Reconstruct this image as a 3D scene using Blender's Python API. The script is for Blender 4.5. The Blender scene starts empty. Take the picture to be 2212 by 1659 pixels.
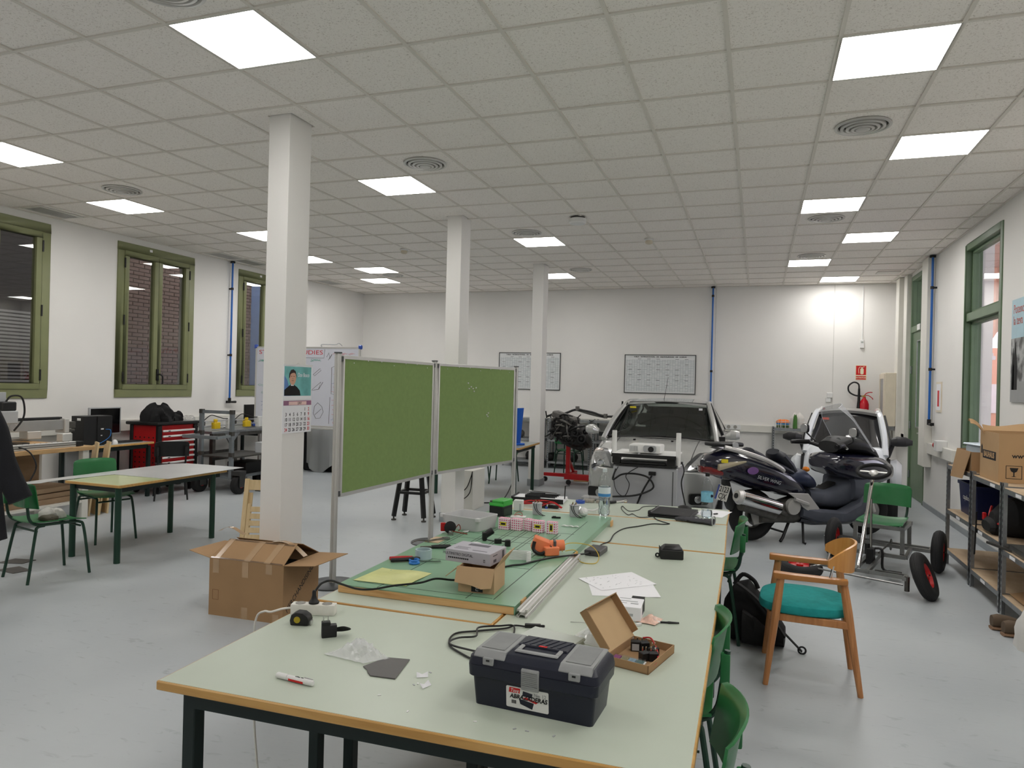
import bpy, bmesh, math, random
from mathutils import Matrix, Vector, Euler
random.seed(7)
PI = math.pi
C = bpy.context.scene.collection
SC = bpy.context.scene

# ---------------------------------------------------------------- camera
cam_d = bpy.data.cameras.new('camera'); cam = bpy.data.objects.new('camera', cam_d); C.objects.link(cam)
cam_d.sensor_fit = 'HORIZONTAL'; cam_d.sensor_width = 36.0; cam_d.lens = 1538.01 * 36 / 2212
cam_d.clip_start = .05; cam_d.clip_end = 200
YAW, PITCH, ROLL = .333211, .000943, .024828
_f = Vector((-math.sin(YAW) * math.cos(PITCH), math.cos(YAW) * math.cos(PITCH), math.sin(PITCH)))
_r0 = Vector((math.cos(YAW), math.sin(YAW), 0)); _u0 = _r0.cross(_f)
_r = _r0 * math.cos(ROLL) + _u0 * math.sin(ROLL); _u = -_r0 * math.sin(ROLL) + _u0 * math.cos(ROLL)
_m = Matrix((_r, _u, -_f)).transposed().to_4x4(); _m.translation = (0, 0, 1.655)
cam.matrix_world = _m
SC.camera = cam

# ---------------------------------------------------------------- world, exposure
w = bpy.data.worlds.new('world'); SC.world = w; w.use_nodes = True
bg = w.node_tree.nodes['Background']; bg.inputs[0].default_value = (.88, .82, .98, 1); bg.inputs[1].default_value = 3.0
SC.view_settings.view_transform = 'Standard'; SC.view_settings.look = 'None'
SC.view_settings.gamma = 1; SC.view_settings.use_curve_mapping = False
SC.view_settings.exposure = 0.17
PANEL_POWER = 16.0          # emission strength of the LED ceiling panels

# ---------------------------------------------------------------- materials
def lin(c): return tuple(((v / 255) / 12.92 if v / 255 <= .04045 else ((v / 255 + .055) / 1.055) ** 2.4) for v in c)
MATS = {}
def mat(name, rgb, rough=.5, metal=0.0, var=.06, scale=6.0, bump=0.0, bscale=80.0, spec=.5, coat=0.0, trans=0.0, ior=1.45, sheen=0.0):
    if name in MATS: return MATS[name]
    m = bpy.data.materials.new(name); m.use_nodes = True; nt = m.node_tree; b = nt.nodes['Principled BSDF']
    c = lin(rgb); N = nt.nodes.new; L = nt.links.new
    b.inputs['Roughness'].default_value = rough; b.inputs['Metallic'].default_value = metal
    b.inputs['Specular IOR Level'].default_value = spec; b.inputs['Coat Weight'].default_value = coat
    b.inputs['Transmission Weight'].default_value = trans; b.inputs['IOR'].default_value = ior
    if sheen: b.inputs['Sheen Weight'].default_value = sheen
    tc = N('ShaderNodeTexCoord')
    nz = N('ShaderNodeTexNoise'); nz.inputs['Scale'].default_value = scale; nz.inputs['Detail'].default_value = 4
    L(tc.outputs['Object'], nz.inputs['Vector'])
    rp = N('ShaderNodeValToRGB'); L(nz.outputs['Fac'], rp.inputs[0])
    rp.color_ramp.elements[0].position = .3; rp.color_ramp.elements[1].position = .7
    rp.color_ramp.elements[0].color = tuple(max(0, x * (1 - var)) for x in c) + (1,)
    rp.color_ramp.elements[1].color = tuple(min(1, x * (1 + var)) for x in c) + (1,)
    L(rp.outputs[0], b.inputs['Base Color'])
    if bump:
        n2 = N('ShaderNodeTexNoise'); n2.inputs['Scale'].default_value = bscale; n2.inputs['Detail'].default_value = 3
        L(tc.outputs['Object'], n2.inputs['Vector'])
        bp = N('ShaderNodeBump'); bp.inputs['Strength'].default_value = bump; bp.inputs['Distance'].default_value = .01
        L(n2.outputs['Fac'], bp.inputs['Height']); L(bp.outputs[0], b.inputs['Normal'])
    MATS[name] = m; return m
def woodmat(name, c1, c2, rough=.5, axis='X', scale=3.0, stretch=12.0):
    m = bpy.data.materials.new(name); m.use_nodes = True; nt = m.node_tree; b = nt.nodes['Principled BSDF']; N = nt.nodes.new; L = nt.links.new
    b.inputs['Roughness'].default_value = rough
    tc = N('ShaderNodeTexCoord'); mp = N('ShaderNodeMapping'); s = [scale * stretch] * 3; s['XYZ'.index(axis)] = scale
    mp.inputs['Scale'].default_value = s; L(tc.outputs['Object'], mp.inputs[0])
    nz = N('ShaderNodeTexNoise'); nz.inputs['Scale'].default_value = 1.0; nz.inputs['Detail'].default_value = 6; nz.inputs['Distortion'].default_value = .6
    L(mp.outputs[0], nz.inputs['Vector'])
    rp = N('ShaderNodeValToRGB'); rp.color_ramp.elements[0].position = .3; rp.color_ramp.elements[1].position = .7
    rp.color_ramp.elements[0].color = lin(c1) + (1,); rp.color_ramp.elements[1].color = lin(c2) + (1,)
    L(nz.outputs['Fac'], rp.inputs[0]); L(rp.outputs[0], b.inputs['Base Color']); MATS[name] = m; return m
def glassmat(name, tint=(1, 1, 1), refl=1.0, rough=0.0):
    m = bpy.data.materials.new(name); m.use_nodes = True; nt = m.node_tree; N = nt.nodes.new; L = nt.links.new
    nt.nodes.remove(nt.nodes['Principled BSDF']); out = nt.nodes['Material Output']
    t = N('ShaderNodeBsdfTransparent'); t.inputs[0].default_value = tint + (1,)
    g = N('ShaderNodeBsdfGlossy'); g.inputs['Roughness'].default_value = rough
    fr = N('ShaderNodeFresnel'); ge = N('ShaderNodeNewGeometry'); io = N('ShaderNodeMapRange')   # thin sheet: same reflectance from both faces
    io.inputs['To Min'].default_value = 1.5; io.inputs['To Max'].default_value = 1 / 1.5; L(ge.outputs['Backfacing'], io.inputs[0]); L(io.outputs[0], fr.inputs[0])
    mu = N('ShaderNodeMath'); mu.operation = 'MULTIPLY'; mu.inputs[1].default_value = refl; mu.use_clamp = True
    mx = N('ShaderNodeMixShader'); L(fr.outputs[0], mu.inputs[0]); L(mu.outputs[0], mx.inputs[0]); L(t.outputs[0], mx.inputs[1]); L(g.outputs[0], mx.inputs[2])
    L(mx.outputs[0], out.inputs[0]); MATS[name] = m; return m
def emitmat(name, rgb, s):
    m = bpy.data.materials.new(name); m.use_nodes = True; nt = m.node_tree; b = nt.nodes['Principled BSDF']
    b.inputs['Emission Color'].default_value = tuple(rgb) + (1,); b.inputs['Emission Strength'].default_value = s; b.inputs['Base Color'].default_value = (.8, .8, .8, 1)
    MATS[name] = m; return m

# ---------------------------------------------------------------- mesh builder
def cr(pts, n=8, closed=False):          # Catmull-Rom resample
    P = [Vector(p) for p in pts]; out = []; k = len(P)
    rng = range(k) if closed else range(k - 1)
    for i in rng:
        if closed: a, b, c, d = P[(i - 1) % k], P[i], P[(i + 1) % k], P[(i + 2) % k]
        else: a, b, c, d = P[max(i - 1, 0)], P[i], P[i + 1], P[min(i + 2, k - 1)]
        for j in range(n):
            t = j / n; out.append(.5 * ((2 * b) + (c - a) * t + (2 * a - 5 * b + 4 * c - d) * t * t + (3 * b - a - 3 * c + d) * t ** 3))
    if not closed: out.append(P[-1])
    return out
class MB:
    def __init__(s): s.v = []; s.f = []; s.m = Matrix()
    def at(s, loc=(0, 0, 0), rx=0, ry=0, rz=0): s.m = Matrix.Translation(loc) @ Euler((rx, ry, rz)).to_matrix().to_4x4(); return s
    def add(s, vs, fs):
        o = len(s.v); s.v += [s.m @ Vector(p) for p in vs]; s.f += [tuple(i + o for i in f) for f in fs]; return s
    def box(s, x0, x1, y0, y1, z0, z1):
        return s.add([(x0, y0, z0), (x1, y0, z0), (x1, y1, z0), (x0, y1, z0), (x0, y0, z1), (x1, y0, z1), (x1, y1, z1), (x0, y1, z1)],
                     [(0, 3, 2, 1), (4, 5, 6, 7), (0, 1, 5, 4), (1, 2, 6, 5), (2, 3, 7, 6), (3, 0, 4, 7)])
    def cbox(s, c, d): return s.box(c[0] - d[0] / 2, c[0] + d[0] / 2, c[1] - d[1] / 2, c[1] + d[1] / 2, c[2] - d[2] / 2, c[2] + d[2] / 2)
    def hexa(s, b4, t4): return s.add(list(b4) + list(t4), [(0, 3, 2, 1), (4, 5, 6, 7), (0, 1, 5, 4), (1, 2, 6, 5), (2, 3, 7, 6), (3, 0, 4, 7)])
    def bar(s, p, q, wd, ht=None, up=(0, 0, 1)):   # rectangular bar from p to q
        p, q = Vector(p), Vector(q); ht = ht or wd; d = (q - p).normalized(); u = Vector(up)
        if abs(d.dot(u)) > .99: u = Vector((0, 1, 0))
        a = d.cross(u).normalized() * wd / 2; b = a.cross(d).normalized() * ht / 2
        return s.hexa([p - a - b, p + a - b, p + a + b, p - a + b], [q - a - b, q + a - b, q + a + b, q - a + b])
    def rings(s, R, cap=True, closed=True):
        o = []; n = len(R[0])
        for r in R: o += list(r)
        F = []
        for i in range(len(R) - 1):
            for j in range(n if closed else n - 1):
                k = (j + 1) % n; F.append((i * n + j, i * n + k, (i + 1) * n + k, (i + 1) * n + j))
        if cap: F.append(tuple(range(n))[::-1]); F.append(tuple((len(R) - 1) * n + j for j in range(n)))
        return s.add(o, F)
    def cyl(s, p, q, r, r1=None, n=12, cap=True):
        p, q = Vector(p), Vector(q); r1 = r if r1 is None else r1; d = (q - p).normalized()
        a = d.orthogonal().normalized(); b = d.cross(a)
        ring = lambda c, rr: [c + (a * math.cos(t) + b * math.sin(t)) * rr for t in [2 * PI * k / n for k in range(n)]]
        return s.rings([ring(p, r), ring(q, r1)], cap)
    def tube(s, pts, r, n=7, closed=False, rs=None, cap=True):
        P = [Vector(p) for p in pts]; K = len(P); R = []; a = None
        for i in range(K):
            if closed: t = P[(i + 1) % K] - P[i - 1]
            else: t = P[min(i + 1, K - 1)] - P[max(i - 1, 0)]
            t = t.normalized() if t.length > 1e-9 else Vector((0, 0, 1))
            if a is None: a = t.orthogonal().normalized()
            a = (a - t * a.dot(t)); a = a.normalized() if a.length > 1e-6 else t.orthogonal().normalized()
            b = t.cross(a); rr = rs[i] if rs else r
            R.append([P[i] + (a * math.cos(2 * PI * k / n) + b * math.sin(2 * PI * k / n)) * rr for k in range(n)])
        if closed: R.append(R[0]); return s.rings(R, False)
        return s.rings(R, cap)
    def lathe(s, prof, n=20, cap=True): return s.rings([[(r * math.cos(2 * PI * k / n), r * math.sin(2 * PI * k / n), z) for k in range(n)] for r, z in prof], cap)
    def prism(s, poly, d0, d1, ax='z'):
        f = {'z': lambda a, b, d: (a, b, d), 'y': lambda a, b, d: (a, d, b), 'x': lambda a, b, d: (d, a, b)}[ax]
        return s.rings([[f(a, b, d0) for a, b in poly], [f(a, b, d1) for a, b in poly]])
    def ell(s, c, r, nu=12, nv=8):
        c = Vector(c); r = (r, r, r) if not hasattr(r, '__len__') else r
        R = [[(c.x + r[0] * math.sin(p) * math.cos(t), c.y + r[1] * math.sin(p) * math.sin(t), c.z - r[2] * math.cos(p)) for t in [2 * PI * k / nu for k in range(nu)]] for p in [PI * (i + (.12 if i == 0 else -.12 if i == nv else 0)) / nv for i in range(nv + 1)]]
        return s.rings(R)
    def sheet(s, fn, nu, nv, th=.002):        # thick grid surface fn(u,v)
        P = [[Vector(fn(i / nu, j / nv)) for j in range(nv + 1)] for i in range(nu + 1)]
        def nrm(i, j):
            a = P[min(i + 1, nu)][j] - P[max(i - 1, 0)][j]; b = P[i][min(j + 1, nv)] - P[i][max(j - 1, 0)]; k = a.cross(b)
            return k.normalized() if k.length > 1e-12 else Vector((0, 0, 1))
        top = [P[i][j] + nrm(i, j) * th / 2 for i in range(nu + 1) for j in range(nv + 1)]; bot = [P[i][j] - nrm(i, j) * th / 2 for i in range(nu + 1) for j in range(nv + 1)]
        T = len(top); I = lambda i, j: i * (nv + 1) + j; F = []
        for i in range(nu):
            for j in range(nv):
                q = (I(i, j), I(i + 1, j), I(i + 1, j + 1), I(i, j + 1)); F.append(q); F.append(tuple(k + T for k in q[::-1]))
        edge = [I(i, 0) for i in range(nu)] + [I(nu, j) for j in range(nv)] + [I(i, nv) for i in range(nu, 0, -1)] + [I(0, j) for j in range(nv, 0, -1)]
        for k in range(len(edge)): a, b = edge[k], edge[(k + 1) % len(edge)]; F.append((b, a, a + T, b + T))
        return s.add(top + bot, F)
    def torus(s, R, r, n=28, k=10, sx=1.0): # ring round local z, sx flattens tube along z
        return s.rings([[((R + r * math.cos(b)) * math.cos(a), (R + r * math.cos(b)) * math.sin(a), r * sx * math.sin(b)) for b in [2 * PI * j / k for j in range(k)]] for a in [2 * PI * i / n for i in range(n + 1)]], False)
    def hull(s, st, n=16, p=2.5):        # loft along x: stations (x, yc, halfwidth, z0, z1)
        def ring(x, yc, w_, z0, z1):
            o = []
            for k in range(n):
                a = 2 * PI * k / n; c, q = math.cos(a), math.sin(a)
                o.append((x, yc + w_ * math.copysign(abs(c) ** (2 / p), c), (z0 + z1) / 2 + (z1 - z0) / 2 * math.copysign(abs(q) ** (2 / p), q)))
            return o
        return s.rings([ring(*q) for q in st])
    def mesh(s, name, bev=0, seg=1, smooth=True, ang=35):
        bm = bmesh.new(); V = [bm.verts.new(p) for p in s.v]
        for f in s.f:
            try: bm.faces.new([V[i] for i in f])
            except ValueError: pass
        bmesh.ops.remove_doubles(bm, verts=bm.verts, dist=1e-6)
        bmesh.ops.recalc_face_normals(bm, faces=bm.faces)
        if bev:
            E = [e for e in bm.edges if len(e.link_faces) == 2 and e.calc_face_angle(0) > .6]
            bmesh.ops.bevel(bm, geom=E, offset=bev, segments=seg, profile=.6, affect='EDGES', clamp_overlap=True)
        me = bpy.data.meshes.new(name); bm.to_mesh(me); bm.free()
        if smooth:
            me.shade_smooth(); me.set_sharp_from_angle(angle=math.radians(ang))
        return me
def thing(name, label, cat, loc=(0, 0, 0), rz=0, group=None, kind=None):
    o = bpy.data.objects.new(name, None); C.objects.link(o); o.location = loc; o.rotation_euler = (0, 0, rz)
    o.empty_display_size = .1
    return tag(o, label, cat, group, kind)
def tag(o, label=None, cat=None, group=None, kind=None):
    if label: o['label'] = label
    if cat: o['category'] = cat
    if group: o['group'] = group
    if kind: o['kind'] = kind
    return o
def part(name, mb, m, parent=None, bev=0, seg=1, smooth=True, ang=35, loc=None, label=None, kind=None):
    me = mb if isinstance(mb, bpy.types.Mesh) else mb.mesh(name, bev, seg, smooth, ang)
    m = MATS[m] if isinstance(m, str) else m
    if m and not len(me.materials): me.materials.append(m)
    o = bpy.data.objects.new(name, me); C.objects.link(o)
    if parent: o.parent = parent
    if loc: o.location = loc
    if label: o['label'] = label
    if kind: o['kind'] = kind
    return o
def solo(name, mb, m, label, cat, loc=(0, 0, 0), rz=0, group=None, **k):
    o = part(name, mb, m, None, **k); o.location = loc; o.rotation_euler = (0, 0, rz); return tag(o, label, cat, group)
def struct(name, mb, m, parent=None, label=None, cat=None, **k):
    o = part(name, mb, m, parent, **k)
    if not parent: o['kind'] = 'structure'; tag(o, label, cat)
    return o
def dup(root, loc, rz=None, label=None, group=None):
    def cp(o, par):
        c = o.copy(); C.objects.link(c); c.parent = par
        for ch in list(o.children): cp(ch, c)
        return c
    r = cp(root, None); r.location = loc
    if rz is not None: r.rotation_euler = (0, 0, rz)
    if label: r['label'] = label
    if group: r['group'] = group
    return r
def text(s, size, m, parent, loc, rot=(0, 0, 0), name='lettering', ext=.0003, align='CENTER', sx=1.0, shear=0.0, bold=0.0):
    cu = bpy.data.curves.new('t', 'FONT'); cu.body = s; cu.size = size; cu.extrude = ext; cu.align_x = align; cu.align_y = 'CENTER'; cu.resolution_u = 3; cu.shear = shear; cu.offset = bold
    o = bpy.data.objects.new('t', cu); me = bpy.data.meshes.new_from_object(o)
    bpy.data.objects.remove(o); bpy.data.curves.remove(cu)
    mx = Matrix.Translation(loc) @ Euler(rot).to_matrix().to_4x4() @ Matrix.Diagonal((sx, 1, 1, 1)); me.transform(mx); me.name = name
    me.materials.clear()
    return part(name, me, m, parent)
def rrect(x0, x1, y0, y1, r, n=4):
    out = []
    for cx, cy, a in ((x1 - r, y0 + r, -90), (x1 - r, y1 - r, 0), (x0 + r, y1 - r, 90), (x0 + r, y0 + r, 180)):
        for k in range(n + 1): t = math.radians(a + 90 * k / n); out.append((cx + r * math.cos(t), cy + r * math.sin(t)))
    return out
# ---------------------------------------------------------------- the palette
mat('wall_paint', (232, 230, 226), .85, var=.015, scale=1.5, bump=.03, bscale=120)
mat('white_metal', (224, 222, 214), .5, var=.02)
mat('olive_frame', (126, 130, 92), .4, var=.04)
mat('green_frame', (92, 114, 86), .42, var=.06)
mat('black_plastic', (20, 20, 21), .45, var=.1)
mat('black_matte', (17, 17, 18), .8, var=.15, bump=.1, bscale=60)
mat('dark_rubber', (27, 27, 28), .75, var=.15, bump=.1, bscale=120)
mat('blue_pipe', (35, 100, 180), .35, var=.05)
mat('alu', (196, 196, 194), .32, .9, var=.04)
mat('alu_matte', (205, 204, 200), .45, .55, var=.03)
mat('steel', (150, 150, 148), .3, 1.0, var=.12, scale=14)
mat('galv', (150, 153, 155), .42, .75, var=.12, scale=22)
mat('chrome', (225, 225, 225), .08, 1.0, var=.01)
mat('dark_steel', (92, 90, 86), .45, .8, var=.2, scale=18)
mat('red_paint', (184, 26, 30), .35, var=.06)
mat('green_plastic', (42, 112, 64), .3, var=.08)
mat('green_tube', (24, 58, 44), .4, var=.08)
mat('table_green', (189, 198, 183), .35, var=.03, scale=3)
mat('table_frame', (12, 30, 28), .45, var=.1)
mat('cardboard', (162, 129, 93), .85, var=.06, scale=4, bump=.05, bscale=40)
mat('cardboard_in', (196, 166, 126), .85, var=.05)
mat('paper', (235, 235, 238), .8, var=.01)
mat('white_plastic', (228, 228, 226), .4, var=.02)
mat('grey_plastic', (170, 172, 174), .45, var=.03)
mat('ink', (25, 25, 28), .6, var=.02)
mat('red_ink', (205, 50, 62), .6, var=.02)
mat('blue_ink', (75, 95, 165), .6, var=.02)
mat('green_ink', (75, 160, 140), .6, var=.02)
woodmat('edge_wood', (186, 140, 74), (212, 168, 100), .4, 'X', 2.5, 14)
woodmat('edge_wood_y', (186, 140, 74), (212, 168, 100), .4, 'Y', 2.5, 14)
woodmat('pine', (196, 148, 92), (226, 186, 130), .6, 'X', 3, 14)
woodmat('beech', (205, 178, 132), (222, 198, 156), .55, 'Z', 3, 10)
woodmat('arm_wood', (168, 110, 62), (200, 140, 88), .35, 'Z', 3, 10)
woodmat('ply_seat', (194, 132, 62), (212, 154, 84), .3, 'Z', 3, 8)
woodmat('bench_wood', (176, 138, 92), (200, 164, 116), .6, 'Y', 3, 10)
woodmat('mdf', (144, 120, 94), (164, 138, 110), .8, 'Y', 4, 3)
woodmat('chip', (176, 152, 122), (192, 170, 142), .8, 'Y', 6, 2)
glassmat('window_glass', (.86, .88, .86), 1.6)
glassmat('clear_glass', (.93, .95, .94), 1.0)
glassmat('car_glass', (.55, .60, .58), 1.25)
glassmat('clear_plastic', (.97, .98, .985), 1.1, .04)
glassmat('film', (.93, .93, .94), 1.5, .12)
def baggy(name, k, tint=(.92, .93, .94)):      # thin cloudy polythene: part clear, part white, glossy skin
    m = bpy.data.materials.new(name); m.use_nodes = True; nt = m.node_tree; N = nt.nodes.new; L = nt.links.new
    b = nt.nodes['Principled BSDF']; b.inputs['Base Color'].default_value = tint + (1,); b.inputs['Roughness'].default_value = .15; out = nt.nodes['Material Output']
    t = N('ShaderNodeBsdfTransparent'); mx = N('ShaderNodeMixShader'); mx.inputs[0].default_value = k; L(t.outputs[0], mx.inputs[1]); L(b.outputs[0], mx.inputs[2]); L(mx.outputs[0], out.inputs[0]); MATS[name] = m
baggy('bag_film', .34); baggy('drape_film', .8, (.42, .43, .42)); baggy('screen_film', .22, (.62, .64, .66))
emitmat('led_panel', (1.0, .975, .945), PANEL_POWER)

def floor_mat():
    m = bpy.data.materials.new('floor_vinyl'); m.use_nodes = True; nt = m.node_tree; b = nt.nodes['Principled BSDF']; N = nt.nodes.new; L = nt.links.new
    tc = N('ShaderNodeTexCoord')
    n1 = N('ShaderNodeTexNoise'); n1.inputs['Scale'].default_value = .8; n1.inputs['Detail'].default_value = 5; L(tc.outputs['Object'], n1.inputs['Vector'])
    mp = N('ShaderNodeMapping'); mp.inputs['Scale'].default_value = (9, 26, 1); mp.inputs['Rotation'].default_value = (0, 0, .4); L(tc.outputs['Object'], mp.inputs[0])
    n2 = N('ShaderNodeTexNoise'); n2.inputs['Scale'].default_value = .7; n2.inputs['Detail'].default_value = 7; n2.inputs['Distortion'].default_value = 1.6; L(mp.outputs[0], n2.inputs['Vector'])
    r1 = N('ShaderNodeValToRGB'); r1.color_ramp.elements[0].color = lin((164, 170, 174)) + (1,); r1.color_ramp.elements[1].color = lin((182, 187, 189)) + (1,)
    r1.color_ramp.elements[0].position = .3; r1.color_ramp.elements[1].position = .7; L(n1.outputs['Fac'], r1.inputs[0])
    r2 = N('ShaderNodeValToRGB'); r2.color_ramp.elements[0].position = .62; r2.color_ramp.elements[1].position = .74; r2.color_ramp.elements[1].color = (.30, .30, .30, 1); L(n2.outputs['Fac'], r2.inputs[0])
    mx = N('ShaderNodeMix'); mx.data_type = 'RGBA'; L(r2.outputs[0], mx.inputs['Factor']); L(r1.outputs[0], mx.inputs['A']); mx.inputs['B'].default_value = lin((96, 98, 100)) + (1,)
    L(mx.outputs['Result'], b.inputs['Base Color'])
    rr = N('ShaderNodeMapRange'); rr.inputs['To Min'].default_value = .30; rr.inputs['To Max'].default_value = .5; L(n1.outputs['Fac'], rr.inputs[0]); L(rr.outputs[0], b.inputs['Roughness'])
    bp = N('ShaderNodeBump'); bp.inputs['Strength'].default_value = .08; bp.inputs['Distance'].default_value = .01; L(n2.outputs['Fac'], bp.inputs['Height']); L(bp.outputs[0], b.inputs['Normal'])
    b.inputs['Specular IOR Level'].default_value = .45
    MATS['floor_vinyl'] = m
floor_mat()
def tile_mat():
    m = bpy.data.materials.new('ceiling_tile'); m.use_nodes = True; nt = m.node_tree; b = nt.nodes['Principled BSDF']; N = nt.nodes.new; L = nt.links.new
    tc = N('ShaderNodeTexCoord'); g = N('ShaderNodeNewGeometry')
    n2 = N('ShaderNodeTexNoise'); n2.inputs['Scale'].default_value = 88; n2.inputs['Detail'].default_value = 2; n2.inputs['Distortion'].default_value = 1.2; L(g.outputs['Position'], n2.inputs['Vector'])
    r = N('ShaderNodeValToRGB'); r.color_ramp.elements[0].position = .33; r.color_ramp.elements[1].position = .42
    r.color_ramp.elements[0].color = lin((212, 205, 197)) + (1,); r.color_ramp.elements[1].color = lin((246, 241, 235)) + (1,); L(n2.outputs['Fac'], r.inputs[0]); L(r.outputs[0], b.inputs['Base Color'])
    bp = N('ShaderNodeBump'); bp.inputs['Strength'].default_value = .2; bp.inputs['Distance'].default_value = .003; L(r.outputs[0], bp.inputs['Height']); L(bp.outputs[0], b.inputs['Normal'])
    b.inputs['Roughness'].default_value = .95; b.inputs['Specular IOR Level'].default_value = .1; MATS['ceiling_tile'] = m
tile_mat()
mat('grid_bar', (222, 217, 208), .6, var=.01)
# ================================================================ THE SETTING
XL, XR, YB, YN, ZC = -8.58, 2.36, 14.28, -3.6, 3.64
GX, GY, T = -.81, 3.743, .6
struct('floor', MB().box(XL - .3, XR + .3, YN - .3, YB + .3, -.15, 0), 'floor_vinyl')
# ceiling with individual tiles hung in a metal grid
ceil = struct('ceiling', MB().box(XL - .3, XR + .3, YN - .3, YB + .3, ZC + .06, ZC + .2), 'wall_paint')
LIGHTS = [(-4, -1), (2, 1), (3, 4), (-5, 4), (2, 7), (3, 10), (2, 13), (3, 16), (-4, 9), (-5, 14), (-10, 12), (-11, 14), (-11, 10), (-11, 4), (-10, 1), (-10, 7)]
BEHIND = [(3, -2), (2, -5), (-5, -6), (-10, -5), (-11, -2), (3, -8), (-4, -10), (-11, -8)]  # unseen panels carrying on the pattern behind the camera, added for illumination
DIFF = [(2, 3), (-4, 3), (-10, 3), (-4, 8), (2, 8), (2, 12), (-4, 13), (-10, 13), (-4, -2)]
GRIL = [(-13, 4), (-13, 9), (-13, 10), (-13, 14)]
PILL = [(-5, 1), (-5, 6), (-5, 12)]
cx = lambda i: GX + T * i
cy = lambda j: GY + T * j
full = MB().box(.006, T - .006, .006, T - .006, .008, .024).mesh('tile', 0, 1, False); full.materials.append(MATS['ceiling_tile'])
tiles = []
for i in range(-13, 6):
    for j in range(-12, 18):
        if (i, j) in LIGHTS or (i, j) in BEHIND or (i, j) in DIFF: continue
        x0, x1, y0, y1 = max(cx(i), XL), min(cx(i + 1), XR), cy(j), min(cy(j + 1), YB)
        if x1 - x0 < .02: continue
        tiles.append((math.hypot(x0, y0), i, j, x0, x1, y0, y1))
vis = sorted([t for t in tiles if t[2] >= -2 and not (t[1] <= -8 and t[2] < 0)])[:298]
rest = MB()
VS = set((t[1], t[2]) for t in vis)
for d, i, j, x0, x1, y0, y1 in tiles:
    if (i, j) in PILL:      # cut to fit round a pillar head
        m = MB(); px0, px1 = -3.57, -3.35; py0 = {1: 4.48, 6: 7.76, 12: 11.18}[j]; py1 = py0 + .30
        m.box(x0 + .006, px0, y0 + .006, y1 - .006, ZC + .008, ZC + .024); 
        m.box(px1, x1 - .006, y0 + .006, y1 - .006, ZC + .008, ZC + .024)
        if py0 > y0 + .02: m.box(px0, px1, y0 + .006, py0, ZC + .008, ZC + .024)
        if py1 < y1 - .02: m.box(px0, px1, py1, y1 - .006, ZC + .008, ZC + .024)
        part('ceiling_tile', m, 'ceiling_tile', ceil)
    elif (i, j) in VS:
        if x1 - x0 > .59 and y1 - y0 > .59:
            part('ceiling_tile', full, None, ceil, loc=(x0, y0, ZC + random.choice((0, 0, 0, .001, .002))))
        else: part('ceiling_tile', MB().box(x0 + .006, x1 - .004, y0 + .006, y1 - .004, ZC + .008, ZC + .024), 'ceiling_tile', ceil)
    else: rest.box(x0 + .006, x1 - .006, y0 + .006, y1 - .006, ZC + .008, ZC + .024)
part('far_ceiling_tiles', rest, 'ceiling_tile', ceil, kind='stuff')
g = MB()
for i in range(-13, 6): g.box(max(cx(i), XL) - .012, max(cx(i), XL) + .012, YN, YB, ZC - .001, ZC + .009)
for j in range(-12, 18): g.box(XL, XR, cy(j) - .012, cy(j) + .012, ZC - .0005, ZC + .009)
g.box(XL, XL + .025, YN, YB, ZC - .002, ZC + .009).box(XR - .025, XR, YN, YB, ZC - .002, ZC + .009).box(XL, XR, YB - .025, YB, ZC - .002, ZC + .009)
part('ceiling_grid', g, 'grid_bar', ceil, smooth=False)

# walls, with real openings
def wall_y(x0, x1, y0, y1, holes):   # wall running along y, holes (ya, yb, za, zb)
    m = MB(); cur = y0
    for ya, yb, za, zb in sorted(holes):
        m.box(x0, x1, cur, ya, 0, ZC + .06)
        if za > 0: m.box(x0, x1, ya, yb, 0, za)
        if zb < ZC: m.box(x0, x1, ya, yb, zb, ZC + .06)
        cur = yb
    return m.box(x0, x1, cur, y1, 0, ZC + .06)
WINL = [(5.20, 6.64), (7.65, 9.09), (10.12, 11.56)]
WZ0, WZ1 = 1.335, 3.55
struct('wall_left', wall_y(XL - .28, XL, YN, YB, [(a, b, WZ0, WZ1) for a, b in WINL]), 'wall_paint', smooth=False)
WR = (8.60, 10.02, .98, 3.485); DR = (12.06, 13.25, 0, 3.58)
struct('wall_right', wall_y(XR, XR + .30, YN, YB, [WR, DR]), 'wall_paint', smooth=False)
wb = struct('wall_back', MB().box(XL - .28, XR + .3, YB, YB + .25, 0, ZC + .06), 'wall_paint')
struct('wall_front', MB().box(XL - .28, XR + .3, YN - .25, YN, 0, ZC + .06), 'wall_paint')
mat('joint_line', (205, 203, 197), .8)
for x in (-.81, 1.285): part('panel_joint', MB().box(x - .006, x + .006, YB - .004, YB, 0, ZC), 'joint_line', wb)
mat('skirting', (150, 155, 158), .5)
struct('baseboard_right', MB().box(XR - .012, XR, YN, 12.04, 0, .075), 'skirting')
struct('baseboard_back', MB().box(XL, XR, YB - .012, YB, 0, .075), 'skirting')
struct('baseboard_left', MB().box(XL, XL + .012, YN, YB, 0, .075), 'skirting')
# cable trunking along the walls
def trunk(n, m): struct('trim_%d' % n, m, 'white_metal', bev=.004)
trunk(1, MB().box(XL, XL + .06, YN, YB, .86, 1.02)); trunk(2, MB().box(XL + .06, XR - .1, YB - .055, YB, .87, 1.0))
trunk(3, MB().box(XR - .06, XR, 10.2, 11.96, .82, .97)); trunk(4, MB().box(XR - .07, XR, 13.28, 14.2, .82, 1.0))
trunk(5, MB().box(XR - .10, XR, 11.60, 11.98, .62, ZC)); trunk(6, MB().box(XR - .07, XR, 13.27, 13.52, .80, ZC)); trunk(7, MB().box(XR - .13, XR, 13.62, 13.90, .82, ZC))

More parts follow.
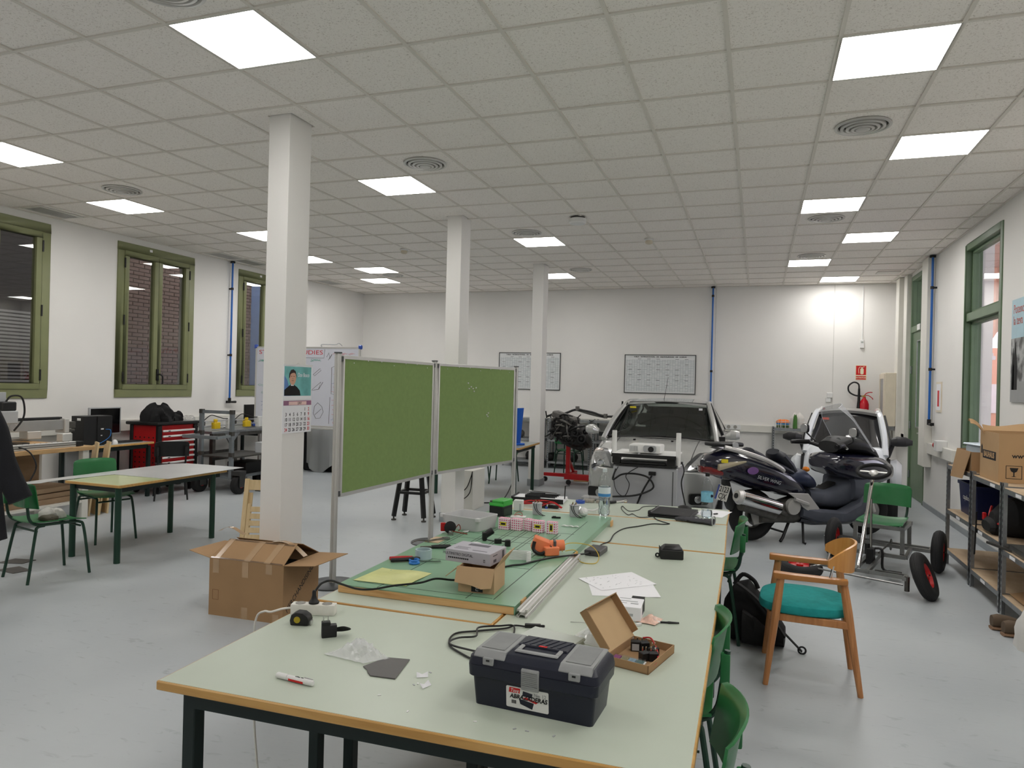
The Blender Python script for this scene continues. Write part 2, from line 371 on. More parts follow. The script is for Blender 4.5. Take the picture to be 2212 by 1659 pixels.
# pillars
for k, (y, lab) in enumerate([(4.49, 'white square pillar with a calendar hung on it'), (7.77, 'white square pillar rising behind the green display screens'), (11.19, 'white square pillar beside the blue chair on the table')]):
    p = thing('pillar', lab, 'pillar', (-3.46, y + .135, 0), kind='structure')
    part('shaft', MB().box(-.093, .093, -.138, .138, .001, ZC + .03), 'wall_paint', p, bev=.004)
    part('skirting', MB().box(-.105, .105, -.150, .150, .0, .11), 'skirting', p, bev=.002)

# left windows: olive frames, two casements
def win_left(n, y0, y1, lab):
    h = (y1 - y0); W = thing('window_%d' % n, lab, 'window', (XL, y0, WZ0), kind='structure'); H = WZ1 - WZ0
    fr = MB(); a = .115
    fr.box(-.10, .016, 0, h, 0, a).box(-.10, .016, 0, h, H - a, H).box(-.10, .016, 0, a, a, H - a).box(-.10, .016, h - a, h, a, H - a)
    part('window_frame', fr, 'olive_frame', W, bev=.004)
    for k, (b, c) in enumerate(((a, h / 2), (h / 2, h - a))):
        s = MB(); t = .075; z0, z1 = a, H - a
        s.box(-.06, .026, b, c, z0, z0 + t).box(-.06, .026, b, c, z1 - t, z1).box(-.06, .026, b, b + t, z0 + t, z1 - t).box(-.06, .026, c - t, c, z0 + t, z1 - t)
        sash = part('casement', s, 'olive_frame', W, bev=.006, seg=2)
        part('pane', MB().box(-.014, -.008, b + t - .004, c - t + .004, z0 + t - .004, z1 - t + .004), 'window_glass', sash)
        yy = b - .004 if k == 0 else c + .004
        for z in (z0 + .18, H / 2, z1 - .18): part('hinge', MB().cyl((.03, yy, z - .07), (.03, yy, z + .07), .011, n=8), 'black_plastic', sash)
    part('handle', MB().box(.03, .05, h / 2 - .018, h / 2 + .018, .25, .42).tube(cr([(.05, h / 2, .34), (.085, h / 2 + .01, .34), (.09, h / 2 + .05, .31), (.085, h / 2 + .055, .20)], 5), .012), 'black_plastic', W)
    part('sticker', MB().box(.0165, .018, h * .38, h * .38 + .05, H - .065, H - .03), 'white_plastic', W)
for n, (a, b) in enumerate(WINL): win_left(n + 1, a, b, ['olive framed window beside the engraving machine', 'olive framed window above the computer desk', 'olive framed window behind the whiteboard'][n])
# right window with transom
y0, y1, z0, z1 = WR; W = thing('window_4', 'tall green framed window looking onto pink arches', 'window', (XR, y0, z0), kind='structure'); h, H = y1 - y0, z1 - z0
fr = MB(); a = .075
fr.box(-.012, .16, 0, a, 0, H).box(-.012, .16, h - a, h, 0, H).box(-.012, .16, a, h - a, H - a, H).box(-.012, .16, a, h - a, 0, a)
part('window_frame', fr, 'green_frame', W, bev=.004)
zt = 2.55 - z0
part('transom', MB().box(.0, .14, a, h - a, zt, zt + .10), 'green_frame', W, bev=.004)
for q0, q1 in ((a, zt), (zt + .10, H - a)):
    s = MB(); t = .035; s.box(.05, .12, a, a + t, q0, q1).box(.05, .12, h - a - t, h - a, q0, q1).box(.05, .12, a, h - a, q0, q0 + t).box(.05, .12, a, h - a, q1 - t, q1)
    sh = part('casement', s, 'green_frame', W, bev=.003)
    part('pane', MB().box(.082, .088, a + t, h - a - t, q0 + t, q1 - t), 'clear_glass', sh)
# right door with glazed transom
y0, y1, _, z1 = DR; D = thing('door_1', 'green metal door with narrow glass strip and transom light', 'door', (XR, y0, 0), kind='structure'); h = y1 - y0
fr = MB(); a = .07; fr.box(-.01, .14, 0, a, 0, z1).box(-.01, .14, h - a, h, 0, z1).box(-.01, .14, a, h - a, z1 - a, z1).box(-.01, .14, a, h - a, 2.66, 2.76)
part('door_frame', fr, 'green_frame', D, bev=.004)
part('transom_pane', MB().box(.06, .066, a, h - a, 2.76, z1 - a), 'clear_glass', D)
ga, gb, gz0, gz1 = .42, .72, 1.15, 2.50
lf = MB(); e0, e1 = .015, .065
lf.box(e0, e1, a, ga, .01, 2.66).box(e0, e1, gb, h - a, .01, 2.66).box(e0, e1, ga, gb, .01, gz0).box(e0, e1, ga, gb, gz1, 2.66)
leaf = part('door_leaf', lf, 'green_frame', D)
part('glazing_bead', MB().box(.005, .014, ga - .02, ga, gz0 - .02, gz1 + .02).box(.005, .014, gb, gb + .02, gz0 - .02, gz1 + .02).box(.005, .014, ga, gb, gz0 - .02, gz0).box(.005, .014, ga, gb, gz1, gz1 + .02), 'galv', leaf)
part('pane', MB().box(.038, .043, ga, gb, gz0, gz1), 'clear_glass', leaf)
part('door_handle', MB().box(.008, .015, .15, .19, .92, 1.16).tube([(.012, .17, 1.07), (-.045, .17, 1.07), (-.045, .29, 1.065)], .010, 8), 'alu', leaf)
for z in (.3, 1.1, 2.0): part('hinge', MB().cyl((.0, h - a, z), (.0, h - a, z + .12), .012, n=8), 'galv', leaf)
part('door_plate', MB().box(-.022, -.012, h * .35, h * .35 + .2, 2.67, 2.76), 'white_plastic', D)

# ---- ceiling fittings
pan = MB().box(-.292, .292, -.292, .292, 0, .006).mesh('diffuser', 0); pan.materials.append(MATS['led_panel'])
frm = MB().box(-.3, .3, -.3, -.29, -.002, .012).box(-.3, .3, .29, .3, -.002, .012).box(-.3, -.29, -.29, .29, -.002, .012).box(.29, .3, -.29, .29, -.002, .012).mesh('frame', 0); frm.materials.append(MATS['white_metal'])
LAB = {(-4, -1): 'square LED ceiling panel diagonally before the calendar pillar', (2, 1): 'square LED ceiling panel above the gap between work table and armchair', (3, 4): 'square LED ceiling panel high over the metal shelf units',
 (2, 7): 'square LED ceiling panel over the pedal kart, touching a round diffuser tile', (3, 10): 'square LED ceiling panel nearest the blue pipe by the green door', (2, 13): 'square LED ceiling panel over the microcar, touching a round diffuser tile', (3, 16): 'square LED ceiling panel closest to the fire extinguisher wall',
 (-5, 4): 'square LED ceiling panel between the first two white pillars', (-4, 9): 'square LED ceiling panel between the second and third white pillars', (-5, 14): 'square LED ceiling panel just beyond the third white pillar', (-10, 1): 'square LED ceiling panel over the chair with gloves',
 (-11, 4): 'square LED ceiling panel over the engraving machine workbench', (-10, 7): 'square LED ceiling panel over the red tool cabinet', (-11, 10): 'square LED ceiling panel over the whiteboard', (-10, 12): 'square LED ceiling panel beyond the whiteboard, before a round diffuser', (-11, 14): 'square LED ceiling panel in the corner past the whiteboard'}
for i, j in LIGHTS + BEHIND:
    t = thing('ceiling_light', LAB.get((i, j), 'unseen square LED ceiling panel added behind the camera for illumination'), 'light', (cx(i) + .3, cy(j) + .3, ZC + .001), 0, 'LED ceiling panels')
    part('light_frame', frm, None, t); part('diffuser', pan, None, t)
mat('dark_grille', (96, 94, 90), .5, .3)
dm = []
for k, r in enumerate((.195, .155, .117, .080)):
    m = MB(); z = -.004 - .006 * k; m.rings([[(q * math.cos(2 * PI * u / 36), q * math.sin(2 * PI * u / 36), zz) for u in range(36)] for q, zz in ((r, .004), (r, z), (r - .02, z - .004), (r - .03, .012))], False); dm.append(m.mesh('ring'))
    dm[-1].materials.append(MATS['alu_matte'])
core = MB().lathe([(.040, -.03), (.050, -.026), (.054, .0), (.02, .01)], 28).mesh('core'); core.materials.append(MATS['alu_matte'])
back = MB().lathe([(.19, .006), (.19, .012)], 36).mesh('throat'); back.materials.append(mat('diffuser_throat', (60, 58, 56), .8))
dtile = MB().box(-.294, .294, -.294, .294, .008, .024).mesh('tile', 0, 1, False); dtile.materials.append(MATS['ceiling_tile'])
DLAB = {(2, 3): 'round metal air diffuser in the ceiling over the metal shelf side, well clear of panels', (-4, 3): 'round metal air diffuser in the ceiling between the first two pillars', (-10, 3): 'round metal air diffuser in the ceiling beside the workbench light', (-4, 8): 'round metal air diffuser in the ceiling by the light between second and third pillars', (2, 8): 'round metal air diffuser in the ceiling over the scooter', (2, 12): 'round metal air diffuser in the ceiling over the microcar', (-4, 13): 'round metal air diffuser in the ceiling beyond the third pillar', (-10, 13): 'round metal air diffuser in the ceiling beyond the whiteboard', (-4, -2): 'round metal air diffuser in the ceiling before the calendar pillar light'}
for i, j in DIFF:
    t = thing('air_diffuser', DLAB[(i, j)], 'air vent', (cx(i) + .3, cy(j) + .3, ZC), 0, 'round air diffusers')
    for q in dm: part('ring', q, None, t)
    part('core', core, None, t); part('throat', back, None, t); part('ceiling_tile', dtile, None, t)
for i, j in GRIL:
    t = thing('vent_grille', {4: 'slatted ceiling grille over the window beside the engraving machine', 9: 'slatted ceiling grille by the blue pipe between the left windows', 10: 'slatted ceiling grille over the window behind the whiteboard', 14: 'slatted ceiling grille near the corner beyond the whiteboard'}[j], 'air vent', (-8.29, cy(j) + .3, ZC), 0, 'slatted grilles by the windows')
    part('grille_frame', MB().box(-.16, .16, -.29, -.265, -.006, .004).box(-.16, .16, .265, .29, -.006, .004).box(-.16, -.135, -.265, .265, -.006, .004).box(.135, .16, -.265, .265, -.006, .004), 'white_metal', t)
    part('backing', MB().box(-.135, .135, -.265, .265, .002, .006), 'dark_grille', t)
    for k in range(9): part('slat', MB().box(-.125 + k * .03, -.115 + k * .03, -.265, .265, -.004, .003), 'alu_matte', t)
t = thing('smoke_detector', 'large white round smoke alarm hanging from the ceiling', 'smoke detector', (-2.054, 8.149, ZC), 0)
part('base', MB().lathe([(.085, 0), (.09, -.02)], 24), 'diffuser_throat', t); part('housing', MB().lathe([(.10, -.018), (.102, -.06), (.09, -.075), (.04, -.08)], 24), 'white_plastic', t)
for x, y, lab in ((-1.425, 9.558, 'small beige detector on the ceiling towards the fire extinguisher'), (-5.062, 9.533, 'small beige detector on the ceiling towards the whiteboard')):
    t = thing('ceiling_sensor', lab, 'sensor', (x, y, ZC)); part('base', MB().lathe([(.06, 0), (.06, -.02)], 18), 'white_plastic', t); part('head', MB().lathe([(.048, -.02), (.05, -.05), (.03, -.065)], 18), mat('beige_plastic', (206, 196, 176), .5), t)
solo('ceiling_hatch', MB().box(-.17, .17, -.12, .12, -.008, .006), 'white_metal', 'small flat white access plate in the ceiling near the door', 'hatch', (1.96, 13.0, ZC), bev=.003)
# ================================================================ OUTSIDE THE LEFT WINDOWS: a dim brick light well
mat('brick', (118, 98, 84), .9, var=.25, scale=3, bump=.3, bscale=30); mat('mortar', (98, 86, 76), .95, var=.1)
wc = struct('wall_courtyard', MB().box(-11.5, -11.22, 3.5, 16.2, -.2, 5.2), 'mortar', label='dim brick wall outside the left windows', cat='wall')
bm_ = MB().box(0, .025, .006, .244, .006, .067).mesh('brick', .004); bm_.materials.append(MATS['brick'])
far = MB(); nb = 0
for k in range(60):
    for q in range(46):
        y, z = 4.1 + q * .25 + (.125 if k % 2 else 0), .2 + k * .073
        if y > 15.6: continue
        if 1.35 < z < 3.85 and (10.0 < y < 11.75 or 13.25 < y < 13.7) and nb < 298: part('brick', bm_, None, wc, loc=(-11.222 + random.uniform(-.004, .004), y, z)); nb += 1
        elif not (6.6 < y < 9.5 and z > .9): far.box(-11.222, -11.20, y + .006, y + .244, z + .006, z + .067)
part('far_bricks', far, 'brick', wc, kind='stuff')
struct('wall_light_well', MB().box(-11.5, -8.86, 3.2, 3.5, -.2, 5.2), 'mortar', label='end wall of the light well', cat='wall')
struct('roof', MB().box(-11.5, -8.86, 3.2, 12.6, 5.0, 5.2), 'mortar', label='unseen roof slab added to dim the light well outside the windows', cat='roof')  # unseen slab, added to keep sky light off the brick wall
struct('ground', MB().box(-11.5, -8.86, 3.2, 16.2, -.35, -.2), 'mortar', label='ground of the light well', cat='ground')
t = thing('arched_opening', 'dark pointed arch with pale blind slats beyond the left window', 'window', (-11.22, 8.0, .9))
ap = [(-1.3, 0), (1.3, 0), (1.3, 1.7), (1.05, 2.3), (.6, 2.85), (0, 3.25), (-.6, 2.85), (-1.05, 2.3), (-1.3, 1.7)]
part('arch_reveal', MB().prism([(a, b) for a, b in ap], 0, .02, 'x'), mat('arch_dark', (52, 48, 44), .9), t)
for k in range(30): part('blind_slat', MB().box(.03, .05, -1.05, 1.05, .02 + k * .058, .054 + k * .058), mat('blind', (150, 148, 142), .7), t)
struct('drain_column', MB().box(-11.2, -10.95, 13.66, 14.4, -.2, 5.2), mat('skylit_cladding', (150, 180, 220), .4), label='clad column coloured with blue sky light outside the far left window', cat='column')  # bluish sky light on the column is put into its base colour

# ================================================================ OUTSIDE THE RIGHT WINDOW: pink cloister
mat('pink_render', (226, 160, 130), .9, var=.05); mat('cream_stone', (226, 222, 222), .8, var=.05, bump=.2, bscale=30)
mat('cloister_ceiling', (176, 140, 124), .9)
struct('pavement', MB().box(2.66, 12, 2, 27, -.3, 0), mat('paving', (150, 140, 132), .8), label='paved floor of the cloister outside', cat='floor')
struct('cloister_ceiling', MB().box(2.66, 5.7, 2, 27, 4.3, 4.5), 'cloister_ceiling', label='timber ceiling of the cloister', cat='ceiling')
aw = MB(); X0, X1, ZS = 4.455, 5.6, 2.55
aw.box(2.66, X0, 17, 17.35, 0, 4.3).box(X1, 7.2, 17, 17.35, 0, 4.3)
seg = 14; R_ = (X1 - X0) / 2; xc = (X0 + X1) / 2
for k in range(seg):
    a0, a1 = PI * k / seg, PI * (k + 1) / seg
    p0, p1 = (xc - R_ * math.cos(a0), ZS + R_ * 1.15 * math.sin(a0)), (xc - R_ * math.cos(a1), ZS + R_ * 1.15 * math.sin(a1))
    aw.hexa([(p0[0], 17, p0[1]), (p1[0], 17, p1[1]), (p1[0], 17.35, p1[1]), (p0[0], 17.35, p0[1])], [(p0[0], 17, 4.3), (p1[0], 17, 4.3), (p1[0], 17.35, 4.3), (p0[0], 17.35, 4.3)])
aw = struct('wall_cloister', aw, 'pink_render', label='pink rendered wall with an arch outside the window', cat='wall')
part('pier', MB().box(4.32, 4.47, 16.9, 17.0, 0, 2.4), 'cream_stone', aw, bev=.01); part('capital', MB().box(4.27, 4.53, 16.84, 17.0, 2.4, 2.48).box(4.29, 4.50, 16.87, 17.0, 2.48, 2.54), 'cream_stone', aw, bev=.006)
ew = struct('wall_cloister_end', MB().box(2.66, 8.5, 23, 23.3, 0, 3.0), 'pink_render', label='pink end wall seen through the arch', cat='wall')
part('notice_board', MB().box(6.08, 6.22, 22.94, 23, 1.2, 2.0), 'cream_stone', ew); part('blue_door', MB().box(5.98, 6.06, 22.95, 23, 0, 2.1), mat('blue_door', (120, 150, 170), .5), ew)

# ================================================================ ON THE WALLS
def air_pipe(loc, rz, z0, clamps, lab, arm=1):
    t = thing('air_pipe', lab, 'pipe', loc, rz)
    part('pipe', MB().cyl((.06, 0, z0), (.06, 0, ZC + .005), .016, n=12), 'blue_pipe', t)
    for z in clamps: part('clamp', MB().cyl((.06, 0, z - .02), (.06, 0, z + .02), .024, n=12).box(0, .06, -.012, .012, z - .012, z + .012), 'black_plastic', t)
    part('ceiling_collar', MB().cyl((.06, 0, ZC - .03), (.06, 0, ZC), .04, n=12), 'black_plastic', t)
    part('valve', MB().cyl((.06, 0, z0 - .06), (.06, 0, z0 + .02), .026, n=12).cyl((.06, 0, z0 - .05), (.06, arm * .15, z0 - .05), .017, .022, n=10).box(0, .06, -.02, .02, z0 - .07, z0 - .03), 'black_plastic', t)
    return t
air_pipe((XL, 9.905, 0), 0, 1.29, (3.17, 2.04), 'blue compressed air pipe on the wall between the left windows')
air_pipe((-.866, YB, 0), -PI / 2, 1.2, (3.46, 2.01), 'blue compressed air pipe on the back wall behind the silver car')
t = air_pipe((XR, 11.5, 0), PI, 1.29, (3.18, 2.02), 'blue compressed air pipe on the wall beside the green door')

def chart_mat():
    m = bpy.data.materials.new('chart_print'); m.use_nodes = True; nt = m.node_tree; b = nt.nodes['Principled BSDF']; N = nt.nodes.new; L = nt.links.new
    tc = N('ShaderNodeTexCoord'); mp = N('ShaderNodeMapping'); mp.inputs['Rotation'].default_value = (PI / 2, 0, 0); L(tc.outputs['Object'], mp.inputs[0])
    k1 = N('ShaderNodeTexBrick'); k1.offset = 0; k1.inputs['Scale'].default_value = 1; k1.inputs['Brick Width'].default_value = .05; k1.inputs['Row Height'].default_value = .02; k1.inputs['Mortar Size'].default_value = .0018
    k1.inputs['Color1'].default_value = lin((226, 228, 228)) + (1,); k1.inputs['Color2'].default_value = lin((208, 212, 212)) + (1,); k1.inputs['Mortar'].default_value = lin((150, 160, 165)) + (1,); L(mp.outputs[0], k1.inputs['Vector'])
    L(k1.outputs['Color'], b.inputs['Base Color']); b.inputs['Roughness'].default_value = .6; MATS['chart_print'] = m
chart_mat(); mat('poster_white', (222, 224, 224), .6, var=.01)
for x0, x1, z0, z1, lab in ((-5.243, -3.885, 1.56, 2.338, 'framed steel equivalence chart partly behind the white pillar'), (-2.553, -1.159, 1.55, 2.32, 'framed steel equivalence chart on the wall behind the silver car')):
    w_, h_ = x1 - x0, z1 - z0; t = thing('wall_chart', lab, 'chart', (x0, YB, z0))
    part('sheet', MB().box(.012, w_ - .012, -.014, 0, .012, h_ - .012), 'poster_white', t)
    part('print', MB().box(.03, w_ - .03, -.0155, -.012, .04, h_ - .10), 'chart_print', t)
    fr = MB(); fr.box(0, w_, -.022, 0, 0, .014).box(0, w_, -.022, 0, h_ - .014, h_).box(0, .014, -.022, 0, .014, h_ - .014).box(w_ - .014, w_, -.022, 0, .014, h_ - .014); part('chart_frame', fr, mat('frame_grey', (60, 62, 62), .5), t)
    text('TABLA   INTERNACIONAL   DE   EQUIVALENCIAS   DE   ACEROS', .032, 'ink', t, (w_ / 2, -.0165, h_ - .045), (PI / 2, 0, 0), sx=1.12, bold=.001)
    bl = MB()
    for r in range(6):
        for q in range(7):
            if (r * 3 + q * 5) % 4: bl.box(.08 + q * w_ / 7.6, .08 + q * w_ / 7.6 + .07, -.0165, -.015, h_ * .88 - r * h_ * .135, h_ * .88 - r * h_ * .135 + .006)
    part('row_heading', bl, 'ink', t, kind='stuff')
t = thing('thermostat', 'small white wall controller hung on a white conduit', 'controller', (1.757, YB, 2.475))
part('body', MB().box(-.032, .032, -.035, 0, 0, .15), 'white_plastic', t, bev=.005); part('conduit', MB().box(-.008, .008, -.016, 0, .15, ZC - 2.475), 'white_plastic', t); part('display', MB().box(-.02, .02, -.037, -.034, .09, .12), mat('lcd', (170, 176, 170), .3), t)
text('88', .02, 'ink', t, (0, -.038, .105), (PI / 2, 0, 0)) if 0 else None
t = thing('extinguisher_sign', 'red and cream fire extinguisher sign on the back wall', 'sign', (1.752, YB, 1.895))
part('plate', MB().box(-.093, .093, -.004, 0, 0, .27), mat('cream_sign', (236, 230, 200), .5), t); part('pictogram_field', MB().box(-.083, .083, -.0055, -.003, .092, .26), mat('sign_red', (205, 30, 30), .5), t); part('word_field', MB().box(-.083, .083, -.0055, -.003, .010, .072), 'sign_red', t)
text('EXTINTOR', .034, 'cream_sign', t, (0, -.006, .041), (PI / 2, 0, 0), bold=.0008)
part('pictogram', MB().prism(rrect(-.012, .042, .105, .215, .02), -.0072, -.005, 'y').box(.005, .026, -.0072, -.005, .212, .232).tube(cr([(.012, -.006, .23), (-.02, -.006, .235), (-.04, -.006, .20), (-.035, -.006, .12)], 5), .004).tube([(.02, -.006, .23), (.055, -.006, .243)], .005), 'cream_sign', t)
# fire extinguisher with horn and hose
t = thing('fire_extinguisher', 'red fire extinguisher with black horn on the back wall', 'fire extinguisher', (1.80, YB - .13, 1.02))
part('cylinder', MB().lathe([(.07, 0), (.078, .02), (.078, .44), (.06, .50), (.028, .54), (.025, .57)], 24), mat('ext_red', (196, 24, 40), .25), t)
part('valve_head', MB().box(-.02, .02, -.02, .02, .565, .60).cyl((-.02, 0, .585), (-.06, 0, .585), .012), mat('brass', (190, 160, 90), .3, .9), t)
part('lever', MB().tube(cr([(0, 0, .595), (.03, 0, .635), (.08, 0, .655), (.13, 0, .655)], 4), .008).tube(cr([(0, 0, .59), (.06, 0, .60), (.12, 0, .56), (.14, 0, .53)], 4), .007), 'ext_red', t)
part('hose', MB().tube(cr([(-.05, 0, .585), (-.16, 0, .60), (-.25, 0, .66), (-.26, 0, .76), (-.18, 0, .83), (-.10, 0, .80), (-.088, 0, .70)], 8), .014, 8), 'black_plastic', t)
part('horn', MB().cyl((-.088, 0, .72), (-.088, 0, .50), .018, .024).cyl((-.088, 0, .50), (-.088, 0, .10), .024, .055, 14), 'black_plastic', t)
part('bracket', MB().box(-.085, .085, .05, .13, .30, .33), 'galv', t)
text('CO2', .05, 'white_plastic', t, (.0, -.0795, .30), (PI / 2, 0, 0)) if 0 else None
part('label_print', MB().box(-.025, .03, -.0800, -.074, .34, .352).box(-.03, .02, -.0800, -.073, .24, .25).box(-.01, .03, -.0800, -.074, .20, .23).box(-.03, -.012, -.0800, -.073, .15, .23).box(.0, .02, -.080, -.074, .14, .18), 'white_plastic', t)
# sockets on the back trunking
t = thing('wall_socket', 'pair of white round sockets on the back wall trunking', 'socket', (-.42, YB - .055, .955))
part('plate', MB().box(-.16, .12, -.02, 0, -.05, .05), 'white_plastic', t, bev=.004)
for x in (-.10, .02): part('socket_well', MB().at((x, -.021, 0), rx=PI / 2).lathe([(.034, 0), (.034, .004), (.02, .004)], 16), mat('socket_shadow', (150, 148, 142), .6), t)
t = thing('wall_socket', 'small stacked white switch box above the white microcar', 'socket', (1.24, YB, 1.52)); part('plate', MB().box(-.05, .05, -.04, 0, .04, .13), 'white_plastic', t, bev=.004); part('lower_box', MB().box(-.07, .02, -.035, 0, -.04, .035), 'white_plastic', t, bev=.004)
# electrical cabinet on the right wall
t = thing('electrical_cabinet', 'cream wall cabinet with a grey glazed door', 'cabinet', (XR, 13.68, 1.1))
part('body', MB().box(-.30, -.131, 0, .50, 0, .92), mat('cream_metal', (226, 216, 196), .5), t, bev=.006); part('door_frame', MB().box(-.32, -.30, .01, .07, .02, .90).box(-.32, -.30, .43, .49, .02, .90).box(-.32, -.30, .07, .43, .02, .1).box(-.32, -.30, .07, .43, .82, .90), 'cream_metal', t)
part('door_pane', MB().box(-.312, -.302, .07, .43, .1, .82), mat('smoke_pane', (120, 122, 122), .15), t)
part('cable_gland', MB().box(-.22, -.14, .02, .12, -.07, .001), 'galv', t)
# red emergency button, notice and poster on the right wall
t = thing('emergency_button', 'red mushroom push button in a small pale box', 'button', (XR - .06, 10.85, .985)); part('box', MB().box(-.07, .06, -.16, 0, -.07, .07), 'white_plastic', t, bev=.005); part('mushroom_button', MB().at((-.03, .045, 0), rx=-PI / 2).lathe([(.02, -.05), (.045, -.01), (.045, .01), (.03, .035)], 16), 'red_paint', t)
t = thing('wall_notice', 'small framed notice on the wall by the blue pipe', 'notice', (XR, 11.05, 1.42)); part('frame', MB().box(-.012, 0, 0, .30, 0, .42), 'cream_metal', t); part('sheet', MB().box(-.014, -.011, .03, .27, .03, .39), 'paper', t); part('pictogram', MB().box(-.0155, -.013, .10, .2, .08, .3), 'sign_red', t)
t = thing('poster', 'landscape poster with pale blue sky and red lettering', 'poster', (XR, 8.24, 1.606))
def poster_mat():
    m = bpy.data.materials.new('poster_photo'); m.use_nodes = True; nt = m.node_tree; b = nt.nodes['Principled BSDF']; N = nt.nodes.new; L = nt.links.new
    tc = N('ShaderNodeTexCoord'); nz = N('ShaderNodeTexNoise'); nz.inputs['Scale'].default_value = 9; nz.inputs['Detail'].default_value = 6; L(tc.outputs['Object'], nz.inputs['Vector'])
    r = N('ShaderNodeValToRGB'); r.color_ramp.elements[0].color = lin((30, 32, 34)) + (1,); r.color_ramp.elements[1].color = lin((170, 172, 172)) + (1,); r.color_ramp.elements[0].position = .4; r.color_ramp.elements[1].position = .62; L(nz.outputs['Fac'], r.inputs[0]); L(r.outputs[0], b.inputs['Base Color']); b.inputs['Roughness'].default_value = .35; MATS['poster_photo'] = m
poster_mat()
part('panel', MB().box(-.014, -.001, -1.4, 0, 0, 1.0), mat('poster_sky', (168, 200, 212), .4), t)
part('photograph', MB().box(-.016, -.013, -1.4, 0, .20, .62), 'poster_photo', t); part('pale_road', MB().box(-.016, -.013, -1.4, 0, 0, .20), mat('poster_road', (150, 152, 152), .4), t)
tr = MB()
for y, wd, h in ((-.07, .035, .30), (-.13, .06, .34), (-.45, .05, .36), (-.6, .05, .31)): tr.prism([(y - wd, .12), (y + wd, .12), (y + wd * .9, .12 + h * .7), (y, .12 + h * 1.35), (y - wd * .9, .12 + h * .7)], -.018, -.015, 'x')
part('cypress_print', tr, 'black_matte', t)
text('Potencia', .125, mat('poster_red', (196, 96, 84), .5), t, (-.0155, -.05, .90), (PI / 2, 0, -PI / 2), align='LEFT', sx=.8); text('la teva', .125, 'poster_red', t, (-.0155, -.05, .79), (PI / 2, 0, -PI / 2), align='LEFT', sx=.8)
# ================================================================ WORK TABLES
def worktop(poly, z0=.722, z1=.75, parent=None, m='table_green'):
    top = part('tabletop', MB().prism(poly, z0, z1 - .0008), 'edge_wood', parent, bev=.003)
    cxx = sum(p[0] for p in poly) / len(poly); cyy = sum(p[1] for p in poly) / len(poly)
    ins = []
    n = len(poly)
    for i in range(n):       # inset each corner 6 mm so that the timber lipping shows round the laminate
        a, b, c = Vector(poly[i - 1]), Vector(poly[i]), Vector(poly[(i + 1) % n])
        d1, d2 = (b - a).normalized(), (c - b).normalized(); n1, n2 = Vector((-d1.y, d1.x)), Vector((-d2.y, d2.x))
        k = n1 + n2; k = k / (1 + n1.dot(n2)); ins.append(tuple(b + k * .006))
    part('laminate', MB().prism(ins, z1 - .002, z1), m, top)
    return top
def leg(parent, x, y, z1=.70, s=.045, m='table_frame'): part('leg', MB().box(x - s / 2, x + s / 2, y - s / 2, y + s / 2, 0, z1), m, parent, bev=.003)
def apron(parent, pts, z0=.665, z1=.722, th=.028, m='table_frame'):
    a = MB()
    for i in range(len(pts)): p, q = pts[i], pts[(i + 1) % len(pts)]; a.bar((p[0], p[1], (z0 + z1) / 2), (q[0], q[1], (z0 + z1) / 2), th, z1 - z0)
    part('apron', a, m, parent)
t = thing('work_table', 'large pale green L-shaped work table with timber front edge and toolbox', 'table')
worktop([(-1.671, 1.661), (-.125, 1.695), (-.150, 4.092), (-.922, 4.092), (-.922, 2.513), (-1.700, 2.503)], parent=t)
apron(t, [(-1.60, 1.72), (-.19, 1.755), (-.21, 4.03), (-.87, 4.03), (-.87, 2.45), (-1.62, 2.44)])
for x, y in ((-1.60, 1.74), (-.19, 1.775), (-1.625, 2.43), (-.96, 2.45), (-.21, 4.0), (-.86, 4.0)): leg(t, x, y)
t = thing('work_table', 'pale green work table under the dark green painted board', 'table')
worktop([(-1.703, 2.520), (-.929, 2.520), (-.929, 4.092), (-1.74, 4.085)], parent=t)
apron(t, [(-1.65, 2.58), (-.98, 2.58), (-.98, 4.03), (-1.68, 4.03)])
for x, y in ((-1.56, 2.58), (-.99, 2.60), (-.99, 4.0), (-1.67, 4.0)): leg(t, x, y)
t = thing('work_table', 'pale green work table between the orange plug and the laptop', 'table')
worktop([(-1.75, 4.110), (-.152, 4.112), (-.175, 4.985), (-1.77, 4.93)], parent=t)
apron(t, [(-1.69, 4.17), (-.21, 4.17), (-.23, 4.92), (-1.71, 4.87)])
for x, y in ((-1.68, 4.19), (-.22, 4.19), (-.24, 4.90), (-1.70, 4.85)): leg(t, x, y)
t = thing('work_table', 'pale green work table with the laptop and gloves, beside the grey fridge', 'table')
worktop([(-1.772, 4.945), (-.178, 5.000), (-.183, 5.625), (-1.79, 5.52)], parent=t)
apron(t, [(-1.71, 5.01), (-.24, 5.06), (-.245, 5.56), (-1.73, 5.46)])
for x, y in ((-1.70, 5.03), (-.25, 5.08), (-.25, 5.53), (-1.71, 5.44)): leg(t, x, y)

# green painted board lying on the tables, with circuit lines
mat('board_green', (124, 164, 134), .3, var=.05, scale=4); mat('board_line', (48, 64, 54), .5)
BZ = .786
t = thing('painted_board', 'dark green painted wooden board with black lines on the tables', 'board')
BP = [(-1.678, 2.640), (-.886, 2.650), (-.912, 4.720), (-1.735, 4.690)]
part('core', MB().prism(BP, .7505, BZ - .004), 'pine', t, bev=.002)
part('paint_face', MB().prism(BP, BZ - .004, BZ), 'board_green', t)
part('painted_edge', MB().hexa([(-.886, 2.650, .7505), (-.882, 2.650, .7505), (-.908, 4.720, .7505), (-.912, 4.720, .7505)], [(-.886, 2.650, BZ), (-.882, 2.650, BZ), (-.908, 4.720, BZ), (-.912, 4.720, BZ)]), 'board_green', t)
ln = MB()
def line(a, b, w_=.004): ln.bar((a[0], a[1], BZ), (b[0], b[1], BZ), w_, .001)
